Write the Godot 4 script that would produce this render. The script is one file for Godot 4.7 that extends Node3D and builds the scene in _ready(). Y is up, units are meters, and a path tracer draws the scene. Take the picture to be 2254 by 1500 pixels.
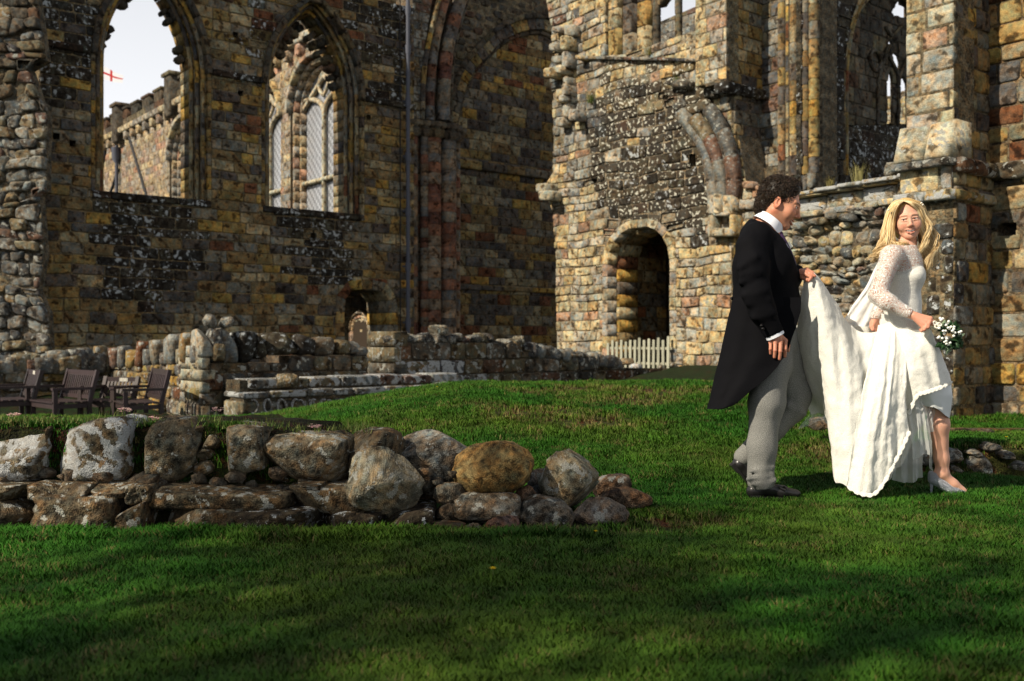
extends Node3D
# A wedding couple crossing the lawn of a ruined priory.

const CA := 0.7784
const SA := 0.6278
const EYE := Vector3(0, 0.86, 0)

var rng := RandomNumberGenerator.new()
var noise := FastNoiseLite.new()
var M := {}
var names := {}


class Wall:
	var o: Vector3
	var r: Vector3
	var n: Vector3
	func _init(origin: Vector3, right: Vector3) -> void:
		o = origin
		r = right.normalized()
		n = r.cross(Vector3.UP)
	# where the sight line of a photograph pixel meets this wall (z metres proud of it): along, height
	func at(px: float, py: float, z := 0.0) -> Vector2:
		var dir := Vector3((px - 1127.0) / 2187.5, (750.0 - py) / 2187.5, -1.0)
		var q := o + n * z - Vector3(0, 0.86, 0)
		var p := Vector3(0, 0.86, 0) + dir * (n.dot(q) / n.dot(dir))
		return Vector2((p - o).dot(r), p.y)
	func pt(s: float, h: float, z: float) -> Vector3:
		return o + r * s + Vector3.UP * h + n * z
	func shape(flat: Array, z := 0.0) -> PackedVector2Array:
		var out := PackedVector2Array()
		for i in range(0, flat.size(), 2):
			out.append(at(flat[i], flat[i + 1], z))
		return out
	func xf() -> Transform3D:
		return Transform3D(Basis(r, Vector3.UP, n), o)


class Acc:
	var v := PackedVector3Array()
	var nn := PackedVector3Array()
	var c := PackedColorArray()
	var ix := PackedInt32Array()
	var uv := PackedVector2Array()
	func quad(a: Vector3, b: Vector3, cc: Vector3, d: Vector3, col: Color) -> void:   # counter-clockwise from outside
		var k := (b - a).cross(cc - a).normalized()
		var i := v.size()
		v.append_array([a, b, cc, d])
		for j in 4:
			nn.append(k)
			c.append(col)
		ix.append_array([i, i + 2, i + 1, i, i + 3, i + 2])
	func tri(a: Vector3, b: Vector3, cc: Vector3, col: Color) -> void:
		var k := (b - a).cross(cc - a).normalized()
		var i := v.size()
		v.append_array([a, b, cc])
		for j in 3:
			nn.append(k)
			c.append(col)
		ix.append_array([i, i + 2, i + 1])
	func box(x: Transform3D, s: Vector3, col := Color.WHITE) -> void:
		var h := s * 0.5
		var p: Array[Vector3] = []
		for k in 8:
			p.append(x * Vector3(h.x if k & 1 else -h.x, h.y if k & 2 else -h.y, h.z if k & 4 else -h.z))
		quad(p[4], p[5], p[7], p[6], col)
		quad(p[1], p[0], p[2], p[3], col)
		quad(p[0], p[4], p[6], p[2], col)
		quad(p[5], p[1], p[3], p[7], col)
		quad(p[6], p[7], p[3], p[2], col)
		quad(p[0], p[1], p[5], p[4], col)
	# a tube through points, radius per point
	func tube(pts: Array, rad: Array, sides: int, col := Color.WHITE, flat := 1.0, cap := true) -> void:
		var base := v.size()
		var m := pts.size()
		var side := Vector3.ZERO
		for i in m:
			var t: Vector3 = (pts[mini(i + 1, m - 1)] - pts[maxi(i - 1, 0)]).normalized()
			if i == 0:
				side = t.cross(Vector3.UP if absf(t.y) < 0.9 else Vector3.RIGHT).normalized()
			else:
				side = (side - t * t.dot(side)).normalized()
			var w := t.cross(side)
			for k in sides:
				var a := TAU * k / sides
				var d := side * cos(a) + w * sin(a) * flat
				var q: Vector3 = pts[i]
				v.append(q + d * float(rad[i]))
				nn.append((side * cos(a) + w * sin(a) / maxf(flat, 0.05)).normalized())
				c.append(col)
		for i in m - 1:
			for k in sides:
				var a := base + i * sides + k
				var b := base + i * sides + (k + 1) % sides
				ix.append_array([a, a + sides, b, b, a + sides, b + sides])
		if cap:
			for e in [0, m - 1]:
				var i := v.size()
				var q: Vector3 = pts[e]
				var dir: Vector3 = (pts[0] - pts[1]) if e == 0 else (pts[m - 1] - pts[m - 2])
				v.append(q)
				nn.append(dir.normalized())
				c.append(col)
				for k in sides:
					var a: int = base + e * sides + k
					var b: int = base + e * sides + (k + 1) % sides
					if e == 0:
						ix.append_array([i, a, b])
					else:
						ix.append_array([i, b, a])
	func mesh(into: ArrayMesh = null, mat: Material = null) -> ArrayMesh:
		var m := into if into else ArrayMesh.new()
		if v.size() == 0:
			return m
		var a := []
		a.resize(Mesh.ARRAY_MAX)
		a[Mesh.ARRAY_VERTEX] = v
		a[Mesh.ARRAY_NORMAL] = nn
		if c.size() == v.size():
			a[Mesh.ARRAY_COLOR] = c
		if uv.size() == v.size():
			a[Mesh.ARRAY_TEX_UV] = uv
		a[Mesh.ARRAY_INDEX] = ix
		m.add_surface_from_arrays(Mesh.PRIMITIVE_TRIANGLES, a)
		if mat:
			m.surface_set_material(m.get_surface_count() - 1, mat)
		return m


func ab(a: float, b: float, h := 0.0) -> Vector3:
	return Vector3(CA * a - SA * b, h, -(SA * a + CA * b))


func uwall(b: float, a0: float) -> Wall:      # runs away to the right
	return Wall.new(ab(a0, b), Vector3(CA, 0, -SA))


func vwall(a: float, b0: float) -> Wall:      # runs away to the left
	return Wall.new(ab(a, b0), Vector3(SA, 0, CA))


func fwall(d: float, x0 := 0.0) -> Wall:      # faces the camera squarely
	return Wall.new(Vector3(x0, 0, -d), Vector3.RIGHT)


func pix(px: float, py: float, d: float) -> Vector3:
	return Vector3((px - 1127.0) / 2187.5 * d, 0.86 + (750.0 - py) / 2187.5 * d, -d)


func rnd(a: float, b: float) -> float:
	return rng.randf_range(a, b)


func numbered(called: String) -> String:
	var k: int = names.get(called, -1) + 1
	names[called] = k
	return called if k == 0 else "%s_%03d" % [called, k]


func thing(called: String, label: String, category: String, at := Transform3D(), group := "") -> Node3D:
	var o := Node3D.new()
	o.name = numbered(called)
	o.transform = at
	add_child(o)
	return mark(o, label, category, group)


func mark(o: Node3D, label: String, category: String, group := "") -> Node3D:
	o.set_meta("label", label)
	o.set_meta("category", category)
	if group:
		o.set_meta("group", group)
	return o


func part(parent: Node, called: String, mesh: Mesh, mat: Material = null, at := Transform3D(), label := "") -> MeshInstance3D:
	var o := MeshInstance3D.new()
	o.name = numbered(called) if parent == self else called
	o.mesh = mesh
	o.material_override = mat
	o.transform = at
	if label:
		o.set_meta("label", label)
	parent.add_child(o, true)
	return o


func single(called: String, label: String, category: String, mesh: Mesh, mat: Material, at := Transform3D(), group := "") -> MeshInstance3D:
	var o := part(self, called, mesh, mat, at)
	mark(o, label, category, group)
	return o


func at_pos(p: Vector3, turn := 0.0) -> Transform3D:
	return Transform3D(Basis(Vector3.UP, turn), p)


func lin(r: float, g: float, b: float) -> Color:
	return Color(r, g, b)


# Catmull-Rom through points, n samples per span
func smooth(p: Array, n: int) -> Array:
	var out := []
	var m := p.size()
	for i in m - 1:
		var a = p[maxi(i - 1, 0)]
		var b = p[i]
		var c = p[i + 1]
		var d = p[mini(i + 2, m - 1)]
		for k in n:
			var t := float(k) / n
			out.append(0.5 * (2.0 * b + (c - a) * t + (2.0 * a - 5.0 * b + 4.0 * c - d) * t * t + (3.0 * b - a - 3.0 * c + d) * t * t * t))
	out.append(p[m - 1])
	return out


func cm(p: Array, t: float) -> Variant:       # Catmull-Rom value at t in 0..1
	var m := p.size()
	var x := clampf(t, 0.0, 1.0) * (m - 1)
	var i := mini(int(x), m - 2)
	var f := x - i
	var a = p[maxi(i - 1, 0)]
	var b = p[i]
	var c = p[i + 1]
	var d = p[mini(i + 2, m - 1)]
	return 0.5 * (2.0 * b + (c - a) * f + (2.0 * a - 5.0 * b + 4.0 * c - d) * f * f + (3.0 * b - a - 3.0 * c + d) * f * f * f)


func _ready() -> void:
	rng.seed = 20240
	noise.seed = 5
	# camera: a 35 mm lens held level at a crouching man's eye height
	var cam := Camera3D.new()
	cam.name = "camera"
	cam.position = EYE
	cam.near = 0.1
	cam.far = 900.0
	var lens := CameraAttributesPhysical.new()
	lens.frustum_focal_length = 35.0
	lens.frustum_near = 0.1
	lens.frustum_far = 900.0
	lens.frustum_focus_distance = 5.5
	lens.exposure_aperture = 3.2
	cam.attributes = lens
	cam.fov = 37.85
	add_child(cam)
	cam.current = true
	# bright broken cloud, darker overhead
	var env := Environment.new()
	var sky := Sky.new()
	var sm := ProceduralSkyMaterial.new()
	sm.sky_top_color = Color(0.2, 0.25, 0.34)
	sm.sky_horizon_color = Color(0.955, 0.96, 0.97)
	sm.sky_curve = 0.5
	sm.ground_bottom_color = Color(0.12, 0.14, 0.08)
	sm.ground_horizon_color = Color(0.45, 0.47, 0.45)
	sm.sun_angle_max = 1.0
	sky.sky_material = sm
	env.background_mode = Environment.BG_SKY
	env.sky = sky
	env.background_energy_multiplier = 1.0
	env.tonemap_mode = Environment.TONE_MAPPER_LINEAR
	env.tonemap_exposure = 1.4
	env.sdfgi_enabled = true
	env.ssao_enabled = true
	env.ssil_enabled = true
	var we := WorldEnvironment.new()
	we.name = "environment"
	we.environment = env
	add_child(we)
	var sun := DirectionalLight3D.new()
	sun.name = "sun"
	sun.light_color = Color(1.0, 0.95, 0.87)
	sun.light_energy = 1.6
	sun.light_angular_distance = 0.5
	sun.shadow_enabled = true
	var to := Vector3(-0.85, 0.0, 0.53).normalized() * cos(deg_to_rad(38.0)) + Vector3.UP * sin(deg_to_rad(38.0))
	add_child(sun)
	sun.look_at_from_position(to * 50.0, Vector3.ZERO, Vector3.UP)
	make_materials()
	build_ground()
	build_priory()
	build_ruins()
	build_low_wall()
	build_furniture()
	build_people()
	build_grass()


func gray(n: FastNoiseLite, size: int, seed_: int, freq: float, kind := FastNoiseLite.TYPE_SIMPLEX_SMOOTH, oct := 4) -> PackedByteArray:
	n.noise_type = kind
	n.seed = seed_
	n.frequency = freq
	n.fractal_octaves = oct
	n.fractal_type = FastNoiseLite.FRACTAL_FBM if oct > 1 else FastNoiseLite.FRACTAL_NONE
	var im := n.get_seamless_image(size, size, false, false, 0.12, true)
	im.convert(Image.FORMAT_L8)
	return im.get_data()


func tex(size: int, data: PackedByteArray, fmt := Image.FORMAT_RGBA8) -> ImageTexture:
	return ImageTexture.create_from_image(Image.create_from_data(size, size, false, fmt, data))


func ss(a: float, b: float, x: float) -> float:
	return smoothstep(a, b, x)


func base_mat(called: String, rough := 0.95) -> StandardMaterial3D:
	var m := StandardMaterial3D.new()
	m.resource_name = called
	m.roughness = rough
	m.metallic_specular = 0.3
	M[called] = m
	return m


func tri_mat(called: String, albedo: Texture2D, height: Texture2D, relief: float, scale: float, rough := 0.95) -> StandardMaterial3D:
	var m := base_mat(called, rough)
	m.albedo_texture = albedo
	m.vertex_color_use_as_albedo = true
	m.uv1_triplanar = true
	m.uv1_world_triplanar = not called.begins_with("stone")
	m.uv1_triplanar_sharpness = 5.0
	m.uv1_scale = Vector3.ONE * scale
	if height:
		m.heightmap_enabled = true
		m.heightmap_texture = height
		m.heightmap_scale = relief
	return m


func plain(called: String, col: Color, rough := 0.8) -> StandardMaterial3D:      # col: real-world base colour
	var m := base_mat(called, rough)
	m.albedo_color = col.linear_to_srgb()
	return m


func lichen_over(m: StandardMaterial3D, over: Texture2D) -> void:
	m.detail_enabled = true
	m.detail_albedo = over
	m.detail_uv_layer = BaseMaterial3D.DETAIL_UV_1


func make_materials() -> void:
	var n := FastNoiseLite.new()
	var S := 512
	var N := S * S
	var a := gray(n, S, 11, 0.008, FastNoiseLite.TYPE_SIMPLEX_SMOOTH, 5)
	var b := gray(n, S, 12, 0.045, FastNoiseLite.TYPE_SIMPLEX_SMOOTH, 4)
	var f := gray(n, S, 13, 0.2, FastNoiseLite.TYPE_SIMPLEX, 2)
	var g := gray(n, S, 14, 0.014, FastNoiseLite.TYPE_SIMPLEX_SMOOTH, 5)
	var w := gray(n, S, 15, 0.03, FastNoiseLite.TYPE_SIMPLEX_SMOOTH, 3)
	var stone := PackedByteArray()
	stone.resize(N * 4)
	var rock := PackedByteArray()
	rock.resize(N * 4)
	var hgt := PackedByteArray()
	hgt.resize(N)
	var spot := PackedByteArray()    # pale lichen blotches
	spot.resize(N * 4)
	var crust := PackedByteArray()   # black algae with pale patches
	crust.resize(N * 4)
	var heavy := PackedByteArray()   # thick grey lichen
	heavy.resize(N * 4)
	var few := PackedByteArray()
	few.resize(N * 4)
	# lichen fields, cut by coverage
	var blot := gray(n, S, 21, 0.022, FastNoiseLite.TYPE_SIMPLEX_SMOOTH, 4)
	var dots := gray(n, S, 22, 0.042, FastNoiseLite.TYPE_SIMPLEX_SMOOTH, 2)
	var field := func(i: int, p: float, q: float, r: float, s: float) -> float:
		return (p * blot[i] + q * dots[i] + r * f[i] + s * a[i]) / 255.0
	var cover := func(p: float, q: float, r: float, s: float, share: float) -> float:
		var list := PackedFloat32Array()
		for i in range(0, N, 37):
			list.append(field.call(i, p, q, r, s))
		list.sort()
		return list[int(list.size() * (1.0 - share))]
	var th_spot: float = cover.call(0.2, 0.75, 0.05, 0.15, 0.13)
	var th_crust: float = cover.call(0.45, 0.4, 0.15, 0.3, 0.12)
	var th_heavy: float = cover.call(0.5, 0.3, 0.12, 0.6, 0.5)
	var th_few: float = cover.call(0.5, 0.45, 0.12, 0.4, 0.12)
	for i in N:
		var x := a[i] / 255.0
		var y := b[i] / 255.0
		var z := f[i] / 255.0
		var u := g[i] / 255.0
		var v := w[i] / 255.0
		var lum := 0.68 + 0.38 * (x - 0.5) + 0.26 * (y - 0.5) + 0.26 * (z - 0.5)
		lum *= 1.0 - 0.5 * ss(0.6, 0.8, u)          # dark weather stains
		var warm := 0.25 * (v - 0.5) + 0.2 * (u - 0.5)
		var j := i * 4
		stone[j] = clampi(int(255 * (1.12 * lum * (1.0 + warm))), 8, 255)
		stone[j + 1] = clampi(int(255 * 1.12 * lum), 8, 255)
		stone[j + 2] = clampi(int(255 * (1.12 * lum * (1.0 - warm))), 8, 255)
		stone[j + 3] = 255
		var pit := ss(0.28, 0.42, y)
		var l2 := (0.64 + 0.6 * (x - 0.5) + 0.45 * (y - 0.5) + 0.4 * (z - 0.5)) * (0.75 + 0.25 * pit)
		rock[j] = clampi(int(255 * l2 * (1.0 + warm)), 6, 255)
		rock[j + 1] = clampi(int(255 * l2), 6, 255)
		rock[j + 2] = clampi(int(255 * l2 * (1.0 - warm)), 6, 255)
		rock[j + 3] = 255
		hgt[i] = clampi(int(255 * (0.5 + 0.5 * (y - 0.5) + 0.3 * (z - 0.5) + 0.5 * (x - 0.5))), 0, 255)
		# spots
		var sp := ss(th_spot - 0.025, th_spot + 0.03, (0.2 * blot[i] + 0.75 * dots[i] + 0.05 * f[i] + 0.15 * a[i]) / 255.0)
		var dk := clampf(0.5 + 1.2 * (x - 0.38), 0.0, 0.9)
		var t := 0.55 + 0.4 * z
		if sp > 0.02:
			spot[j] = int(255 * (0.66 * t + 0.18))
			spot[j + 1] = int(255 * (0.65 * t + 0.18))
			spot[j + 2] = int(255 * (0.60 * t + 0.16))
			spot[j + 3] = int(255 * sp)
		else:
			spot[j] = 46
			spot[j + 1] = 40
			spot[j + 2] = 33
			spot[j + 3] = int(255 * dk)
		var cp := ss(th_crust - 0.01, th_crust + 0.025, (0.45 * blot[i] + 0.4 * dots[i] + 0.15 * f[i] + 0.3 * a[i]) / 255.0)
		if cp > 0.02:
			crust[j] = int(255 * (0.55 * t + 0.2))
			crust[j + 1] = int(255 * (0.57 * t + 0.2))
			crust[j + 2] = int(255 * (0.57 * t + 0.2))
			crust[j + 3] = int(255 * cp)
		else:
			crust[j] = 26
			crust[j + 1] = 22
			crust[j + 2] = 17
			crust[j + 3] = int(255 * clampf(0.55 + 1.4 * (v - 0.4), 0.0, 0.93))
		var hv := ss(th_heavy - 0.015, th_heavy + 0.02, (0.5 * blot[i] + 0.3 * dots[i] + 0.12 * f[i] + 0.6 * a[i]) / 255.0)
		heavy[j] = int(255 * (0.50 * t + 0.22))
		heavy[j + 1] = int(255 * (0.51 * t + 0.22))
		heavy[j + 2] = int(255 * (0.50 * t + 0.22))
		heavy[j + 3] = int(255 * hv)
		var fw := ss(th_few - 0.01, th_few + 0.02, (0.5 * blot[i] + 0.45 * dots[i] + 0.12 * f[i] + 0.4 * a[i]) / 255.0)
		few[j] = int(255 * (0.50 * t + 0.16))
		few[j + 1] = int(255 * (0.50 * t + 0.16))
		few[j + 2] = int(255 * (0.47 * t + 0.15))
		few[j + 3] = int(255 * fw)
	var t_stone := tex(S, stone)
	var t_rock := tex(S, rock)
	var t_h := tex(S, hgt, Image.FORMAT_L8)
	var t_spot := tex(S, spot)
	var t_crust := tex(S, crust)
	var t_heavy := tex(S, heavy)
	var t_few := tex(S, few)
	tri_mat("stone", t_stone, t_h, 1.8, 0.5)
	tri_mat("mortar", t_rock, t_h, 3.0, 0.9)
	lichen_over(tri_mat("stone_spots", t_stone, t_h, 2.0, 0.36), t_spot)
	lichen_over(tri_mat("stone_crust", t_stone, t_h, 2.0, 0.4), t_crust)
	lichen_over(tri_mat("stone_few", t_stone, t_h, 2.0, 0.45), t_few)
	lichen_over(tri_mat("stone_heavy", t_stone, t_h, 2.0, 0.6), t_heavy)
	tri_mat("rock", t_rock, t_h, 1.5, 1.0)
	lichen_over(tri_mat("rock_few", t_rock, t_h, 1.5, 0.95), t_few)
	lichen_over(tri_mat("rock_heavy", t_rock, t_h, 1.4, 1.1), t_heavy)
	lichen_over(tri_mat("rock_crust", t_rock, t_h, 1.5, 1.0), t_crust)
	# ground
	var soil := PackedByteArray()
	soil.resize(N * 4)
	for i in N:
		var x := a[i] / 255.0
		var y := b[i] / 255.0
		var z := f[i] / 255.0
		var l := 0.55 + 0.5 * (y - 0.5) + 0.6 * (z - 0.5)
		var br := ss(0.55, 0.7, x + 0.3 * (y - 0.5))
		var j := i * 4
		soil[j] = clampi(int(255 * l * (0.75 + 0.25 * br)), 5, 255)
		soil[j + 1] = clampi(int(255 * l * (0.95 - 0.2 * br)), 5, 255)
		soil[j + 2] = clampi(int(255 * l * 0.6), 5, 255)
		soil[j + 3] = 255
	tri_mat("soil", tex(S, soil), t_h, 4.0, 0.8, 1.0)
	tri_mat("moss", tex(S, soil), t_h, 5.0, 2.5, 1.0)
	var gr := base_mat("grass", 0.7)
	gr.vertex_color_use_as_albedo = true
	gr.backlight_enabled = true
	gr.backlight = Color(0.35, 0.35, 0.35)
	var lf := base_mat("leaf", 0.6)
	lf.vertex_color_use_as_albedo = true
	lf.backlight_enabled = true
	lf.backlight = Color(0.3, 0.3, 0.3)
	# wood: fine grain along y
	var wood := PackedByteArray()
	wood.resize(N * 4)
	for yy in S:
		for xx in S:
			var i := yy * S + xx
			var gx := b[(yy / 8) * S + (xx * 3) % S] / 255.0
			var l := 0.8 + 0.35 * (gx - 0.5) + 0.25 * (f[i] / 255.0 - 0.5)
			var j := i * 4
			wood[j] = clampi(int(255 * l), 0, 255)
			wood[j + 1] = wood[j]
			wood[j + 2] = wood[j]
			wood[j + 3] = 255
	var wd := tri_mat("wood", tex(S, wood), null, 0.0, 1.0, 0.55)
	wd.vertex_color_use_as_albedo = true
	wd.metallic_specular = 0.4
	var pk := tri_mat("picket", M["wood"].albedo_texture, null, 0.0, 1.0, 0.85)
	pk.metallic_specular = 0.3
	plain("iron", Color(0.075, 0.08, 0.10), 0.45)
	plain("lead", Color(0.02, 0.02, 0.022), 0.6)
	plain("dark_oak", Color(0.03, 0.02, 0.012), 0.8)
	# leaded glass: pale panes in a dark net
	var gl := Image.create(128, 128, false, Image.FORMAT_RGB8)
	for yy in 128:
		for xx in 128:
			var u := (xx + yy) % 16
			var v := (xx - yy + 512) % 16
			var l := 0.55 + 0.15 * sin((xx / 16) * 2.3 + (yy / 16) * 4.1)
			var col := Color(l * 0.95, l * 0.97, l)
			if u < 2 or v < 2:
				col = Color(0.42, 0.43, 0.45)
			gl.set_pixel(xx, yy, col)
	var lg := base_mat("leaded_glass", 0.25)
	lg.albedo_texture = ImageTexture.create_from_image(gl)
	lg.uv1_triplanar = true
	lg.uv1_scale = Vector3.ONE * 1.1
	lg.metallic_specular = 0.6


const PALETTES := {
	"warm": [[0.39, 0.26, 0.095, 4], [0.30, 0.2, 0.09, 4], [0.28, 0.235, 0.165, 4], [0.17, 0.14, 0.11, 4], [0.25, 0.105, 0.05, 1], [0.46, 0.36, 0.2, 4], [0.5, 0.31, 0.08, 2], [0.13, 0.105, 0.085, 2]],
	"grey": [[0.25, 0.23, 0.19, 4], [0.18, 0.165, 0.14, 4], [0.32, 0.29, 0.23, 3], [0.28, 0.22, 0.13, 3], [0.12, 0.11, 0.1, 2], [0.22, 0.13, 0.09, 1]],
	"pale": [[0.62, 0.49, 0.27, 5], [0.55, 0.46, 0.30, 4], [0.49, 0.43, 0.32, 3], [0.6, 0.43, 0.2, 2], [0.42, 0.36, 0.28, 2], [0.48, 0.3, 0.19, 1]],
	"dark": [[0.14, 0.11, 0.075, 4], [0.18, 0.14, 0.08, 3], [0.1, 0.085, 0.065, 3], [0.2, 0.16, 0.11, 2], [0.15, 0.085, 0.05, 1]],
	"church": [[0.50, 0.38, 0.24, 4], [0.44, 0.35, 0.25, 4], [0.55, 0.42, 0.24, 3], [0.40, 0.28, 0.2, 2], [0.36, 0.32, 0.26, 2], [0.5, 0.3, 0.2, 1]],
	"pier": [[0.3, 0.24, 0.17, 4], [0.22, 0.19, 0.16, 3], [0.3, 0.14, 0.085, 4], [0.2, 0.09, 0.06, 2], [0.36, 0.25, 0.16, 3]],
}


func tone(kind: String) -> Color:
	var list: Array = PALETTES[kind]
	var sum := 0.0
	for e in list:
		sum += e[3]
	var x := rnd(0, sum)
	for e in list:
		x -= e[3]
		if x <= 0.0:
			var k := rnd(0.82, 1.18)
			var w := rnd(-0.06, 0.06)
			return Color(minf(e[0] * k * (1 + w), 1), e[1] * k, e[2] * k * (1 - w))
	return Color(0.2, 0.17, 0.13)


func area(p: PackedVector2Array) -> float:
	var s := 0.0
	for i in p.size():
		s += p[i].cross(p[(i + 1) % p.size()])
	return s * 0.5


func bounds(p: PackedVector2Array) -> Rect2:
	var r := Rect2(p[0], Vector2.ZERO)
	for q in p:
		r = r.expand(q)
	return r


func rect_poly(x0: float, y0: float, x1: float, y1: float) -> PackedVector2Array:
	return PackedVector2Array([Vector2(x0, y0), Vector2(x1, y0), Vector2(x1, y1), Vector2(x0, y1)])


# p within region, less holes; a piece that would keep a hole inside is split through it
func cut(p: PackedVector2Array, region: PackedVector2Array, holes: Array, deep := 0) -> Array:
	var todo: Array = [p]
	if region.size():
		todo = Geometry2D.intersect_polygons(p, region)
	for h in holes:
		var hb := bounds(h)
		var next := []
		for q in todo:
			if not hb.intersects(bounds(q)):
				next.append(q)
				continue
			var res := Geometry2D.clip_polygons(q, h)
			var ring := false
			for x in res:
				if Geometry2D.is_polygon_clockwise(x):
					ring = true
			if ring and deep < 3:
				var b := bounds(q)
				var c := hb.get_center().x
				for half in [rect_poly(b.position.x, b.position.y, c, b.end.y), rect_poly(c, b.position.y, b.end.x, b.end.y)]:
					for y in Geometry2D.intersect_polygons(q, half):
						next.append_array(cut(y, PackedVector2Array(), [h], deep + 1))
			else:
				for x in res:
					if not Geometry2D.is_polygon_clockwise(x):
						next.append(x)
		todo = next
	return todo


func soften(p: PackedVector2Array, k: float) -> PackedVector2Array:
	var out := PackedVector2Array()
	var n := p.size()
	if n > 7:
		return p
	for i in n:
		var a := p[(i + n - 1) % n]
		var b := p[i]
		var c := p[(i + 1) % n]
		var la := minf(k * rnd(0.5, 1.3), a.distance_to(b) * 0.4)
		var lc := minf(k * rnd(0.5, 1.3), c.distance_to(b) * 0.4)
		out.append(b + (a - b).normalized() * la)
		out.append(b + (c - b).normalized() * lc)
	return out


# one dressed stone: outline p (around its own centre), from z back to z front, edges rounded
func stone_into(acc: Acc, p: PackedVector2Array, zb: float, zf: float, ch: float, bulge: float, tilt: Vector2, col: Color, off := Vector3.ZERO) -> void:
	if area(p) < 0.0:
		p = p.duplicate()
		p.reverse()
	var n := p.size()
	var bb := bounds(p).size
	ch = minf(ch, 0.22 * minf(bb.x, bb.y))
	var base := acc.v.size()
	var ring2 := PackedVector2Array()
	var convex := true
	for i in n:
		var a := p[(i + n - 1) % n]
		var b := p[i]
		var c := p[(i + 1) % n]
		var e1 := (b - a).normalized()
		var e2 := (c - b).normalized()
		if e1.cross(e2) < -0.01:
			convex = false
		var o := Vector2(e1.y + e2.y, -e1.x - e2.x).normalized()
		if o == Vector2.ZERO:
			o = Vector2(e1.y, -e1.x)
		var q := b - o * ch * 1.1
		ring2.append(q)
		var dz := tilt.dot(b) if tilt != Vector2.ZERO else 0.0
		acc.v.append(Vector3(b.x, b.y, zb) + off)
		acc.v.append(Vector3(b.x, b.y, zf - ch + dz) + off)
		acc.v.append(Vector3(q.x, q.y, zf + dz) + off)
		acc.nn.append(Vector3(o.x, o.y, 0))
		acc.nn.append(Vector3(o.x * 0.85, o.y * 0.85, 0.53))
		acc.nn.append(Vector3(o.x * 0.12 - tilt.x, o.y * 0.12 - tilt.y, 1.0).normalized())
		for k in 3:
			acc.c.append(col)
	for i in n:
		var j := (i + 1) % n
		for k in 2:
			var b0 := base + i * 3 + k
			var b1 := base + j * 3 + k
			acc.ix.append_array([b0, b1 + 1, b1, b0, b0 + 1, b1 + 1])
	if convex:
		var m := acc.v.size()
		var cc := Vector2.ZERO
		for q in ring2:
			cc += q
		cc /= n
		acc.v.append(Vector3(cc.x, cc.y, zf + bulge + tilt.dot(cc)) + off)
		acc.nn.append(Vector3(-tilt.x, -tilt.y, 1).normalized())
		acc.c.append(col)
		for i in n:
			acc.ix.append_array([m, base + ((i + 1) % n) * 3 + 2, base + i * 3 + 2])
	else:
		var t := Geometry2D.triangulate_polygon(ring2)
		for i in range(0, t.size(), 3):
			var x := base + t[i] * 3 + 2
			var y := base + t[i + 1] * 3 + 2
			var z := base + t[i + 2] * 3 + 2
			if (ring2[t[i + 1]] - ring2[t[i]]).cross(ring2[t[i + 2]] - ring2[t[i]]) > 0:
				acc.ix.append_array([x, z, y])
			else:
				acc.ix.append_array([x, y, z])


func spec(specs: Array, p: PackedVector2Array, zb: float, zf: float, col: Color, mat: String, called := "stone", ch := 0.03, bulge := 0.02, tilt := Vector2.ZERO) -> void:
	if p.size() < 3 or absf(area(p)) < 0.0015:
		return
	specs.append({"p": p, "b": zb, "f": zf, "c": col, "m": mat, "n": called, "ch": ch, "bu": bulge, "t": tilt})


# flat-sided solid between zb and zf over a list of outlines, all in one mesh
func slab(polys: Array, zb: float, zf: float, col: Color) -> Acc:
	var acc := Acc.new()
	for q in polys:
		var p: PackedVector2Array = q
		if area(p) < 0.0:
			p = p.duplicate()
			p.reverse()
		var t := Geometry2D.triangulate_polygon(p)
		for i in range(0, t.size(), 3):
			var x := p[t[i]]
			var y := p[t[i + 1]]
			var z := p[t[i + 2]]
			if (y - x).cross(z - x) < 0:
				var w := y
				y = z
				z = w
			acc.tri(Vector3(x.x, x.y, zf), Vector3(y.x, y.y, zf), Vector3(z.x, z.y, zf), col)
			acc.tri(Vector3(x.x, x.y, zb), Vector3(z.x, z.y, zb), Vector3(y.x, y.y, zb), col)
		for i in p.size():
			var e := p[i]
			var f := p[(i + 1) % p.size()]
			acc.quad(Vector3(e.x, e.y, zb), Vector3(f.x, f.y, zb), Vector3(f.x, f.y, zf), Vector3(e.x, e.y, zf), col)
	return acc


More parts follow.
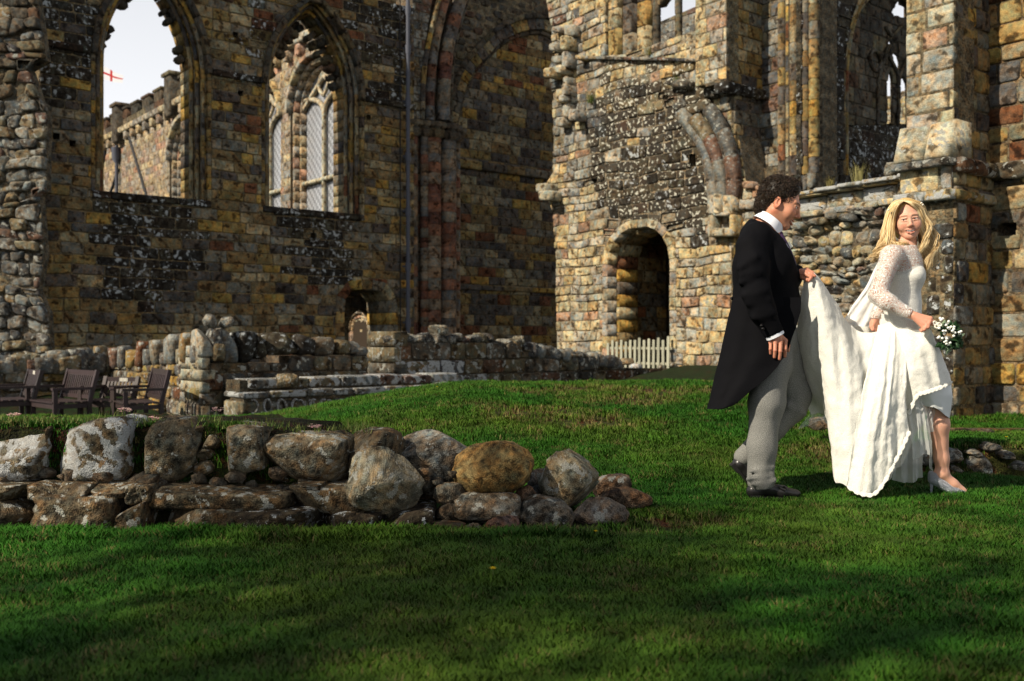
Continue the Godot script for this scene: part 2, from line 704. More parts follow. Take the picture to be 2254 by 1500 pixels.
# coursed masonry over region less holes. opt: course, length (Vector2 ranges), z, thick, tone, mat, proud, joint, round, zones
func masonry(specs: Array, core: Array, region: PackedVector2Array, holes: Array, opt: Dictionary) -> void:
	var b := bounds(region)
	var course: Vector2 = opt.get("course", Vector2(0.22, 0.32))
	var length: Vector2 = opt.get("length", Vector2(0.3, 0.75))
	var z: float = opt.get("z", 0.0)
	var joint: float = opt.get("joint", 0.012)
	var proud: float = opt.get("proud", 0.015)
	var rd: float = opt.get("round", 0.03)
	var rough: float = opt.get("rough", 0.0)
	var warp: float = opt.get("warp", 0.0)
	var zones: Array = opt.get("zones", [])
	var ton: String = opt.get("tone", "warm")
	var mat: String = opt.get("mat", "stone")
	var called: String = opt.get("called", "stone")
	var bulge: float = opt.get("bulge", 0.015)
	var h := b.position.y
	while h < b.end.y:
		var ch := rnd(course.x, course.y)
		if b.end.y - h - ch < course.x * 0.5:
			ch = b.end.y - h
		for x in cut(rect_poly(b.position.x, h, b.end.x, h + ch), region, holes):
			core.append([x, z, opt.get("thick", 0.0)])
		var s := b.position.x - rnd(0, length.y)
		while s < b.end.x:
			var l := rnd(length.x, length.y)
			if l < ch * 0.8:
				l = ch * rnd(0.8, 1.2)
			var q := rect_poly(s + joint, h + joint, s + l - joint, h + ch - joint)
			if rough > 0.0:
				for i in 4:
					q[i] += Vector2(rnd(-rough, rough), rnd(-rough, rough))
			if warp > 0.0:
				for i in 4:
					q[i] += Vector2(noise.get_noise_2d(q[i].x * 60.0, q[i].y * 60.0), noise.get_noise_2d(q[i].x * 60.0 + 500.0, q[i].y * 60.0)) * warp * 2.0
			if s + l > b.position.x:
				for x in cut(q, region, holes):
					var bx := bounds(x)
					if minf(bx.size.x, bx.size.y) < 0.035:
						continue
					var mm := mat
					var tt := ton
					for zn in zones:
						if rng.randf() < zn[2] and Geometry2D.is_point_in_polygon(bx.get_center() + Vector2(rnd(-0.15, 0.15), rnd(-0.1, 0.1)), zn[0]):
							mm = zn[1]
							tt = zn[3]
					spec(specs, soften(x, rd), z - minf(0.14, opt.get("thick", 1.0)), z + rnd(-proud, proud), tone(tt), mm, called, opt.get("ch", 0.022), bulge * rnd(0.3, 1.5), Vector2(rnd(-1, 1), rnd(-1, 1)) * proud * 0.8)
			s += l
		h += ch


# stones along a curve (inner edge) with a given width outwards
func ring(specs: Array, inner: PackedVector2Array, width: float, zb: float, zf: float, step: float, ton: String, mat := "stone", called := "arch_stone", ch := 0.02) -> void:
	var pts := resample(inner, step)
	var n := pts.size()
	var nor := PackedVector2Array()
	for i in n:
		var t := (pts[mini(i + 1, n - 1)] - pts[maxi(i - 1, 0)]).normalized()
		nor.append(Vector2(-t.y, t.x))
	for i in n - 1:
		var g := (pts[i + 1] - pts[i]).normalized() * 0.006
		var w := width - 0.004
		var p := PackedVector2Array([pts[i] + g, pts[i + 1] - g, pts[i + 1] - g + nor[i + 1] * w, pts[i] + g + nor[i] * w])
		spec(specs, p, zb, zf + rnd(-0.008, 0.008), tone(ton), mat, called, ch, 0.004)


func resample(p: PackedVector2Array, step: float) -> PackedVector2Array:
	var total := 0.0
	for i in p.size() - 1:
		total += p[i].distance_to(p[i + 1])
	var n := maxi(1, roundi(total / step))
	var out := PackedVector2Array([p[0]])
	var want := total / n
	var run := 0.0
	for i in p.size() - 1:
		var l := p[i].distance_to(p[i + 1])
		while out.size() < n and run + l >= want * out.size() - 1e-6:
			out.append(p[i].lerp(p[i + 1], (want * out.size() - run) / l))
		run += l
	out.append(p[p.size() - 1])
	return out


# bottom right, up, over the point, down to bottom left: so that outwards is on the left hand side
func gothic(s0: float, s1: float, hb: float, hs: float, ha: float, seg := 10) -> PackedVector2Array:
	var w := (s1 - s0) * 0.5
	var m := (s0 + s1) * 0.5
	var r := ha - hs
	var R := (w * w + r * r) / (2.0 * w)
	var out := PackedVector2Array([Vector2(s0, hb), Vector2(s0, hs)])
	var top := atan2(r, R - w)
	var cx := s0 + R
	for i in range(1, seg + 1):
		var a := PI - top * i / seg
		out.append(Vector2(cx + R * cos(a), hs + R * sin(a)))
	out[out.size() - 1] = Vector2(m, ha)
	var k := out.size() - 2
	while k >= 1:
		out.append(Vector2(2 * m - out[k].x, out[k].y))
		k -= 1
	out.append(Vector2(s1, hb))
	return out


func grown(p: PackedVector2Array, by: float) -> PackedVector2Array:
	# moves an arch curve (left jamb, over, right jamb) outwards
	var out := PackedVector2Array()
	var n := p.size()
	for i in n:
		var t := (p[mini(i + 1, n - 1)] - p[maxi(i - 1, 0)]).normalized()
		var o := Vector2(-t.y, t.x)
		var sc := 1.0
		if i > 0 and i < n - 1:
			var e := (p[i] - p[i - 1]).normalized()
			sc = 1.0 / maxf(0.4, absf(Vector2(-e.y, e.x).dot(o)))
		out.append(p[i] + o * by * sc)
	return out


# puts the stones under a thing: the 290 that show largest as parts, the rest as one
func lay(o: Node3D, w: Wall, specs: Array, core: Array, thick := 0.8, core_col := Color(0.3, 0.24, 0.16), rec := 0.028, most := 290) -> void:
	if core.size():
		var by := {}
		for e in core:
			var key := Vector2(e[1], e[2] if e.size() > 2 and e[2] > 0.0 else thick)
			if not by.has(key):
				by[key] = []
			by[key].append(e[0])
		for z in by:
			part(o, "mortar", slab(by[z], z.x - z.y, z.x - rec, core_col).mesh(), M["mortar"]).set_meta("kind", "stuff")
	for s in specs:
		var c := bounds(s.p).get_center()
		s.mid = c
		var at := w.pt(c.x, c.y, s.f)
		var d := at.distance_to(EYE)
		var px := 1127.0 + at.x / -at.z * 2187.5
		var py := 750.0 - (at.y - 0.86) / -at.z * 2187.5
		s.size = absf(area(s.p)) / (d * d) * (0.02 if px < -20 or px > 2274 or py < -15 or py > 1515 else 1.0)
	specs.sort_custom(func(x, y): return x.size > y.size)
	var left := {}
	var k := 0
	for s in specs:
		k += 1
		var p := PackedVector2Array()
		if k <= most:
			for q in s.p:
				p.append(q - s.mid)
			var acc := Acc.new()
			stone_into(acc, p, s.b, s.f, s.ch, s.bu, s.t, s.c, Vector3(s.mid.x, s.mid.y, 0))
			part(o, s.n, acc.mesh(), M[s.m])
		else:
			if not left.has(s.m):
				left[s.m] = Acc.new()
			for q in s.p:
				p.append(q - s.mid)
			stone_into(left[s.m], p, s.b, s.f, s.ch, s.bu, s.t, s.c, Vector3(s.mid.x, s.mid.y, 0))
	if left.size():
		var m := ArrayMesh.new()
		for key in left:
			left[key].mesh(m, M[key])
		var q := part(o, "small_stone", m)
		q.set_meta("kind", "stuff")


# a round shaft built of drums, under o in the wall's frame
func shaft(o: Node3D, s: float, z: float, rad: float, h0: float, h1: float, drum: float, ton: String, mat := "stone") -> void:
	var h := h0
	while h < h1 - 0.05:
		var e := minf(h + drum * rnd(0.8, 1.2), h1)
		if h1 - e < drum * 0.4:
			e = h1
		var acc := Acc.new()
		var g := 0.006
		var l := (e - h) * 0.5
		var c := Vector3(s, (h + e) * 0.5, z)
		acc.tube([c + Vector3(0, -l + g, 0), c + Vector3(0, -l + 0.03, 0), c + Vector3(0, l - 0.03, 0), c + Vector3(0, l - g, 0)], [rad - 0.02, rad, rad, rad - 0.02], 12, tone(ton))
		part(o, "shaft_stone", acc.mesh(), M[mat])
		h = e


# a moulding of round section along a curve in the wall's frame, as separate stones
func roll(o: Node3D, pts: PackedVector2Array, z: float, rad: float, step: float, ton: String, mat := "stone", called := "arch_stone") -> void:
	var q := resample(pts, step / 3.0)
	var i := 0
	while i < q.size() - 1:
		var last := mini(i + 3, q.size() - 1)
		if q.size() - 1 - last < 2:
			last = q.size() - 1
		var c := (q[i] + q[last]) * 0.5
		var p := []
		var rr := []
		var d := (q[i + 1] - q[i]).normalized() * 0.006
		for k in range(i, last + 1):
			var x := q[k] - c
			if k == i:
				x += d
			p.append(Vector3(x.x + c.x, x.y + c.y, z))
			rr.append(rad * rnd(0.96, 1.03))
		var acc := Acc.new()
		acc.tube(p, rr, 10, tone(ton))
		part(o, called, acc.mesh(), M[mat])
		i = last


# a weathered block or boulder: rounded box (power: 2 a ball, 8 a block), noise and a few flat cuts
func rock_mesh(size: Vector3, seed_: int, power := 4.0, rough := 0.12, n := 6, cuts := 3, col := Color(0.2, 0.17, 0.13), freq := 1.6) -> ArrayMesh:
	var nz := FastNoiseLite.new()
	nz.seed = seed_
	nz.frequency = 1.0
	nz.fractal_octaves = 4
	var rg := RandomNumberGenerator.new()
	rg.seed = seed_ * 7 + 3
	var planes := []
	for k in cuts:
		var pn := Vector3(rg.randf_range(-1, 1), rg.randf_range(-0.5, 1), rg.randf_range(-0.6, 1)).normalized()
		planes.append([pn, rg.randf_range(0.62, 0.86)])
	var acc := Acc.new()
	for face in 6:
		var base := acc.v.size()
		for j in n + 1:
			for i in n + 1:
				var u := tan((2.0 * i / n - 1.0) * PI * 0.25)
				var w := tan((2.0 * j / n - 1.0) * PI * 0.25)
				var d := Vector3.ZERO
				match face:
					0: d = Vector3(1, w, -u)
					1: d = Vector3(-1, w, u)
					2: d = Vector3(u, 1, -w)
					3: d = Vector3(u, -1, w)
					4: d = Vector3(u, w, 1)
					5: d = Vector3(-u, w, -1)
				d = d.normalized()
				var l := pow(pow(absf(d.x), power) + pow(absf(d.y), power) + pow(absf(d.z), power), -1.0 / power)
				var p := d * l
				p *= 1.0 + rough * (1.6 * nz.get_noise_3dv(p * freq * 0.6) + 1.0 * nz.get_noise_3dv(p * freq * 2.0 + Vector3(9, 3, 5)))
				for pl in planes:
					var dist: float = p.dot(pl[0]) - pl[1]
					if dist > 0.0:
						p -= pl[0] * dist * 0.85
				p += d * 0.02 * nz.get_noise_3dv(p * 7.0)
				acc.v.append(p * size * 0.5)
				acc.c.append(col)
		for j in n:
			for i in n:
				var a := base + j * (n + 1) + i
				acc.ix.append_array([a, a + n + 2, a + 1, a, a + n + 1, a + n + 2])
	# normals, shared across the seams by place
	var sum := {}
	for k in range(0, acc.ix.size(), 3):
		var x := acc.v[acc.ix[k]]
		var y := acc.v[acc.ix[k + 1]]
		var w := acc.v[acc.ix[k + 2]]
		var fn := (w - x).cross(y - x)
		for e in [x, y, w]:
			var key := Vector3i((e * 2000.0).round())
			sum[key] = sum.get(key, Vector3.ZERO) + fn
	for e in acc.v:
		acc.nn.append(sum.get(Vector3i((e * 2000.0).round()), Vector3.UP).normalized())
	return acc.mesh()


func window_orders(o: Node3D, specs: Array, s0: float, s1: float, hb: float, hs: float, ha: float) -> PackedVector2Array:
	# hood, then three orders stepping back through the wall; returns the innermost curve
	var c := gothic(s0, s1, hb, hs, ha, 12)
	var hood := gothic(s0 + 0.13, s1 - 0.13, hs, hs, ha - 0.13, 12)
	ring(specs, hood, 0.13, -0.3, 0.09, 0.45, "dark", "stone", "hood_stone")
	var widths := [0.10, 0.10, 0.09, 0.08]
	var depth := [-0.005, -0.12, -0.25, -0.42, -1.1]
	var run := 0.0
	var inner := c
	for k in 4:
		run += widths[k]
		inner = gothic(s0 + run, s1 - run, hb, hs, ha - run * 0.95, 12)
		ring(specs, inner, widths[k] + (0.01 if k else 0.0), depth[k + 1] - (0.02 if k < 3 else 0.0), depth[k], 0.3, "warm")
		if k > 0:
			var mid := gothic(s0 + run - 0.02, s1 - run + 0.02, hb, hs, ha - run * 0.95 + 0.03, 10)
			roll(o, mid, depth[k] - 0.02, 0.055, 0.55, "warm")
	return inner


func build_priory() -> void:
	# ---- the nave wall with its two windows ----
	var w := uwall(23.7, 10.0)
	var o := thing("ruined_wall", "shaded ochre stone nave wall with two tall pointed window openings", "wall", w.xf())
	var specs := []
	var core := []
	var e0 := w.at(88, 400).x
	var e1 := w.at(912, 400).x
	var region := rect_poly(e0, -0.7, e1, 10.3)
	var holes := []
	var sill := 4.28
	var winds := [[w.at(200, 300).x, w.at(466, 300).x], [w.at(576, 300).x, w.at(803, 300).x]]
	for q in winds:
		holes.append(gothic(q[0], q[1], sill, 7.42, 10.05, 12))
	# the small pointed doorway
	var d0 := w.at(757, 700).x
	var d1 := w.at(858, 700).x
	var dh := w.at(806, 672).y
	var da := w.at(806, 640).y
	holes.append(gothic(d0, d1, -0.8, dh, da, 8))
	# put-log holes
	for q in [[160, 315], [519, 76], [530, 205], [124, 300], [760, 180], [800, 258], [812, 258], [690, 520]]:
		var c := w.at(q[0], q[1])
		holes.append(rect_poly(c.x - 0.07, c.y - 0.07, c.x + 0.07, c.y + 0.07))
	var zones := [
		[w.shape([215, 432, 330, 440, 442, 468, 425, 600, 330, 690, 235, 640]), "stone_crust", 0.93, "dark"],
		[w.shape([598, 452, 785, 470, 770, 620, 640, 610]), "stone_crust", 0.95, "dark"],
		[w.shape([85, -40, 215, -40, 215, 120, 130, 240, 85, 250]), "stone_crust", 0.9, "dark"],
		[w.shape([690, -40, 900, -40, 895, 230, 800, 215]), "stone_crust", 0.7, "dark"],
		[w.shape([440, -40, 600, -40, 590, 130, 480, 150]), "stone_crust", 0.3, "warm"],
	]
	masonry(specs, core, region, holes, {"course": Vector2(0.2, 0.29), "length": Vector2(0.32, 0.78), "tone": "warm", "zones": zones, "proud": 0.018, "round": 0.03, "warp": 0.025, "bulge": 0.008, "ch": 0.016})
	for q in winds:
		window_orders(o, specs, q[0], q[1], sill, 7.42, 10.05)
	ring(specs, gothic(d0 + 0.02, d1 - 0.02, -0.7, dh, da - 0.03, 8), 0.28, -1.2, 0.02, 0.34, "warm")
	# string course at the springing
	for q in [[w.at(467, 160).x, w.at(575, 160).x], [w.at(804, 200).x, w.at(912, 200).x], [w.at(90, 160).x, w.at(198, 160).x]]:
		var s: float = q[0]
		while s < q[1] - 0.05:
			var l := minf(rnd(0.5, 0.9), q[1] - s)
			spec(specs, rect_poly(s + 0.005, 7.40, s + l - 0.005, 7.55), -0.1, 0.12, tone("dark"), "stone_crust", "string_stone", 0.04)
			s += l
	# sloping sills
	for q in winds:
		var s: float = q[0] + 0.03
		while s < q[1] - 0.1:
			var l := minf(rnd(0.4, 0.7), q[1] - 0.03 - s)
			spec(specs, rect_poly(s + 0.006, sill - 0.14, s + l - 0.006, sill + 0.02), -1.15, 0.07, tone("dark"), "stone_crust", "sill_stone", 0.05, 0.0, Vector2(0, -0.1))
			s += l
	# broken tracery left in the heads: knobs of stone clinging to the inner order
	for k in 2:
		var q: Array = winds[k]
		for layer in (1 if k == 0 else 3):
			var off := 0.40 + layer * 0.17
			var rr := resample(gothic(q[0] + off, q[1] - off, sill, 7.42, 9.62 - layer * 0.24, 14), 0.24)
			for i in range(1, rr.size() - 1):
				if rr[i].y < 7.6 + layer * 0.85 or rng.randf() < (0.42 if layer == 0 else 0.3):
					continue
				var t := (rr[i + 1] - rr[i - 1]).normalized()
				var inn := Vector2(t.y, -t.x)
				var rad := rnd(0.06, 0.12) if k == 0 else rnd(0.08, 0.15)
				var c := rr[i] + inn * rnd(0.02, 0.12)
				var p := PackedVector2Array()
				for e in 8:
					var an := TAU * e / 8.0
					p.append(c + (inn * cos(an) * rnd(0.8, 1.5) + t * sin(an)) * rad)
				if area(p) < 0.0:
					p.reverse()
				spec(specs, p, -0.95, -0.66 + rnd(-0.1, 0.1), tone("dark"), "stone", "tracery_stone", 0.05, 0.03)
				spec(specs, PackedVector2Array([c - t * 0.05, c + t * 0.05, rr[i] - inn * 0.16 + t * 0.07, rr[i] - inn * 0.16 - t * 0.07]), -0.92, -0.72, tone("dark"), "stone", "tracery_stone", 0.02)
	# dim inner wall behind the doorway, pierced by the lower arch
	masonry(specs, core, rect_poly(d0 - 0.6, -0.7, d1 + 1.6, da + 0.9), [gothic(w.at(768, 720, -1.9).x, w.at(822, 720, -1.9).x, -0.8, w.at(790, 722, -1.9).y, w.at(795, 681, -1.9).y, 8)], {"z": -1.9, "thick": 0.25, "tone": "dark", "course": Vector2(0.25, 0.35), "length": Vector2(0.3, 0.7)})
	lay(o, w, specs, core, 1.15, Color(0.38, 0.29, 0.16))

	# ---- broken rubble end at the left edge ----
	w = Wall.new(ab(3.5, 24.4), Vector3(0.98, 0, 0.1))
	o = thing("broken_wall", "weathered grey rubble wall end with torn facing at the left edge", "wall", w.xf())
	specs = []
	core = []
	region = w.shape([-70, -60, 68, -60, 96, 130, 60, 150, 84, 220, 98, 230, 96, 420, 82, 430, 92, 560, 78, 640, 100, 690, 112, 960, -70, 960])
	masonry(specs, core, region, [], {"course": Vector2(0.15, 0.3), "length": Vector2(0.18, 0.5), "tone": "grey", "mat": "stone_few", "proud": 0.10, "round": 0.045, "rough": 0.045, "warp": 0.1, "bulge": 0.02, "ch": 0.04, "zones": [[w.shape([-70, -60, 110, -60, 110, 200, -70, 200]), "stone", 0.7, "dark"]]})
	lay(o, w, specs, core, 0.28, Color(0.3, 0.25, 0.17), 0.1)

	# ---- crossing pier, its shafts and the orders of the great arch ----
	w = uwall(23.75, 16.0)
	o = thing("crossing_pier", "tall clustered stone pier with moulded capital carrying a great arch", "pier", w.xf())
	specs = []
	core = []
	region = w.shape([908, 262, 1024, 268, 1024, 960, 908, 960])
	masonry(specs, core, region, [], {"z": -0.3, "course": Vector2(0.26, 0.36), "length": Vector2(0.3, 0.5), "tone": "pier"})
	masonry(specs, core, w.shape([908, -60, 960, -60, 936, 100, 928, 170, 926, 262, 908, 262]), [], {"z": 0.02, "course": Vector2(0.22, 0.3), "length": Vector2(0.25, 0.5), "tone": "grey", "mat": "stone_few"})
	# soffit behind the mouldings
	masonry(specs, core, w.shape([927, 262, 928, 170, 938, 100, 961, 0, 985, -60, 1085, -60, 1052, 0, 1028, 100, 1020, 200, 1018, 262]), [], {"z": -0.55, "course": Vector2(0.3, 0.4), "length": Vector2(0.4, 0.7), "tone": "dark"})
	var curve := func(flat: Array) -> PackedVector2Array:
		var a := []
		for q in w.shape(flat):
			a.append(q)
		return PackedVector2Array(smooth(a, 5))
	roll(o, curve.call([927, 264, 930, 170, 940, 100, 963, 0, 987, -60]), 0.06, 0.075, 0.5, "warm")
	roll(o, curve.call([951, 264, 951, 200, 961, 100, 983, 0, 1005, -60]), -0.12, 0.15, 0.4, "pier")
	roll(o, curve.call([985, 264, 986, 200, 994, 100, 1021, 0, 1045, -60]), -0.22, 0.21, 0.4, "pier")
	roll(o, curve.call([1012, 264, 1013, 200, 1021, 100, 1047, 0, 1070, -60]), -0.5, 0.07, 0.5, "dark")
	var ct := w.at(960, 270).y
	var cb := w.at(960, 300).y
	for q in [[916, 0.15, -0.18], [938, 0.12, -0.1], [957, 0.24, -0.1], [991, 0.25, -0.12], [1014, 0.14, -0.25]]:
		var s: float = w.at(q[0], 500).x
		shaft(o, s, q[2], q[1], -0.8, cb, 0.3, "pier")
		for band in [[ct - 0.02, ct - 0.2, 0.20], [ct - 0.2, cb - 0.06, 0.13]]:
			var acc := Acc.new()
			var r: float = q[1]
			acc.tube([Vector3(0, band[0], 0), Vector3(0, band[0] - 0.04, 0), Vector3(0, band[1] + 0.05, 0), Vector3(0, band[1], 0)], [r + band[2] - 0.03, r + band[2], r + band[2] - 0.02, r + 0.02], 14, tone("dark"))
			part(o, "capital", acc.mesh(), M["stone"], Transform3D(Basis(), Vector3(s, 0, q[2])))
	lay(o, w, specs, core, 0.9, Color(0.3, 0.22, 0.14))

	# ---- blocked arch seen through the great arch ----
	w = uwall(26.2, 21.0)
	o = thing("blocked_arch_wall", "shaded ashlar wall filling a round arch behind the great pier", "wall", w.xf())
	specs = []
	core = []
	var blue := [1010, 300, 1020, 253, 1030, 207, 1053, 160, 1080, 130, 1113, 97, 1147, 80, 1180, 73, 1210, 76, 1262, 110]
	var inner := PackedVector2Array()
	var pts := []
	for q in w.shape(blue):
		pts.append(q)
	inner = PackedVector2Array(smooth(pts, 4))
	var fill := inner.duplicate()
	fill.append_array(w.shape([1262, 980, 1010, 980]))
	masonry(specs, core, fill, [], {"course": Vector2(0.24, 0.36), "length": Vector2(0.35, 0.95), "tone": "warm", "z": -0.25, "proud": 0.008, "round": 0.012, "joint": 0.008})
	ring(specs, inner, 0.14, -0.5, -0.13, 0.5, "dark", "stone", "arch_stone", 0.05)
	ring(specs, grown(inner, 0.14), 0.36, -0.5, 0.0, 0.36, "warm")
	ring(specs, grown(inner, 0.5), 0.17, -0.5, 0.14, 0.5, "dark", "stone", "hood_stone", 0.05)
	var above := grown(inner, 0.6)
	above.append_array(w.shape([1262, -80, 1000, -80]))
	masonry(specs, core, above, [], {"course": Vector2(0.2, 0.32), "length": Vector2(0.25, 0.6), "tone": "dark", "mat": "stone", "proud": 0.06, "round": 0.07, "rough": 0.03, "bulge": 0.05})
	for q in [[335, 0.28], [622, 0.16]]:
		var top := w.at(1110, q[0] + 26 if q[0] < 400 else q[0] + 8).y
		var s := w.at(1008, 400).x
		while s < w.at(1262, 400).x:
			var l := rnd(0.7, 1.3)
			spec(specs, rect_poly(s + 0.004, top - q[1], s + l - 0.004, top), -0.25, -0.08 if q[0] < 400 else -0.16, tone("warm"), "stone", "string_stone", 0.12 if q[0] < 400 else 0.05)
			s += l
	lay(o, w, specs, core, 0.9, Color(0.33, 0.26, 0.16), 0.022)

	build_transept()
	build_right()
	build_church()


func build_transept() -> void:
	# ---- sunlit transept wall ----
	var w := vwall(18.4, 18.5)
	var o := thing("transept_wall", "sunlit lichen spotted rubble wall with a round headed doorway", "wall", w.xf())
	var specs := []
	var core := []
	var left := [1190, -70, 1200, 0, 1212, 60, 1217, 130, 1207, 150, 1214, 200, 1217, 300, 1214, 380, 1200, 405, 1198, 425, 1216, 470, 1222, 560, 1226, 980]
	var region := w.shape(left)
	region.append_array(w.shape([1700, 980, 1700, 420, 1640, 400, 1606, 180, 1606, -70]))
	# doorway
	var a0 := w.at(1338, 640).x
	var a1 := w.at(1474, 640).x
	var hs := w.at(1400, 580).y
	var ha := w.at(1400, 502).y
	var door := gothic(a0, a1, -0.6, hs, ha, 12)
	# upper window
	var win := w.shape([1330, -80, 1530, -80, 1530, 66, 1380, 118, 1332, 122])
	var holes := [grown(door, 0.2), win]
	for q in [[1522, 352, 8, 14], [1465, 215, 5, 5], [1306, 398, 5, 5]]:
		holes.append(w.shape([q[0] - q[2], q[1] - q[3], q[0] + q[2], q[1] - q[3], q[0] + q[2], q[1] + q[3], q[0] - q[2], q[1] + q[3]]))
	var spots := w.shape([1305, 215, 1390, 185, 1500, 190, 1560, 300, 1590, 440, 1560, 560, 1480, 500, 1330, 490, 1296, 380])
	var zones := [
		[spots, "stone_spots", 0.97, "dark"],
		[spots, "stone_crust", 0.22, "dark"],
		[w.shape([1290, 130, 1540, 130, 1540, 230, 1290, 260]), "stone_spots", 0.55, "pale"],
		[w.shape([1216, 20, 1300, 20, 1310, 430, 1216, 430]), "stone_few", 0.6, "grey"],
		[w.shape([1216, 430, 1330, 430, 1330, 840, 1216, 840]), "stone", 0.6, "pale"],
		[w.shape([1480, 500, 1700, 430, 1700, 860, 1480, 860]), "stone_few", 0.5, "pale"],
	]
	var up := w.shape(left)
	masonry(specs, core, region, holes, {"course": Vector2(0.18, 0.34), "length": Vector2(0.22, 0.62), "tone": "pale", "mat": "stone", "proud": 0.03, "round": 0.028, "rough": 0.018, "warp": 0.05, "bulge": 0.014, "ch": 0.022, "zones": zones})
	ring(specs, door, 0.21, -0.9, 0.02, 0.32, "pale", "stone")
	ring(specs, gothic(a0 + 0.12, a1 - 0.12, -0.6, hs, ha - 0.1, 12), 0.12, -1.0, -0.3, 0.34, "warm", "stone")
	# stepped jambs of the window, mullions, cusps
	var jamb := [[1330, 1351, -0.12], [1351, 1371, -0.3], [1371, 1393, -0.5]]
	for q in jamb:
		var h := w.at(1350, 122).y
		while h < 10.3:
			var l := rnd(0.45, 0.8)
			var s0 := w.at(q[0], 60).x
			var s1 := w.at(q[1], 60).x
			spec(specs, rect_poly(s0, h + 0.005, s1, h + l - 0.005), -1.0, q[2], tone("warm"), "stone", "jamb_stone", 0.05)
			h += l
		shaft(o, w.at(q[1], 60, q[2] - 0.06).x, q[2] - 0.06, 0.06, w.at(1350, 122).y, 10.3, 0.7, "warm")
	for q in [[1446, 0.11], [1494, 0.1]]:
		shaft(o, w.at(q[0], 50, -0.75).x, -0.75, q[1], w.at(1446, 118, -0.75).y, 10.3, 0.9, "dark")
	for q in [[1388, -60, 1406, -60, 1418, 0, 1408, 18, 1412, 26, 1398, 30, 1392, 90, 1386, 90], [1418, -60, 1446, -60, 1446, 14, 1432, 12, 1420, -4], [1446, -60, 1494, -60, 1490, -30, 1462, 2, 1456, 12, 1446, 14]]:
		spec(specs, w.shape(q, -0.75), -0.95, -0.68, tone("dark"), "stone", "tracery_stone", 0.04)
	# rubble slope on the sill and its broken string
	for k in 9:
		var px := 1388.0 + 16.0 * k
		var y1 := lerpf(116, 68, k / 8.0)
		for row in 2:
			var ya := y1 + row * (124 - y1) * 0.5
			var yb := y1 + (row + 1) * (124 - y1) * 0.5
			if yb - ya > 4:
				spec(specs, soften(w.shape([px, ya + rnd(-2, 2), px + 15, ya + rnd(-5, 0), px + 15, yb, px, yb]), 0.05), -1.1 + row * 0.3, -0.1 + row * 0.05 + rnd(-0.05, 0.05), tone("pale"), "stone_spots", "stone", 0.06, 0.04)
	for k in 13:
		var px := 1281.0 + 19.3 * k
		spec(specs, w.shape([px, 124 + k * 0.45, px + 18.6, 124.4 + k * 0.45, px + 18.6, 131 + k * 0.45, px, 130.6 + k * 0.45]), -0.15, 0.14 + rnd(-0.03, 0.02), tone("grey"), "stone_few", "string_stone", 0.03)
	# toothing stones left proud where a wall was torn away
	for q in [[1254, 58, 24, 24], [1255, 85, 16, 30], [1256, 118, 13, 34], [1247, 150, 16, 17], [1257, 173, 10, 18], [1260, 190, 8, 24], [1252, 232, 14, 30], [1276, 246, 16, 24], [1222, 156, 22, 20], [1236, 200, 14, 28], [1228, 62, 18, 12], [1226, 100, 20, 16], [1230, 128, 22, 14], [1204, 408, 24, 18], [1212, 424, 26, 20], [1254, 214, 12, 14], [1240, 262, 18, 20], [1284, 126, 14, 10]]:
		spec(specs, soften(w.shape([q[0], q[1], q[0] + q[2], q[1] - 2, q[0] + q[2], q[1] + q[3], q[0], q[1] + q[3]]), 0.05), -0.1, rnd(0.22, 0.5), tone("pale"), "stone_few", "toothing_stone", 0.05, 0.03)
	# springer of a lost vault: ribs bending out of the wall over a moulded corbel
	var rib := [[[1499, 250, 0.55], [1540, 300, 0.42], [1562, 350, 0.3], [1572, 400, 0.2], [1574, 432, 0.14]], [[1530, 262, 0.62], [1562, 305, 0.5], [1582, 355, 0.36], [1591, 400, 0.24], [1593, 432, 0.16]], [[1562, 240, 0.4], [1592, 290, 0.36], [1610, 345, 0.26], [1617, 400, 0.16], [1616, 432, 0.1]]]
	for q in rib:
		var c := []
		for e in q:
			var p2 := w.at(e[0], e[1], e[2] * 0.5)
			c.append(Vector3(p2.x, p2.y, e[2] * 0.5))
		c = smooth(c, 3)
		for i in range(0, c.size() - 3, 3):
			var mid: Vector3 = c[i + 1]
			var acc := Acc.new()
			acc.tube([c[i] - mid, c[i + 1] - mid, c[i + 2] - mid, c[i + 3] - mid], [0.19, 0.19, 0.19, 0.19], 8, tone("grey"))
			part(o, "rib_stone", acc.mesh(), M["stone_few"], Transform3D(Basis(), mid))
	for q in [[1575, 432, 20, 42, 0.34], [1594, 430, 14, 44, 0.42], [1606, 432, 24, 42, 0.3], [1574, 474, 14, 50, 0.3], [1586, 504, 46, 18, 0.34], [1622, 474, 12, 46, 0.3], [1590, 470, 34, 8, 0.36], [1618, 396, 14, 20, 0.2], [1640, 400, 24, 16, 0.14], [1630, 440, 30, 22, 0.1]]:
		spec(specs, soften(w.shape([q[0], q[1], q[0] + q[2], q[1], q[0] + q[2], q[1] + q[3], q[0], q[1] + q[3]]), 0.04), -0.1, q[4], tone("pale"), "stone_few", "corbel_stone", 0.05)
	for q in [[1500, 232, 22, 14], [1518, 214, 26, 18], [1540, 200, 24, 20], [1556, 178, 30, 18], [1526, 234, 26, 20], [1548, 222, 22, 24], [1560, 196, 26, 20], [1500, 180, 30, 18], [1478, 176, 26, 14]]:
		spec(specs, soften(w.shape([q[0], q[1], q[0] + q[2], q[1] - 3, q[0] + q[2], q[1] + q[3], q[0], q[1] + q[3]]), 0.06), -0.1, rnd(0.2, 0.45), tone("grey"), "stone_spots", "stone", 0.07, 0.05)
	lay(o, w, specs, core, 1.0, Color(0.42, 0.34, 0.22), 0.04)
	# the passage behind the doorway
	var ps := []
	var pc := []
	var wb := uwall(19.15, 20.0)
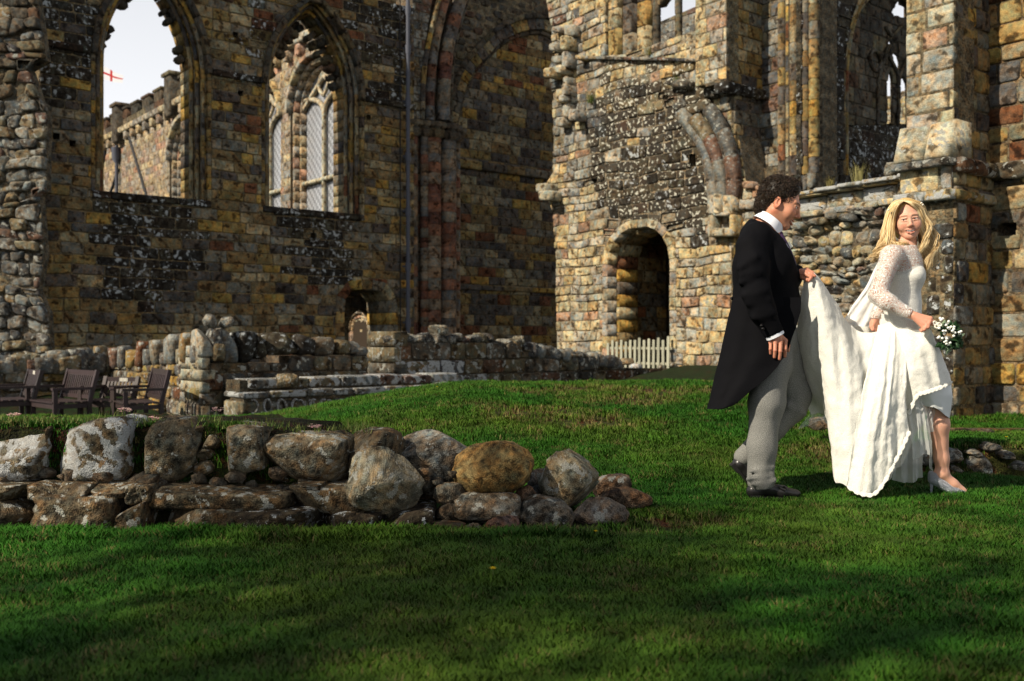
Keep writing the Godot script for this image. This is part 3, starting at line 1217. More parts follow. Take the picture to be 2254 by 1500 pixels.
	var back := thing("passage_wall", "dim stone side wall inside the round headed doorway", "wall", wb.xf())
	masonry(ps, pc, rect_poly(-1.2, -0.6, 0.75, 4.6), [], {"course": Vector2(0.3, 0.4), "length": Vector2(0.4, 0.7), "tone": "warm", "z": 0.3})
	lay(back, wb, ps, pc, 0.5, Color(0.3, 0.23, 0.14), 0.03)
	var wc := vwall(21.6, 17.5)
	back = thing("passage_end_wall", "dark stone end wall of the doorway passage", "wall", wc.xf())
	ps = []
	pc = []
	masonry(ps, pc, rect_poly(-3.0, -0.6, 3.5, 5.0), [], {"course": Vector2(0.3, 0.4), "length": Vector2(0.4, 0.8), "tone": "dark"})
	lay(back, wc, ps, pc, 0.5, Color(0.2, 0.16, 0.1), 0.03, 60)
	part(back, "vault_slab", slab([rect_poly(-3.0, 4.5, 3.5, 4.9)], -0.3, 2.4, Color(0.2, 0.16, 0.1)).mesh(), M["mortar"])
	# far ruin seen through the transept window
	var wf := vwall(26.0, 24.0)
	var far := thing("far_wall", "pale grey broken wall top seen through the transept window", "wall", wf.xf())
	ps = []
	pc = []
	masonry(ps, pc, wf.shape([1380, 20, 1400, 36, 1446, 54, 1452, 48, 1488, 32, 1532, 14, 1560, 10, 1560, 300, 1380, 300]), [], {"course": Vector2(0.3, 0.42), "length": Vector2(0.4, 0.9), "tone": "grey", "mat": "stone_few"})
	lay(far, wf, ps, pc, 0.8, Color(0.3, 0.27, 0.23))

	# ---- tower pier between transept and choir ----
	var wl := vwall(17.9, 15.0)
	var s0 := wl.at(1530, 60).x
	var s1 := wl.at(1598, 60).x
	var corner_b := 15.0 - s1 * 1.0
	var t := thing("tower_pier", "tall square pier with a sunlit face and a shaded shafted face", "pier", wl.xf())
	ps = []
	pc = []
	var hb := wl.at(1565, 182).y
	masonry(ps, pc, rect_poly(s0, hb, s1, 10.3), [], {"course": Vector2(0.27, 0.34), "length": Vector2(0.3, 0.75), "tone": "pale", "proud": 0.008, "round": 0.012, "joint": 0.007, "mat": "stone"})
	lay(t, wl, ps, pc, 0.45, Color(0.4, 0.33, 0.2), 0.02)
	var cb: Vector3 = wl.pt(s1, 0, 0)
	var wu := Wall.new(cb + Vector3(CA, 0, -SA) * 0.015, Vector3(CA, 0, -SA))
	var su := wu.at(1680, 100).x
	ps = []
	pc = []
	var t2 := Node3D.new()
	t2.name = "shaded_face"
	t2.transform = wl.xf().affine_inverse() * wu.xf()
	t.add_child(t2)
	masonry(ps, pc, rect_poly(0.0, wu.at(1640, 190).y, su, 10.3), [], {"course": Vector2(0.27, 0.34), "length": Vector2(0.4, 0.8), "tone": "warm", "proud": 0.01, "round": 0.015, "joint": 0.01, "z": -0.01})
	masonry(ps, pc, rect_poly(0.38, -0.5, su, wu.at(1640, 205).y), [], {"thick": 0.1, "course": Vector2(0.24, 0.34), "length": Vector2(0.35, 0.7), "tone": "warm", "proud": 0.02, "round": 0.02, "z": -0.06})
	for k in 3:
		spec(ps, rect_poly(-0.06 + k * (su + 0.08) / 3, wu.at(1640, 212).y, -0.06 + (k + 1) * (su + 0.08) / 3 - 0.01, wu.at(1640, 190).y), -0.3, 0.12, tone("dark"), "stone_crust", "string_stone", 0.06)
	lay(t2, wu, ps, pc, 0.6, Color(0.3, 0.24, 0.16), 0.03, 200)
	# splayed face and the cluster of shafts
	var wv := Wall.new(wu.pt(su, 0, 0.0), Vector3(SA, 0, CA))
	var t3 := Node3D.new()
	t3.name = "splayed_face"
	t3.transform = wl.xf().affine_inverse() * wv.xf()
	t.add_child(t3)
	ps = []
	pc = []
	var sv := wv.at(1792, 100).x
	var bot := wv.at(1740, 388).y
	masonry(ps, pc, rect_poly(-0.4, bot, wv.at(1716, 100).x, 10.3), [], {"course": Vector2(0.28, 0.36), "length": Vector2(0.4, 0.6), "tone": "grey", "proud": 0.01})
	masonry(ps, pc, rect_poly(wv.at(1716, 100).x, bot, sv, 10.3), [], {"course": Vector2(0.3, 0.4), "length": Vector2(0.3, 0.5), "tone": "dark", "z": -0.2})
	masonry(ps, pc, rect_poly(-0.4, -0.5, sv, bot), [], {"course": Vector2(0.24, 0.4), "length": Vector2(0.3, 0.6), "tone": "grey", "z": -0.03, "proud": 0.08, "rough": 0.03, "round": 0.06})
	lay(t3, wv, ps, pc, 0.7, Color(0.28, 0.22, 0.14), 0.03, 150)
	for q in [[1722, 0.1, 0.0], [1734, 0.07, -0.04], [1747, 0.1, -0.02], [1758, 0.05, -0.1], [1768, 0.09, -0.1], [1783, 0.12, -0.16]]:
		shaft(t3, wv.at(q[0], 100).x, q[2], q[1], bot, 10.3, 0.42, "warm")


func build_right() -> void:
	# ---- choir wall with the traceried window in deep shade ----
	var w := uwall(13.4, 22.0)
	var o := thing("choir_wall", "deep shaded choir wall with a traceried window open to the sky", "wall", w.xf())
	var specs := []
	var core := []
	var region := w.shape([1765, -70, 2110, -70, 2110, 900, 1765, 900])
	var jl := w.at(1860, 250).x
	var wide := w.at(2000, 250).x - jl
	var big := gothic(jl, jl + wide * 2.1, w.at(1900, 392).y, w.at(1860, 175).y, 10.6, 12)
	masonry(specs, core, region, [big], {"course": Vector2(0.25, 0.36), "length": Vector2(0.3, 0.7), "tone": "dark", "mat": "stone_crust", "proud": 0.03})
	var run := 0.0
	for k in 3:
		run += 0.13
		var cur := gothic(jl + run, jl + wide * 2.1 - run, w.at(1900, 392).y, w.at(1860, 175).y, 10.6 - run * 1.5, 12)
		ring(specs, cur, 0.14, -0.3 - 0.15 * k, -0.02 - 0.15 * k, 0.35, "warm", "stone")
		roll(o, cur, -0.05 - 0.15 * k, 0.06, 0.5, "warm")
	# tracery plate with its openings
	var tz := -0.6
	var lights := [
		w.shape([1955, 272, 1954, 190, 1957, 162, 1962, 156, 1966, 175, 1967, 272], tz),
		w.shape([1984, 272, 1984, 182, 1987, 168, 1991, 168, 1998, 185, 2000, 272], tz),
		w.shape([1967, 118, 1971, 116, 1979, 122, 1983, 138, 1982, 152, 1976, 152, 1969, 138], tz),
		w.shape([1957, 94, 1963, 89, 1966, 96, 1962, 103, 1957, 101], tz),
		w.shape([1966, 28, 1966, 20, 1972, 17, 1972, 10, 1977, 6, 1979, 1, 1984, 3, 1984, 9, 1990, 11, 1996, 14, 1996, 38, 1984, 38, 1978, 34, 1968, 34], tz),
	]
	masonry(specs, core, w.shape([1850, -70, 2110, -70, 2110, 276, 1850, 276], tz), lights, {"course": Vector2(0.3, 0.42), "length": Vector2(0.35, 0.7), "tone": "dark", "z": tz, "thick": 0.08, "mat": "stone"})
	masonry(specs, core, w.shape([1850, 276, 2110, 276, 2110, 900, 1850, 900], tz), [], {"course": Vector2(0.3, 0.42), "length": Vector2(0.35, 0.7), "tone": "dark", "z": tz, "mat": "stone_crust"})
	var eye := w.at(1925, 134, tz)
	var loop := PackedVector2Array()
	for i in 17:
		loop.append(eye + Vector2(cos(TAU * i / 16.0), sin(TAU * i / 16.0)) * 0.26)
	roll(o, loop, tz + 0.03, 0.05, 0.4, "dark", "stone", "tracery_stone")
	for f in [[1930, 276, 1932, 180, 1944, 130, 1956, 100], [1975, 276, 1975, 175, 1968, 150, 1955, 125], [1975, 175, 1985, 150, 1996, 130], [1946, 60, 1960, 80, 1980, 60, 1998, 50]]:
		var a := []
		for q in w.shape(f, tz):
			a.append(q)
		roll(o, PackedVector2Array(smooth(a, 4)), tz + 0.04, 0.045, 0.5, "dark", "stone", "tracery_stone")
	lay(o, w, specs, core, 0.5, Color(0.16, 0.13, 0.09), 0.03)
	# sunlit wall beyond the lights
	var wf := vwall(29.0, 17.0)
	var far := thing("far_gable_wall", "sunlit pale wall glimpsed through the choir tracery", "wall", wf.xf())
	var ps := []
	var pc := []
	masonry(ps, pc, wf.shape([1930, 212, 1975, 210, 1985, 200, 2020, 194, 2020, 600, 1930, 600]), [], {"course": Vector2(0.25, 0.35), "length": Vector2(0.3, 0.7), "tone": "pale", "mat": "stone_few"})
	lay(far, wf, ps, pc)

	# ---- low rubble wall with a moulded ledge behind the couple ----
	w = vwall(12.45, 8.0)
	o = thing("rubble_wall", "sunlit cobbled rubble wall with a weathered moulded ledge behind the couple", "wall", w.xf())
	specs = []
	core = []
	region = w.shape([1696, 470, 2100, 440, 2100, 980, 1696, 980])
	masonry(specs, core, region, [], {"course": Vector2(0.09, 0.19), "length": Vector2(0.1, 0.3), "tone": "pale", "mat": "stone_few", "zones": [[w.shape([1690, 460, 2100, 440, 2100, 980, 1690, 980]), "stone_few", 0.45, "grey"]], "proud": 0.05, "round": 0.05, "rough": 0.03, "warp": 0.09, "joint": 0.01, "bulge": 0.045, "ch": 0.045, "called": "cobble"})
	for row in [[0.0, 9.0, 0.16, "stone_heavy"], [9.0, 13.0, 0.10, "stone_few"], [14.0, 46.0, 0.0, "stone_heavy"], [46.0, 60.0, 0.12, "stone_few"]]:
		var s := w.at(1696, 430).x
		while s < w.at(1992, 430).x:
			var l := rnd(0.35, 0.6)
			var c0 := w.at(1760, 424).y
			var c1 := w.at(1990, 384).y
			var f0 := (s - w.at(1760, 424).x) / (w.at(1990, 384).x - w.at(1760, 424).x)
			var top := lerpf(c0, c1, f0)
			var sc := 14.0 / 2187.5
			spec(specs, soften(rect_poly(s + 0.006, top - row[1] * sc, s + l - 0.006, top - row[0] * sc - 0.006), 0.02), -0.3, row[2] + rnd(-0.02, 0.02), tone("pale"), row[3], "ledge_stone", 0.04)
			s += l
	for k in 26:
		var px := 1705.0 + rnd(0, 370)
		var py := lerpf(484, 440, (px - 1705.0) / 375.0) + rnd(-10, 14)
		var wd := rnd(14, 40)
		spec(specs, soften(w.shape([px, py, px + wd, py - rnd(0, 6), px + wd, py + rnd(8, 18), px, py + rnd(8, 18)]), 0.04), -0.2, rnd(0.0, 0.16), tone("grey"), "stone_few", "cobble", 0.05, 0.04)
	lay(o, w, specs, core, 0.9, Color(0.3, 0.25, 0.17), 0.07)
	single("ledge_stone", "loose pale lump of stone lying on the ledge beside the buttress", "stone", rock_mesh(Vector3(0.42, 0.24, 0.3), 71, 3.5, 0.15, 6, 3, Color(0.4, 0.36, 0.27)), M["rock_few"], at_pos(w.pt(w.at(1966, 380).x, w.at(1966, 388).y + 0.1, -0.12), 0.9))

	# ---- right buttress ----
	w = vwall(12.17, 6.5)
	var cs := w.at(2098, 300).x
	o = thing("buttress", "tall stepped buttress of squared ochre stone with a weathered set-off", "buttress", w.xf())
	specs = []
	core = []
	var l0 := w.at(1994, 200).x
	var h1 := w.at(2098, 262).y
	var h0 := w.at(2098, 330).y
	masonry(specs, core, rect_poly(l0, h1 - 0.1, cs, 6.2), [], {"course": Vector2(0.22, 0.29), "length": Vector2(0.25, 0.62), "tone": "pale", "proud": 0.008, "round": 0.015, "joint": 0.008})
	var low0 := w.at(2040, 600).x
	masonry(specs, core, rect_poly(low0, -0.5, cs, h0 - 0.2), [], {"course": Vector2(0.2, 0.28), "length": Vector2(0.2, 0.5), "tone": "grey", "mat": "stone_crust", "proud": 0.03, "round": 0.03, "rough": 0.01})
	masonry(specs, core, rect_poly(l0 - 0.06, h0 - 0.5, cs, h0 - 0.1), [], {"course": Vector2(0.3, 0.4), "length": Vector2(0.4, 0.7), "tone": "pale", "z": 0.06, "mat": "stone_few"})
	# set-off: sloping weathering over a drip course
	for q in [[0.0, 0.55], [0.55, 1.0]]:
		var x0 := lerpf(l0 - 0.1, cs + 0.05, q[0])
		var x1 := lerpf(l0 - 0.1, cs + 0.05, q[1]) - 0.01
		spec(specs, rect_poly(x0, h0 - 0.1, x1, h1), -0.4, 0.14, tone("pale"), "stone_few", "weathering_stone", 0.16, 0.0, Vector2(0, -0.35))
		spec(specs, rect_poly(x0, h0 - 0.2, x1, h0 - 0.11), -0.3, 0.2, tone("grey"), "stone_few", "drip_stone", 0.03)
		spec(specs, rect_poly(x0, h0 - 0.62, x1, h0 - 0.5), -0.3, 0.16, tone("pale"), "stone_heavy", "drip_stone", 0.05)
	lay(o, w, specs, core, 0.55, Color(0.36, 0.28, 0.17), 0.025)
	var wu := Wall.new(w.pt(cs, 0, -0.012), Vector3(CA, 0, -SA))
	var t := Node3D.new()
	t.name = "shaded_face"
	t.transform = w.xf().affine_inverse() * wu.xf()
	o.add_child(t)
	specs = []
	core = []
	var su := wu.at(2182, 300).x
	masonry(specs, core, rect_poly(0, h0 - 0.15, su, 6.2), [], {"course": Vector2(0.22, 0.3), "length": Vector2(0.3, 0.6), "tone": "warm", "proud": 0.012, "round": 0.02, "z": -0.01})
	masonry(specs, core, rect_poly(0, -0.5, su + 0.02, h0 - 0.2), [], {"course": Vector2(0.2, 0.3), "length": Vector2(0.22, 0.55), "tone": "warm", "proud": 0.02, "round": 0.03, "z": 0.03, "zones": [[rect_poly(0, -0.5, 0.35, 2.5), "stone_few", 0.6, "grey"]]})
	for k in 3:
		spec(specs, rect_poly(-0.02 + k * su / 3, h0 - 0.28, -0.02 + (k + 1) * su / 3 - 0.008, h0 - 0.1), -0.2, 0.16, tone("dark"), "stone_few", "drip_stone", 0.06)
		spec(specs, rect_poly(-0.02 + k * su / 3, h0 - 0.62, -0.02 + (k + 1) * su / 3 - 0.008, h0 - 0.5), -0.2, 0.1, tone("warm"), "stone_few", "drip_stone", 0.05)
	lay(t, wu, specs, core, 0.5, Color(0.34, 0.26, 0.15), 0.028, 200)
	# ---- wall at the right edge ----
	var we := Wall.new(wu.pt(su, 0, 0.02), Vector3(SA, 0, CA))
	o = thing("end_wall", "rusty ochre stone wall running out of view beside the buttress", "wall", we.xf())
	specs = []
	core = []
	masonry(specs, core, rect_poly(-0.4, -0.5, 2.2, 6.2), [rect_poly(0.05, we.at(2200, 520).y, 0.3, we.at(2200, 492).y)], {"course": Vector2(0.22, 0.34), "length": Vector2(0.3, 0.7), "tone": "warm", "proud": 0.02, "round": 0.03})
	var ks := 0.02
	while ks < 2.1:
		spec(specs, rect_poly(ks, h0 - 0.3, ks + 0.5, h0 - 0.08), -0.2, 0.14, tone("dark"), "stone_few", "string_stone", 0.07)
		ks += 0.51
	lay(o, we, specs, core, 0.8, Color(0.33, 0.25, 0.15))


func build_church() -> void:
	var w := vwall(16.0, 36.0)
	var o := thing("church", "sunlit battlemented church wall with paired lancet windows beyond the ruin", "church", w.xf())
	var specs := []
	var core := []
	# top of the wall: cornice line, from the photo, level in the world
	var hc := w.at(300, 281).y
	var s0 := w.at(205, 300).x
	var s1 := w.at(850, 300).x
	var holes := []
	var wins := []
	for q in [[606, 668, 196], [668, 760, 128], [380, 420, 282]]:
		pass
	# windows: left jamb px, right jamb px, at py
	var la := w.at(638, 300)
	var lb := w.at(744, 300)
	var width := lb.x - la.x
	var hb := w.at(700, 470).y - 0.2
	var apex := w.at(702, 118).y
	var spring := w.at(650, 245).y
	var step := w.at(700, 300).x - w.at(607, 300).x
	var xs := [la.x + 0.0, la.x - width - 0.75]
	xs.append(w.at(372, 380).x)
	for k in 3:
		var x: float = xs[k]
		holes.append(gothic(x, x + width, hb, spring, apex, 10))
		wins.append(x)
	masonry(specs, core, rect_poly(s0, 1.0, s1, hc), holes, {"course": Vector2(0.26, 0.34), "length": Vector2(0.35, 0.75), "tone": "church", "proud": 0.006, "round": 0.012, "joint": 0.007})
	for x in wins:
		ring(specs, gothic(x, x + width, spring, spring, apex, 10), 0.16, -0.2, 0.16, 0.5, "pale", "stone", "hood_stone")
		ring(specs, gothic(x + 0.14, x + width - 0.14, hb, spring, apex - 0.2, 10), 0.14, -0.45, -0.1, 0.4, "church")
		ring(specs, gothic(x + 0.26, x + width - 0.26, hb, spring, apex - 0.38, 10), 0.12, -0.6, -0.3, 0.4, "church")
		# glass, central mullion that forks, transom
		var x0: float = x + 0.26
		var x1: float = x + width - 0.26
		var m := (x0 + x1) * 0.5
		var g := slab([gothic(x0 - 0.02, x1 + 0.02, hb, spring, apex - 0.39, 10)], -0.56, -0.52, Color.WHITE)
		var win := part(o, "window", g.mesh(), M["leaded_glass"])
		var fr := Acc.new()
		fr.tube([Vector3(m, hb, -0.42), Vector3(m, spring - 0.2, -0.42)], [0.085, 0.085], 8, Color(0.62, 0.55, 0.38))
		for sd in [-1.0, 1.0]:
			var c := []
			for i in 7:
				var f := i / 6.0
				c.append(Vector3(m + sd * (x1 - m) * (1.0 - cos(f * PI * 0.5)) * 0.95, spring - 0.25 + sin(f * PI * 0.5) * (apex - spring) * 0.42, -0.42))
			fr.tube(c, [0.09, 0.09, 0.09, 0.09, 0.09, 0.09, 0.09], 8, Color(0.6, 0.5, 0.34))
			c = []
			for i in 7:
				var f := i / 6.0
				c.append(Vector3(m + sd * (x1 - m) * (1.0 - f), spring + 0.15 + f * (apex - spring - 0.75), -0.42))
			fr.tube(c, [0.09, 0.09, 0.09, 0.09, 0.09, 0.09, 0.09], 8, Color(0.6, 0.5, 0.34))
			c = []
			for i in 7:
				var f := i / 6.0
				c.append(Vector3(m + sd * 0.34 * sin(f * PI), spring + 0.35 + f * 0.85, -0.4))
			fr.tube(c, [0.05, 0.07, 0.07, 0.07, 0.07, 0.07, 0.05], 8, Color(0.6, 0.5, 0.34))
		part(win, "mullion", fr.mesh(), M["stone"])
		var tr := Acc.new()
		var ht := w.at(725, 382).y
		tr.tube([Vector3(x0, ht, -0.4), Vector3(x1, ht, -0.4)], [0.085, 0.085], 8, Color(0.62, 0.55, 0.38))
		part(win, "transom", tr.mesh(), M["stone"])
	# cornice on corbels, parapet, merlons
	var s := s0
	while s < s1:
		spec(specs, rect_poly(s + 0.004, hc, s + 1.2 - 0.004, hc + 0.28), -0.3, 0.32, tone("pale"), "stone", "cornice_stone", 0.1)
		spec(specs, rect_poly(s + 0.004, hc + 0.28, s + 1.2 - 0.004, hc + 0.7), -0.3, 0.08, tone("dark"), "stone", "parapet_stone", 0.02)
		s += 1.2
	s = s0 + 0.2
	while s < s1:
		spec(specs, rect_poly(s, hc - 0.42, s + 0.3, hc), -0.1, 0.26, tone("church"), "stone", "corbel", 0.09)
		s += 0.92
	var turrets := [w.at(268, 250).x, w.at(386, 200).x]
	s = s0
	while s < s1:
		spec(specs, rect_poly(s, hc + 0.7, s + 0.95, hc + 1.15), -0.35, 0.08, tone("dark"), "stone", "merlon", 0.02)
		spec(specs, rect_poly(s - 0.06, hc + 1.15, s + 1.01, hc + 1.27), -0.42, 0.15, tone("dark"), "stone", "coping_stone", 0.05)
		s += 1.6
	for x in turrets:
		spec(specs, rect_poly(x - 0.38, hc - 0.4, x + 0.38, hc + 1.35), -0.3, 0.4, tone("dark"), "stone", "turret_stone", 0.06)
		spec(specs, rect_poly(x - 0.46, hc + 1.35, x + 0.46, hc + 1.52), -0.4, 0.5, tone("dark"), "stone", "coping_stone", 0.05)
	lay(o, w, specs, core, 0.9, Color(0.5, 0.4, 0.26), 0.014, 290)
	# lead flashing scars of a lost roof, and a rainwater pipe
	for f in [[281, 288, 326, 440], [238, 305, 222, 395], [262, 372, 244, 425]]:
		var a := w.at(f[0], f[1])
		var b := w.at(f[2], f[3])
		var acc := Acc.new()
		acc.tube([Vector3(a.x, a.y, 0.02), Vector3(b.x, b.y, 0.02)], [0.09, 0.09], 6, Color.WHITE)
		part(o, "roof_scar", acc.mesh(), M["lead"])
	var px := w.at(263, 350).x
	var pipe := Acc.new()
	pipe.tube([Vector3(px, 1.0, 0.15), Vector3(px, hc - 0.5, 0.15)], [0.09, 0.09], 8, Color.WHITE)
	var pp := part(o, "rainwater_pipe", pipe.mesh(), M["iron"])
	var hop := Acc.new()
	hop.tube([Vector3(px, hc - 1.35, 0.16), Vector3(px, hc - 1.2, 0.18), Vector3(px, hc - 0.6, 0.2)], [0.1, 0.2, 0.22], 8, Color.WHITE)
	part(pp, "hopper", hop.mesh(), M["iron"])
	# carved inner portal seen through the small doorway
	var q0 := w.at(770, 720)
	var q1 := w.at(822, 720)
	var ps := []
	for k in 3:
		ring(ps, gothic(q0.x + 0.1 * k, q1.x - 0.1 * k, -0.5, w.at(790, 725).y, w.at(790, 683).y - 0.12 * k, 9), 0.09, -0.2, 0.24 - 0.09 * k, 0.4, "church", "stone", "arch_stone", 0.04)
	var nv := thing("inner_portal", "sunlit carved pointed portal glimpsed inside the small dark doorway", "doorway", w.xf())
	lay(nv, w, ps, [])
	part(nv, "door", slab([gothic(q0.x + 0.22, q1.x - 0.22, -0.5, w.at(790, 725).y, w.at(790, 683).y - 0.4, 9)], -0.1, 0.01, Color(0.02, 0.015, 0.01)).mesh(), M["dark_oak"])
	# flag over the tower
	var fp := pix(215, 152, 60)
	var fo := thing("flag", "white flag with a red cross flying beyond the battlements", "flag", at_pos(Vector3(fp.x, 0, fp.z)))
	var pole := Acc.new()
	pole.tube([Vector3(0, 10, 0), Vector3(0, fp.y + 0.4, 0)], [0.05, 0.04], 8, Color.WHITE)
	part(fo, "pole", pole.mesh(), M["iron"])
	var acc2 := Acc.new()
	var red := Acc.new()
	var nu := 24
	var nvv := 12
	for i in nu + 1:
		for j in nvv + 1:
			var u := float(i) / nu
			var v := float(j) / nvv
			var wv := 0.10 * sin(u * 7.0 + v * 1.2) * u
			acc2.v.append(Vector3(0.05 + 1.5 * u, fp.y + 0.30 - u * 0.72 - v * (0.85 - 0.35 * u) + wv * 0.3, wv + 0.05 * v))
			acc2.nn.append(Vector3(0, 0, 1))
	red.v = acc2.v.duplicate()
	for i in red.v.size():
		red.nn.append(Vector3(0, 0, 1))
	for i in nu:
		for j in nvv:
			var a := i * (nvv + 1) + j
			var cross := (j >= 5 and j <= 6) or (i >= 11 and i <= 12)
			var ac: Acc = red if cross else acc2
			ac.ix.append_array([a, a + nvv + 1, a + 1, a + 1, a + nvv + 1, a + nvv + 2])
	acc2.c.clear()
	red.c.clear()
	plain("flag_white", Color(0.78, 0.78, 0.8))
	plain("flag_red", Color(0.5, 0.03, 0.03))
	var cl := part(fo, "cloth", acc2.mesh(), M["flag_white"])
	part(cl, "red_cross", red.mesh(), M["flag_red"])


func hill(x: float, d: float) -> float:
	# height of the lawn at x metres right of and d metres before the camera
	var rise := smoothstep(5.3, 9.6, d) * 0.40
	rise *= lerpf(0.05, 1.0, smoothstep(-3.2, -0.3, x))
	rise *= 1.0 - smoothstep(2.25, 3.3, x - (d - 7.0) * 0.18)
	var drop := smoothstep(10.6, 13.2, d) * (1.0 - smoothstep(2.2, 4.5, x))
	var h := rise * (1.0 - drop) - 0.55 * drop * (1.0 - smoothstep(17.0, 21.0, d) * 0.9)
	h -= 0.13 * smoothstep(7.0, 11.0, d) * smoothstep(2.8, 4.0, x)
	# terrace held by the low wall at the left
	var t := smoothstep(4.62, 4.80, d) * (1.0 - smoothstep(-1.35, -0.75, x)) * 0.44 * (1.0 - smoothstep(4.95, 6.3, d))
	if t > 0.001:
		h = maxf(h, t)
	# small grassed bank with stones at the right
	var bank := smoothstep(6.15, 6.45, d) * (1.0 - smoothstep(7.0, 8.2, d)) * smoothstep(2.05, 2.6, x) * 0.2
	h = maxf(h, bank - 0.02 if bank > 0.02 else h)
	var far := smoothstep(16.0, 24.0, d)
	h += 0.02 * noise.get_noise_2d(x * 60.0, d * 60.0) * (1.0 - far) + 0.012 * noise.get_noise_2d(x * 220.0, d * 220.0) * (1.0 - far)
	return h


func bare(x: float, d: float) -> float:
	# 0 thick turf .. 1 bare earth
	var b := 0.0
	for q in [[0.55, 9.3, 0.7, 0.5], [1.0, 8.6, 0.55, 0.4], [1.6, 9.2, 0.8, 0.5], [0.2, 8.0, 0.5, 0.3], [0.75, 7.6, 0.5, 0.3], [2.05, 6.5, 0.22, 0.5], [0.85, 4.62, 0.35, 0.22], [0.3, 4.38, 0.55, 0.08], [3.1, 6.28, 1.2, 0.2], [2.2, 6.3, 0.5, 0.14]]:
		var u: float = (x - q[0]) / q[2]
		var v: float = (d - q[1]) / q[3]
		b = maxf(b, 1.3 - u * u - v * v)
	return clampf(b + 0.9 * noise.get_noise_2d(x * 130.0, d * 130.0) - 0.1, 0.0, 1.0)


func build_ground() -> void:
	var xs := []
	for k in range(14, 0, -1):
		xs.append(-30.0 - 28.0 * k)
	for span in [[-30.0, -12.0, 1.5], [-12.0, -5.5, 0.3], [-5.5, 5.5, 0.09], [5.5, 12.0, 0.3], [12.0, 30.0, 1.5]]:
		var x: float = span[0]
		while x < span[1] - 0.01:
			xs.append(x)
			x += span[2]
	for k in 15:
		xs.append(30.0 + 28.0 * k)
	var ds := []
	var d := -60.0
	while d < 420.0:
		ds.append(d)
		d += 4.0 if d < 0.0 else (0.09 if d < 12.0 else (0.4 if d < 30.0 else 30.0))
	var acc := Acc.new()
	for dd in ds:
		for xx in xs:
			var h := hill(xx, dd)
			acc.v.append(Vector3(xx, h, -dd))
			var e := 0.05
			acc.nn.append(Vector3(hill(xx - e, dd) - hill(xx + e, dd), 2.0 * e, hill(xx, dd + e) - hill(xx, dd - e)).normalized() if absf(xx) < 14.0 and dd > 1.0 and dd < 24.0 else Vector3.UP)
			var b := bare(xx, dd)
			acc.c.append(Color(0.05, 0.08, 0.022).lerp(Color(0.22, 0.14, 0.07), b))
	var n := xs.size()
	for j in ds.size() - 1:
		for i in n - 1:
			var a := j * n + i
			acc.ix.append_array([a, a + n, a + 1, a + 1, a + n, a + n + 1])
	var g := part(self, "ground", acc.mesh(), M["soil"])
	g.set_meta("kind", "structure")
	g.set_meta("label", "grassy earth of the lawn and its low mounds")


func tuft(seed_: int, blades: int, tall: float, spread: float) -> ArrayMesh:
	var rg := RandomNumberGenerator.new()
	rg.seed = seed_
	var acc := Acc.new()
	for k in blades:
		var a := rg.randf() * TAU
		var r := sqrt(rg.randf()) * spread
		var p := Vector3(cos(a) * r, -0.005, sin(a) * r)
		var ang := rg.randf() * TAU
		var lean := Vector3(cos(ang), 0, sin(ang)) * rg.randf_range(0.25, 1.0)
		var h := tall * rg.randf_range(0.55, 1.15)
		var w := Vector3(-sin(ang), 0, cos(ang)) * rg.randf_range(0.0013, 0.0024)
		var q := p + (Vector3.UP * 0.62 + lean * 0.28) * h
		var tip := p + (Vector3.UP * 0.9 + lean * 0.85) * h
		var col := Color(1, 1, 1).lerp(Color(1.0, 0.85, 0.6), rg.randf() * 0.5) * rg.randf_range(0.65, 1.0)
		var nn := (Vector3.UP * 0.8 + lean.cross(Vector3.UP).cross(lean).normalized() * 0.2 - lean * 0.45).normalized()
		var i := acc.v.size()
		acc.v.append_array([p - w, p + w, q + w * 0.8, q - w * 0.8, tip])
		for e in 5:
			acc.nn.append(nn)
			acc.c.append(col)
		acc.ix.append_array([i, i + 2, i + 1, i, i + 3, i + 2, i + 3, i + 4, i + 2])
	return acc.mesh()


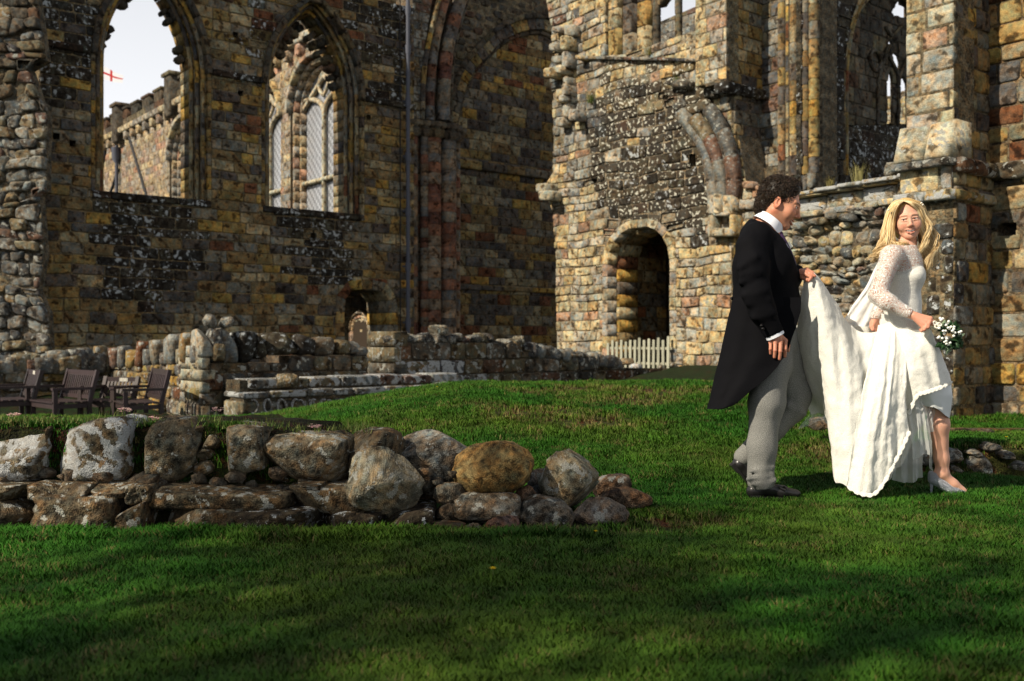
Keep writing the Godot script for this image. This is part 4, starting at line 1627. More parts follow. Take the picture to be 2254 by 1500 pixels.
func build_grass() -> void:
	var rg := RandomNumberGenerator.new()
	rg.seed = 991
	var places := [[], [], []]
	var tints := [[], [], []]
	for band in [[2.25, 3.4, 26000, 0.85], [3.4, 5.0, 40000, 0.85], [5.0, 7.0, 44000, 0.9], [7.0, 9.2, 34000, 1.0], [9.2, 12.0, 26000, 1.15], [12.0, 17.0, 22000, 1.5]]:
		for k in band[2]:
			var d := sqrt(rg.randf_range(band[0] * band[0], band[1] * band[1]))
			var x := rg.randf_range(-0.535, 0.535) * d
			if d > 4.40 and d < 4.72 and x < 0.42:
				continue
			if d > 4.4 and d < 4.85 and x < 0.75 and x > -0.9 and rg.randf() < 0.85:
				continue
			if d > 10.9 and x < 0.16 * d - 0.4:
				continue
			var b := bare(x, d)
			if rg.randf() < b * 0.85:
				continue
			var patch := noise.get_noise_2d(x * 45.0 + 300.0, d * 45.0)
			var fine := noise.get_noise_2d(x * 260.0, d * 260.0 + 90.0)
			var green := Color(0.036, 0.150, 0.010).lerp(Color(0.105, 0.185, 0.018), clampf(0.30 + patch * 1.1 + b * 0.7 + rg.randf_range(-0.2, 0.2), 0.0, 1.0))
			if rg.randf() < 0.035 + 0.4 * b:
				green = Color(0.22, 0.19, 0.07)
			green = green * (0.85 + 0.5 * fine + rg.randf_range(-0.12, 0.12))
			green.a = 1.0
			var s: float = band[3] * rg.randf_range(0.65, 1.2) * (1.0 + 0.35 * fine)
			if d > 4.2 and d < 4.42 and x < 0.4:
				s *= 1.5
			var y := rg.randf() * TAU
			var t := Transform3D(Basis(Vector3.UP, y).scaled(Vector3(s * 1.15, s, s * 1.15)), Vector3(x, hill(x, d), -d))
			var v := rg.randi() % 3
			places[v].append(t)
			tints[v].append(green)
	for v in 3:
		var mm := MultiMesh.new()
		mm.transform_format = MultiMesh.TRANSFORM_3D
		mm.use_colors = true
		mm.mesh = tuft(40 + v, 16, 0.042, 0.036)
		mm.instance_count = places[v].size()
		for i in places[v].size():
			mm.set_instance_transform(i, places[v][i])
			mm.set_instance_color(i, tints[v][i])
		var o := MultiMeshInstance3D.new()
		o.name = numbered("grass")
		o.multimesh = mm
		o.material_override = M["grass"]
		o.set_meta("kind", "stuff")
		o.set_meta("label", "short green turf of the lawn")
		add_child(o)


func boulder(called: String, label: String, box: Array, d: float, col: Color, mat: String, power := 3.2, rough := 0.14, cuts := 3, deep := 0.8, turn := 0.0, roll_ := 0.0, group := "", n := 8) -> MeshInstance3D:
	# box: the photograph's x0, y0, x1, y1
	var a := pix(box[0], box[3], d)
	var b := pix(box[2], box[1], d)
	var size := Vector3(b.x - a.x, b.y - a.y, (b.x - a.x) * deep)
	var c := (a + b) * 0.5
	var t := Transform3D(Basis(Vector3.UP, turn) * Basis(Vector3(0, 0, 1), roll_), c)
	var o := single(called, label, "stone" if called != "boulder" else "boulder", rock_mesh(size * 1.06, int(box[0]) + 17, power, rough, n, cuts, col), M[mat], t, group)
	return o


func wall_stone(o: Node3D, box: Array, d: float, deep: float, col: Color, mat: String, power := 5.0, rough := 0.10, cuts := 2, n := 7, turn := 0.0) -> void:
	var a := pix(box[0], box[3], d)
	var b := pix(box[2], box[1], d)
	var c := (a + b) * 0.5 - Vector3(0, 0, deep * 0.5)
	part(o, "stone", rock_mesh(Vector3((b.x - a.x) * 1.09, (b.y - a.y) * 1.07, deep), int(box[0]) * 3 + int(box[1]), power, rough, n, cuts, col), M[mat], Transform3D(Basis(Vector3.UP, turn + rnd(-0.06, 0.06)) * Basis(Vector3(0, 0, 1), rnd(-0.03, 0.03)), o.transform.affine_inverse() * c))


func build_low_wall() -> void:
	var o := thing("low_wall", "low broken wall of big lichen crusted stones along the front lawn", "wall", Transform3D(Basis(), Vector3(-1.3, 0, -4.55)))
	var g := Color(0.29, 0.225, 0.14)
	var dk := Color(0.21, 0.15, 0.085)
	for q in [[-60, 948, 82, 1064, 1, 5.0], [100, 928, 270, 1064, 1, 6.0], [277, 928, 418, 1066, 2, 3.4], [474, 943, 590, 1046, 2, 4.0], [568, 963, 776, 1066, 2, 3.2], [752, 956, 876, 1062, 0, 3.0]]:
		wall_stone(o, q, 4.62, 0.4, [dk, g, g][q[4]], ["rock_few", "rock_heavy", "rock_few"][q[4]], q[5], 0.08, 3, 11)
	for q in [[415, 985, 474, 1020], [418, 1016, 472, 1062], [432, 960, 480, 992], [395, 935, 440, 975], [82, 945, 104, 1000], [60, 1060, 130, 1076], [590, 1040, 640, 1070]]:
		wall_stone(o, q, 4.68, 0.3, dk, "rock_few", 3.5, 0.14, 3, 6)
	for q in [[-40, 1072, 50, 1104], [55, 1070, 118, 1104], [112, 1070, 188, 1100], [194, 1070, 266, 1100], [268, 1072, 302, 1112], [300, 1072, 330, 1108], [326, 1077, 622, 1124], [626, 1078, 795, 1134], [640, 1070, 700, 1080]]:
		wall_stone(o, q, 4.5, 0.42, dk, "rock_few", 14.0, 0.05, 1, 9)
	for q in [[-60, 1112, 70, 1196], [73, 1100, 240, 1196], [242, 1110, 322, 1196], [326, 1126, 510, 1196], [512, 1130, 692, 1194], [694, 1132, 776, 1192], [764, 1136, 842, 1192], [838, 1130, 944, 1190]]:
		wall_stone(o, q, 4.44, 0.5, dk, "rock_crust" if q[0] > 500 else "rock_few", 11.0, 0.06, 2, 9)
	# small packing stones, too many to pick apart
	var acc := ArrayMesh.new()
	var all := Acc.new()
	var n0 := [rock_mesh(Vector3.ONE, 5, 3.0, 0.2, 3, 3, Color(0.16, 0.12, 0.08)), rock_mesh(Vector3.ONE, 8, 3.0, 0.2, 3, 3, Color(0.11, 0.09, 0.06))]
	for k in 150:
		var px := rnd(-40, 1000)
		var py := rnd(1040, 1170)
		var c: Vector3 = o.transform.affine_inverse() * pix(px, py, 4.62 + rnd(0.0, 0.08))
		var s := rnd(0.025, 0.07)
		var t := Transform3D(Basis.from_euler(Vector3(rnd(0, 6), rnd(0, 6), rnd(0, 6))).scaled(Vector3(s * 1.5, s, s)), c)
		var src: Array = n0[k % 2].surface_get_arrays(0)
		var base := all.v.size()
		for i in src[0].size():
			all.v.append(t * src[0][i])
			all.nn.append((t.basis * src[1][i]).normalized())
			all.c.append(src[3][i])
		for i in src[12]:
			all.ix.append(i + base)
	all.mesh(acc)
	var pk := part(o, "packing_stones", acc, M["rock"])
	pk.set_meta("kind", "stuff")
	# earth heart of the wall, showing dark between the stones
	var eb := rock_mesh(Vector3(2.9, 0.50, 0.56), 33, 8.0, 0.06, 14, 0, Color(0.07, 0.045, 0.022))
	part(o, "earth_core", eb, M["soil"], Transform3D(Basis(), Vector3(-1.0, 0.2, -0.45)))
	# turf and moss capping
	var cap := Acc.new()
	var nx := 90
	var nz := 16
	for j in nz + 1:
		for i in nx + 1:
			var x := lerpf(-2.7, -0.95, float(i) / nx)
			var d := lerpf(4.66, 5.5, float(j) / nz)
			var edge := 1.0 - absf(2.0 * j / nz - 1.0)
			var h := hill(x, d) * 0.0 + 0.44 + 0.05 * noise.get_noise_2d(x * 160, d * 160) + 0.02 * noise.get_noise_2d(x * 700, d * 700) - 0.10 * smoothstep(-1.3, -0.95, x)
			if j == 0:
				h = 0.02
			elif j == 1:
				h = 0.24 + 0.05 * noise.get_noise_2d(x * 300, 7.0)
			var dd := d + (0.04 * noise.get_noise_2d(x * 260, h * 300) if j < 3 else 0.0)
			cap.v.append(o.transform.affine_inverse() * Vector3(x, h, -dd))
			cap.nn.append(Vector3(0.06 * noise.get_noise_2d(x * 700, d * 700) * 8, 1.0 if j > 1 else 0.1, 1.0 if j < 2 else 0.1).normalized())
			var mo := clampf(0.5 + 1.6 * noise.get_noise_2d(x * 110 + 70, d * 110), 0, 1)
			cap.c.append(Color(0.09, 0.05, 0.02).lerp(Color(0.12, 0.12, 0.02), mo))
	for j in nz:
		for i in nx:
			var a := j * (nx + 1) + i
			cap.ix.append_array([a, a + nx + 1, a + 1, a + 1, a + nx + 1, a + nx + 2])
	part(o, "moss_cap", cap.mesh(), M["moss"]).set_meta("kind", "stuff")

	# tumbled stones at the broken end
	boulder("carved_stone", "pale carved block with a groove and hollow, leaning at the wall end", [776, 998, 926, 1128], 4.58, Color(0.34, 0.28, 0.18), "rock_few", 4.5, 0.13, 5, 0.75, 0.5, -0.35)
	boulder("boulder", "angular grey boulder with a cleft, behind the carved block", [868, 950, 1040, 1076], 4.95, Color(0.33, 0.29, 0.22), "rock_few", 2.6, 0.16, 5, 0.8, 0.3)
	boulder("boulder", "large rounded orange brown boulder on top of the heap", [1002, 976, 1170, 1088], 4.74, Color(0.5, 0.31, 0.11), "rock", 2.15, 0.08, 1, 0.85, 0.2, 0.08)
	boulder("boulder", "upright tooth shaped mossy stone right of the orange boulder", [1196, 1002, 1314, 1114], 4.84, Color(0.32, 0.27, 0.17), "rock_few", 2.8, 0.15, 5, 0.8, -0.3, -0.3)
	boulder("boulder", "small oblong brown stone behind the tooth shaped stone", [1308, 1047, 1388, 1096], 5.1, Color(0.24, 0.16, 0.10), "rock_few", 3.2, 0.1, 2, 0.6, 0.2, 0.12)
	boulder("boulder", "long reddish stone at the far right of the heap", [1326, 1074, 1434, 1122], 5.0, Color(0.28, 0.17, 0.10), "rock", 3.0, 0.1, 2, 0.6, 0.1, 0.12)
	boulder("boulder", "low grey three cornered stone nearest the right end", [1262, 1096, 1380, 1156], 4.72, Color(0.33, 0.27, 0.21), "rock_few", 2.5, 0.14, 4, 0.7, 0.2)
	boulder("boulder", "humped grey stone with white lichen dots in the front row", [1142, 1096, 1258, 1166], 4.62, Color(0.25, 0.21, 0.16), "rock_few", 2.9, 0.12, 3, 0.8)
	boulder("boulder", "long flat topped stone under the orange boulder", [1006, 1088, 1142, 1142], 4.6, Color(0.24, 0.19, 0.13), "rock_few", 4.5, 0.09, 2, 0.6)
	boulder("boulder", "rounded brown cobble left under the orange boulder", [956, 1064, 1022, 1108], 4.66, Color(0.27, 0.21, 0.14), "rock", 2.8, 0.1, 1, 0.8)
	boulder("boulder", "dark brown stone between carved block and orange boulder", [896, 1034, 958, 1096], 4.8, Color(0.2, 0.14, 0.09), "rock", 3.0, 0.13, 3, 0.8)
	boulder("boulder", "small purple brown stone at the foot of the heap", [1074, 1137, 1144, 1178], 4.5, Color(0.22, 0.13, 0.10), "rock", 3.4, 0.12, 4, 0.8)
	boulder("boulder", "shadowed stone wedged beneath the long flat stone", [964, 1104, 1024, 1148], 4.64, Color(0.16, 0.12, 0.08), "rock", 3.0, 0.12, 3, 0.8)
	boulder("boulder", "flat dirt stained stone at the front edge of the heap", [936, 1150, 1022, 1184], 4.48, Color(0.18, 0.12, 0.07), "rock", 4.0, 0.1, 3, 0.7)
	boulder("boulder", "small pale chip of stone on the soil at the front", [1014, 1154, 1058, 1182], 4.46, Color(0.27, 0.2, 0.13), "rock_few", 3.0, 0.14, 4, 0.8)
	boulder("boulder", "speckled grey stone standing just right of the orange boulder", [1164, 1028, 1204, 1090], 4.95, Color(0.3, 0.27, 0.24), "rock_few", 3.0, 0.14, 3, 0.8)
	boulder("boulder", "rusty tilted stone chip under the speckled grey stone", [1136, 1074, 1176, 1106], 4.7, Color(0.24, 0.14, 0.08), "rock", 3.6, 0.1, 4, 0.8, 0.4, 0.5)
	# stones about the lawn
	boulder("boulder", "brown stone lying in the grass beside the bride's train", [1784, 920, 1824, 946], 7.0, Color(0.26, 0.2, 0.14), "rock", 3.0, 0.12, 3, 0.8)
	boulder("flat_stone", "flat pale stone sunk in the worn turf of the mound", [1366, 872, 1398, 884], 9.6, Color(0.4, 0.33, 0.26), "rock", 4.0, 0.1, 1, 1.0)
	var bank := thing("stone_bank", "low grassy bank faced with rough lichened stones behind the bride's shoe", "bank", Transform3D(Basis(), Vector3(3.0, 0, -6.3)))
	for q in [[2132, 1008, 2208, 1056], [2224, 1014, 2290, 1056], [2148, 994, 2184, 1012], [2084, 990, 2128, 1024], [2184, 980, 2214, 1002], [2218, 996, 2250, 1016], [2096, 1022, 2140, 1052], [1984, 988, 2044, 1032], [1950, 1000, 1990, 1036], [2040, 985, 2076, 1030], [1900, 985, 1950, 1030]]:
		wall_stone(bank, q, 6.22, 0.3, Color(0.36, 0.32, 0.25), "rock_few", 2.9, 0.15, 4, 6)
	boulder("slab_stone", "dark mossy block lying on the lawn beyond the low bank", [2080, 942, 2174, 966], 8.4, Color(0.15, 0.11, 0.07), "rock", 5.0, 0.12, 2, 0.5)
	var path := part(self, "path", slab([rect_poly(0, 0, 5.0, 0.12)], -0.16, 0.0, Color(0.36, 0.3, 0.2)).mesh(), M["soil"], Transform3D(Basis(), Vector3(4.0, hill(5.0, 10.6) - 0.08, -10.6)))
	path.set_meta("kind", "structure")


func upright(o: Node3D, px: float, y0: float, y1: float, wide: float, b_back: float, w: Wall, col: Color, turn := 0.0) -> void:
	# a squared block standing on the wall, corner towards the camera
	var p := w.at(px, y1)
	var q := w.at(px, y0)
	var t := w.xf().affine_inverse() * Transform3D(Basis(Vector3.UP, atan2(SA, CA) + turn), w.pt(p.x, (p.y + q.y) * 0.5, -b_back))
	part(o, "upright_stone", rock_mesh(Vector3(wide, q.y - p.y, wide * rnd(0.8, 1.2)), int(px) * 5 + 1, 10.0, 0.05, 5, 1, col), M["stone_few"], t)


func build_ruins() -> void:
	# left run of the old chapter house wall, behind the benches
	var w := uwall(20.9, 4.2)
	var o := thing("ruin_wall", "low ruined wall with upright fragments behind the wooden benches", "wall", w.xf())
	var specs := []
	var core := []
	masonry(specs, core, w.shape([-60, 822, 240, 812, 240, 960, -60, 960]), [], {"course": Vector2(0.16, 0.26), "length": Vector2(0.2, 0.5), "tone": "warm", "mat": "stone_few", "proud": 0.04, "round": 0.05, "rough": 0.015})
	lay(o, w, specs, core, 0.8, Color(0.26, 0.2, 0.12), 0.06)
	for k in 15:
		var px := -46.0 + k * 19.5 + rnd(-4, 4)
		var top := lerpf(796, 766, (px + 40) / 280.0) + rnd(-7, 10)
		upright(o, px, top, 824, rnd(0.24, 0.42), rnd(0.0, 0.2), w, tone("grey"))
	w = vwall(6.33, 18.0)
	o = thing("ruin_wall", "sunlit stepping ruined wall climbing to the tall corner block", "wall", w.xf())
	specs = []
	core = []
	masonry(specs, core, w.shape([228, 812, 300, 806, 360, 802, 400, 802, 438, 800, 438, 960, 228, 960]), [], {"course": Vector2(0.18, 0.28), "length": Vector2(0.2, 0.45), "tone": "warm", "mat": "stone_few", "proud": 0.035, "round": 0.05, "rough": 0.012, "warp": 0.02})
	lay(o, w, specs, core, 0.7, Color(0.26, 0.2, 0.12), 0.05)
	for q in [[246, 766, 814, 0.34], [264, 762, 812, 0.3], [282, 770, 812, 0.3], [302, 752, 808, 0.34], [322, 768, 806, 0.3], [338, 748, 806, 0.34], [356, 776, 804, 0.26], [372, 734, 804, 0.34], [390, 768, 802, 0.24], [404, 732, 800, 0.34], [424, 760, 800, 0.28], [232, 774, 814, 0.3]]:
		upright(o, q[0], q[1], q[2], q[3], 0.12, w, tone("grey" if rng.randf() < 0.6 else "warm"))
	# corner block and long wall to the right
	w = uwall(16.09, 9.0)
	o = thing("ruin_wall", "thick ruined wall with a tall corner of squared blocks", "wall", w.xf())
	specs = []
	core = []
	masonry(specs, core, w.shape([450, 800, 640, 800, 640, 784, 812, 784, 812, 960, 450, 960]), [], {"course": Vector2(0.26, 0.32), "length": Vector2(0.28, 0.55), "tone": "dark", "mat": "stone_few", "proud": 0.03, "round": 0.05, "rough": 0.01})
	for row in 7:
		var hh := -0.62 + row * 0.2
		spec(specs, rect_poly(w.at(441, 850).x, hh + 0.01, w.at(462 if row % 2 else 474, 850).x, hh + 0.19), -1.0, 0.03, tone("pale"), "stone_few", "corner_stone", 0.04, 0.02)
	lay(o, w, specs, core, 1.0, Color(0.2, 0.15, 0.1), 0.06)
	for q in [[441, 724, 466, 800, "pale"], [466, 724, 490, 800, "grey"], [490, 722, 524, 800, "grey"], [526, 730, 566, 800, "dark"], [566, 733, 588, 790, "dark"], [590, 733, 656, 782, "dark"], [656, 736, 698, 782, "dark"], [696, 742, 738, 784, "dark"], [738, 748, 774, 782, "dark"], [770, 752, 800, 780, "grey"], [466, 756, 490, 796, "dark"], [782, 764, 812, 786, "grey"]]:
		var a := w.at(q[0], q[3])
		var b := w.at(q[2], q[1])
		var deep := rnd(0.45, 0.6)
		part(o, "upright_stone", rock_mesh(Vector3((b.x - a.x) * 1.02, b.y - a.y, deep), int(q[0]) * 3, 8.0 if q[0] < 600 else 4.5, 0.06, 6, 2, tone(q[4])), M["stone_crust" if q[0] > 520 and q[0] < 660 else "stone_few"], Transform3D(Basis(), Vector3((a.x + b.x) * 0.5, (a.y + b.y) * 0.5, 0.03 - deep * 0.5 + (0.12 if q[1] == 756 else 0.0))))
	single("loose_stone", "pointed pale stone perched on the tall corner, the left one", "stone", rock_mesh(Vector3(0.22, 0.24, 0.22), 4, 2.6, 0.16, 5, 3, Color(0.42, 0.38, 0.3)), M["rock_few"], at_pos(w.pt(w.at(470, 706).x, w.at(470, 706).y, -0.15)))
	single("loose_stone", "squat pale stone perched on the tall corner, the right one", "stone", rock_mesh(Vector3(0.26, 0.19, 0.24), 14, 3.2, 0.14, 5, 3, Color(0.42, 0.38, 0.3)), M["rock_few"], at_pos(w.pt(w.at(504, 708).x, w.at(504, 709).y, -0.15), 0.4))
	# stepped plinth with carved panels before it
	w = uwall(15.35, 9.0)
	o = thing("carved_plinth", "stepped white lichened plinth with a row of worn carved panels", "plinth", w.xf())
	specs = []
	core = []
	for row in [[830, 853, 0.0, 0.5, "stone_heavy", "grey"], [856, 872, 0.16, 0.55, "stone_heavy", "grey"], [876, 930, 0.1, 0.6, "stone_few", "grey"]]:
		var s := w.at(546 if row[0] == 830 else 524, 850).x
		var y1 := w.at(700, row[0]).y
		var y0 := w.at(700, row[1]).y - (0.3 if row[0] == 876 else 0.0)
		while s < w.at(960, 850).x:
			var l := rnd(0.4, 0.8)
			spec(specs, soften(rect_poly(s + 0.01, y0 + 0.01, s + l - 0.01, y1 + rnd(-0.02, 0.01)), 0.03), -0.6, row[2] + rnd(-0.02, 0.03), tone(row[5]), row[4], "step_stone", 0.03, 0.01)
			s += l
		core.append([rect_poly(w.at(530, 850).x, y0 - 0.05, w.at(958, 850).x, y1 - 0.03), row[2]])
	lay(o, w, specs, core, 0.6, Color(0.2, 0.16, 0.1), 0.05)
	for px in [566, 596, 628, 668, 690, 730, 770, 800]:
		var acc := Acc.new()
		for sgn in [-1.0, 1.0]:
			var c := []
			var rr := []
			for i in 9:
				var t := lerpf(-1.9, 1.9, i / 8.0)
				c.append(Vector3(sgn * (0.05 + 0.08 * (1.0 - cos(t))) , 0.11 * sin(t), 0.02 * cos(t)))
				rr.append(0.022)
			acc.tube(c, rr, 6, Color(0.3, 0.27, 0.22))
		var p := w.at(px, 894)
		part(o, "carved_foil", acc.mesh(), M["stone_heavy"], Transform3D(Basis(), Vector3(p.x, p.y, 0.12)))
	single("loose_stone", "squared brown block lying on the white plinth step", "stone", rock_mesh(Vector3(0.36, 0.24, 0.3), 24, 6.0, 0.08, 5, 3, Color(0.33, 0.25, 0.14)), M["rock_few"], at_pos(w.pt(w.at(630, 836).x, w.at(630, 838).y, 0.05), 0.2))
	single("loose_stone", "white lichened stone half buried at the grass crest", "stone", rock_mesh(Vector3(0.42, 0.2, 0.3), 27, 3.0, 0.14, 5, 3, Color(0.4, 0.38, 0.34)), M["rock_heavy"], at_pos(w.pt(w.at(963, 852).x, w.at(963, 852).y, 0.1), 0.2))
	# wall to the right
	w = uwall(16.2, 14.0)
	o = thing("ruin_wall", "dark lichen blotched ruined wall stepping down towards the picket fence", "wall", w.xf())
	specs = []
	core = []
	masonry(specs, core, w.shape([868, 752, 1150, 756, 1160, 770, 1364, 790, 1372, 810, 1470, 812, 1560, 828, 1560, 960, 868, 960]), [], {"course": Vector2(0.25, 0.34), "length": Vector2(0.28, 0.62), "tone": "dark", "mat": "stone_few", "proud": 0.03, "round": 0.045, "rough": 0.012, "zones": [[w.shape([880, 780, 1050, 780, 1050, 860, 880, 860]), "stone_heavy", 0.8, "grey"]]})
	for row in 5:
		var hh := -0.5 + row * 0.31
		spec(specs, rect_poly(w.at(864, 850).x, hh + 0.012, w.at(884 if row % 2 else 898, 850).x, hh + 0.298), -0.95, 0.03, tone("dark"), "stone_few", "corner_stone", 0.05, 0.02)
	lay(o, w, specs, core, 0.9, Color(0.18, 0.14, 0.09), 0.06)
	for k in 17:
		var px := 866.0 + k * 17.5 + rnd(-3, 3)
		var c := w.at(px + 9, 745 + rnd(-3, 4) + (8 if px > 1090 else 0))
		part(o, "coping_stone", rock_mesh(Vector3(rnd(0.2, 0.34), rnd(0.13, 0.24), rnd(0.3, 0.5)), k * 13 + 2, 3.4, 0.13, 5, 3, tone("grey")), M["rock_few"], Transform3D(Basis(Vector3.UP, rnd(-0.5, 0.5)) * Basis(Vector3(0, 0, 1), rnd(-0.2, 0.2)), Vector3(c.x, c.y, -0.18)))
	for k in 12:
		var px := 1166.0 + k * 17.5 + rnd(-3, 3)
		var c := w.at(px + 9, lerpf(772, 800, k / 11.0))
		part(o, "coping_stone", rock_mesh(Vector3(rnd(0.22, 0.36), rnd(0.24, 0.38), rnd(0.35, 0.5)), k * 19 + 5, 5.0, 0.09, 5, 3, tone("grey")), M["stone_few"], Transform3D(Basis(Vector3.UP, rnd(-0.4, 0.4)), Vector3(c.x, c.y, -0.18)))
	single("loose_stone", "lichened stone lying on top of the right hand ruin wall", "stone", rock_mesh(Vector3(0.42, 0.2, 0.34), 41, 4.0, 0.1, 5, 3, Color(0.38, 0.33, 0.24)), M["rock_few"], at_pos(w.pt(w.at(974, 726).x, w.at(974, 727).y, -0.15), 0.2))
	single("loose_stone", "bright white rounded stone below the picket fence", "stone", rock_mesh(Vector3(0.30, 0.17, 0.26), 43, 2.6, 0.06, 5, 1, Color(0.75, 0.72, 0.66)), M["rock"], at_pos(w.pt(w.at(1410, 808).x, w.at(1410, 809).y, -0.15)))
	single("loose_stone", "flat capped brown stone just under the picket fence", "stone", rock_mesh(Vector3(0.34, 0.16, 0.3), 44, 4.0, 0.08, 5, 2, Color(0.4, 0.3, 0.18)), M["rock"], at_pos(w.pt(w.at(1420, 796).x, w.at(1420, 797).y, -0.6)))
	for q in [[1470, 820, 0.3, "curved arch fragment leaning in the rubble, the left one"], [1496, 815, 0.26, "curved arch fragment leaning in the rubble, the right one"]]:
		var acc := Acc.new()
		var c := []
		var rr := []
		for i in 7:
			var t := lerpf(-0.2, 1.3, i / 6.0)
			c.append(Vector3(0.26 * cos(t) - 0.13, 0.26 * sin(t) - 0.12, 0))
			rr.append(0.075)
		acc.tube(c, rr, 6, Color(0.36, 0.31, 0.23))
		single("arch_fragment", q[3], "stone", acc.mesh(), M["stone_few"], Transform3D(Basis(Vector3.UP, 0.5), w.pt(w.at(q[0], q[1]).x, w.at(q[0], q[1]).y, -0.2)))


func bench(at: Vector3, face: Vector2, wide: float, tall: float, slats: int, plaque: bool, label: String) -> void:
	var turn := atan2(face.x, face.y)
	var o := thing("bench", label, "bench", at_pos(at, turn), "dark wooden benches along the ruined wall")
	var c := Color(0.055, 0.036, 0.034)
	var bar := func(called: String, p: Vector3, q: Vector3, w: float, t: float, to: Node3D = o) -> MeshInstance3D:
		var d := q - p
		var acc := Acc.new()
		var y := d.normalized()
		var z := Vector3(0, 0, 1) if absf(y.z) < 0.9 else Vector3.UP
		var x := y.cross(z).normalized()
		z = x.cross(y)
		acc.box(Transform3D(Basis(x, y, z), Vector3.ZERO), Vector3(w, d.length(), t), c * rnd(0.85, 1.2))
		return part(to, called, acc.mesh(), M["wood"], Transform3D(Basis(), (p + q) * 0.5))
	var hw := wide * 0.5
	var lean := 0.13
	var back := -0.26
	for s in [-1.0, 1.0]:
		bar.call("front_leg", Vector3(s * hw, 0, 0.27), Vector3(s * hw, 0.62, 0.27), 0.065, 0.065)
		bar.call("rear_leg", Vector3(s * hw, 0, back), Vector3(s * hw, 0.42, back), 0.065, 0.065)
		bar.call("back_post", Vector3(s * hw, 0.42, back), Vector3(s * hw, tall, back - lean), 0.065, 0.06)
		bar.call("arm", Vector3(s * hw, 0.645, 0.32), Vector3(s * hw, 0.645, back - 0.05), 0.085, 0.04)
		bar.call("side_rail", Vector3(s * hw, 0.37, 0.24), Vector3(s * hw, 0.37, back), 0.03, 0.07)
	bar.call("apron", Vector3(-hw, 0.37, 0.27), Vector3(hw, 0.37, 0.27), 0.08, 0.03)
	for k in 5:
		var z := 0.27 - k * 0.115
		bar.call("seat_slat", Vector3(-hw, 0.43, z), Vector3(hw, 0.43, z), 0.025, 0.085)
	var top := Vector3(0, tall - 0.05, back - lean * 0.9)
	var low := Vector3(0, 0.5, back - lean * 0.16)
	var tr: MeshInstance3D = bar.call("top_rail", top - Vector3(hw, 0, 0), top + Vector3(hw, 0, 0), 0.085, 0.035)
	bar.call("lower_rail", low - Vector3(hw, 0, 0), low + Vector3(hw, 0, 0), 0.06, 0.03)
	for k in slats:
		var x := lerpf(-hw, hw, (k + 1.0) / (slats + 1.0))
		bar.call("back_slat", Vector3(x, low.y, low.z), Vector3(x, top.y - 0.03, top.z + 0.01), wide / slats * 0.5, 0.018)
	if plaque:
		var acc := Acc.new()
		acc.box(Transform3D(), Vector3(0.16, 0.06, 0.006), Color(0.75, 0.72, 0.62))
		part(o, "plaque", acc.mesh(), M["picket"], Transform3D(Basis(), top + Vector3(0.05, 0.0, 0.022)))


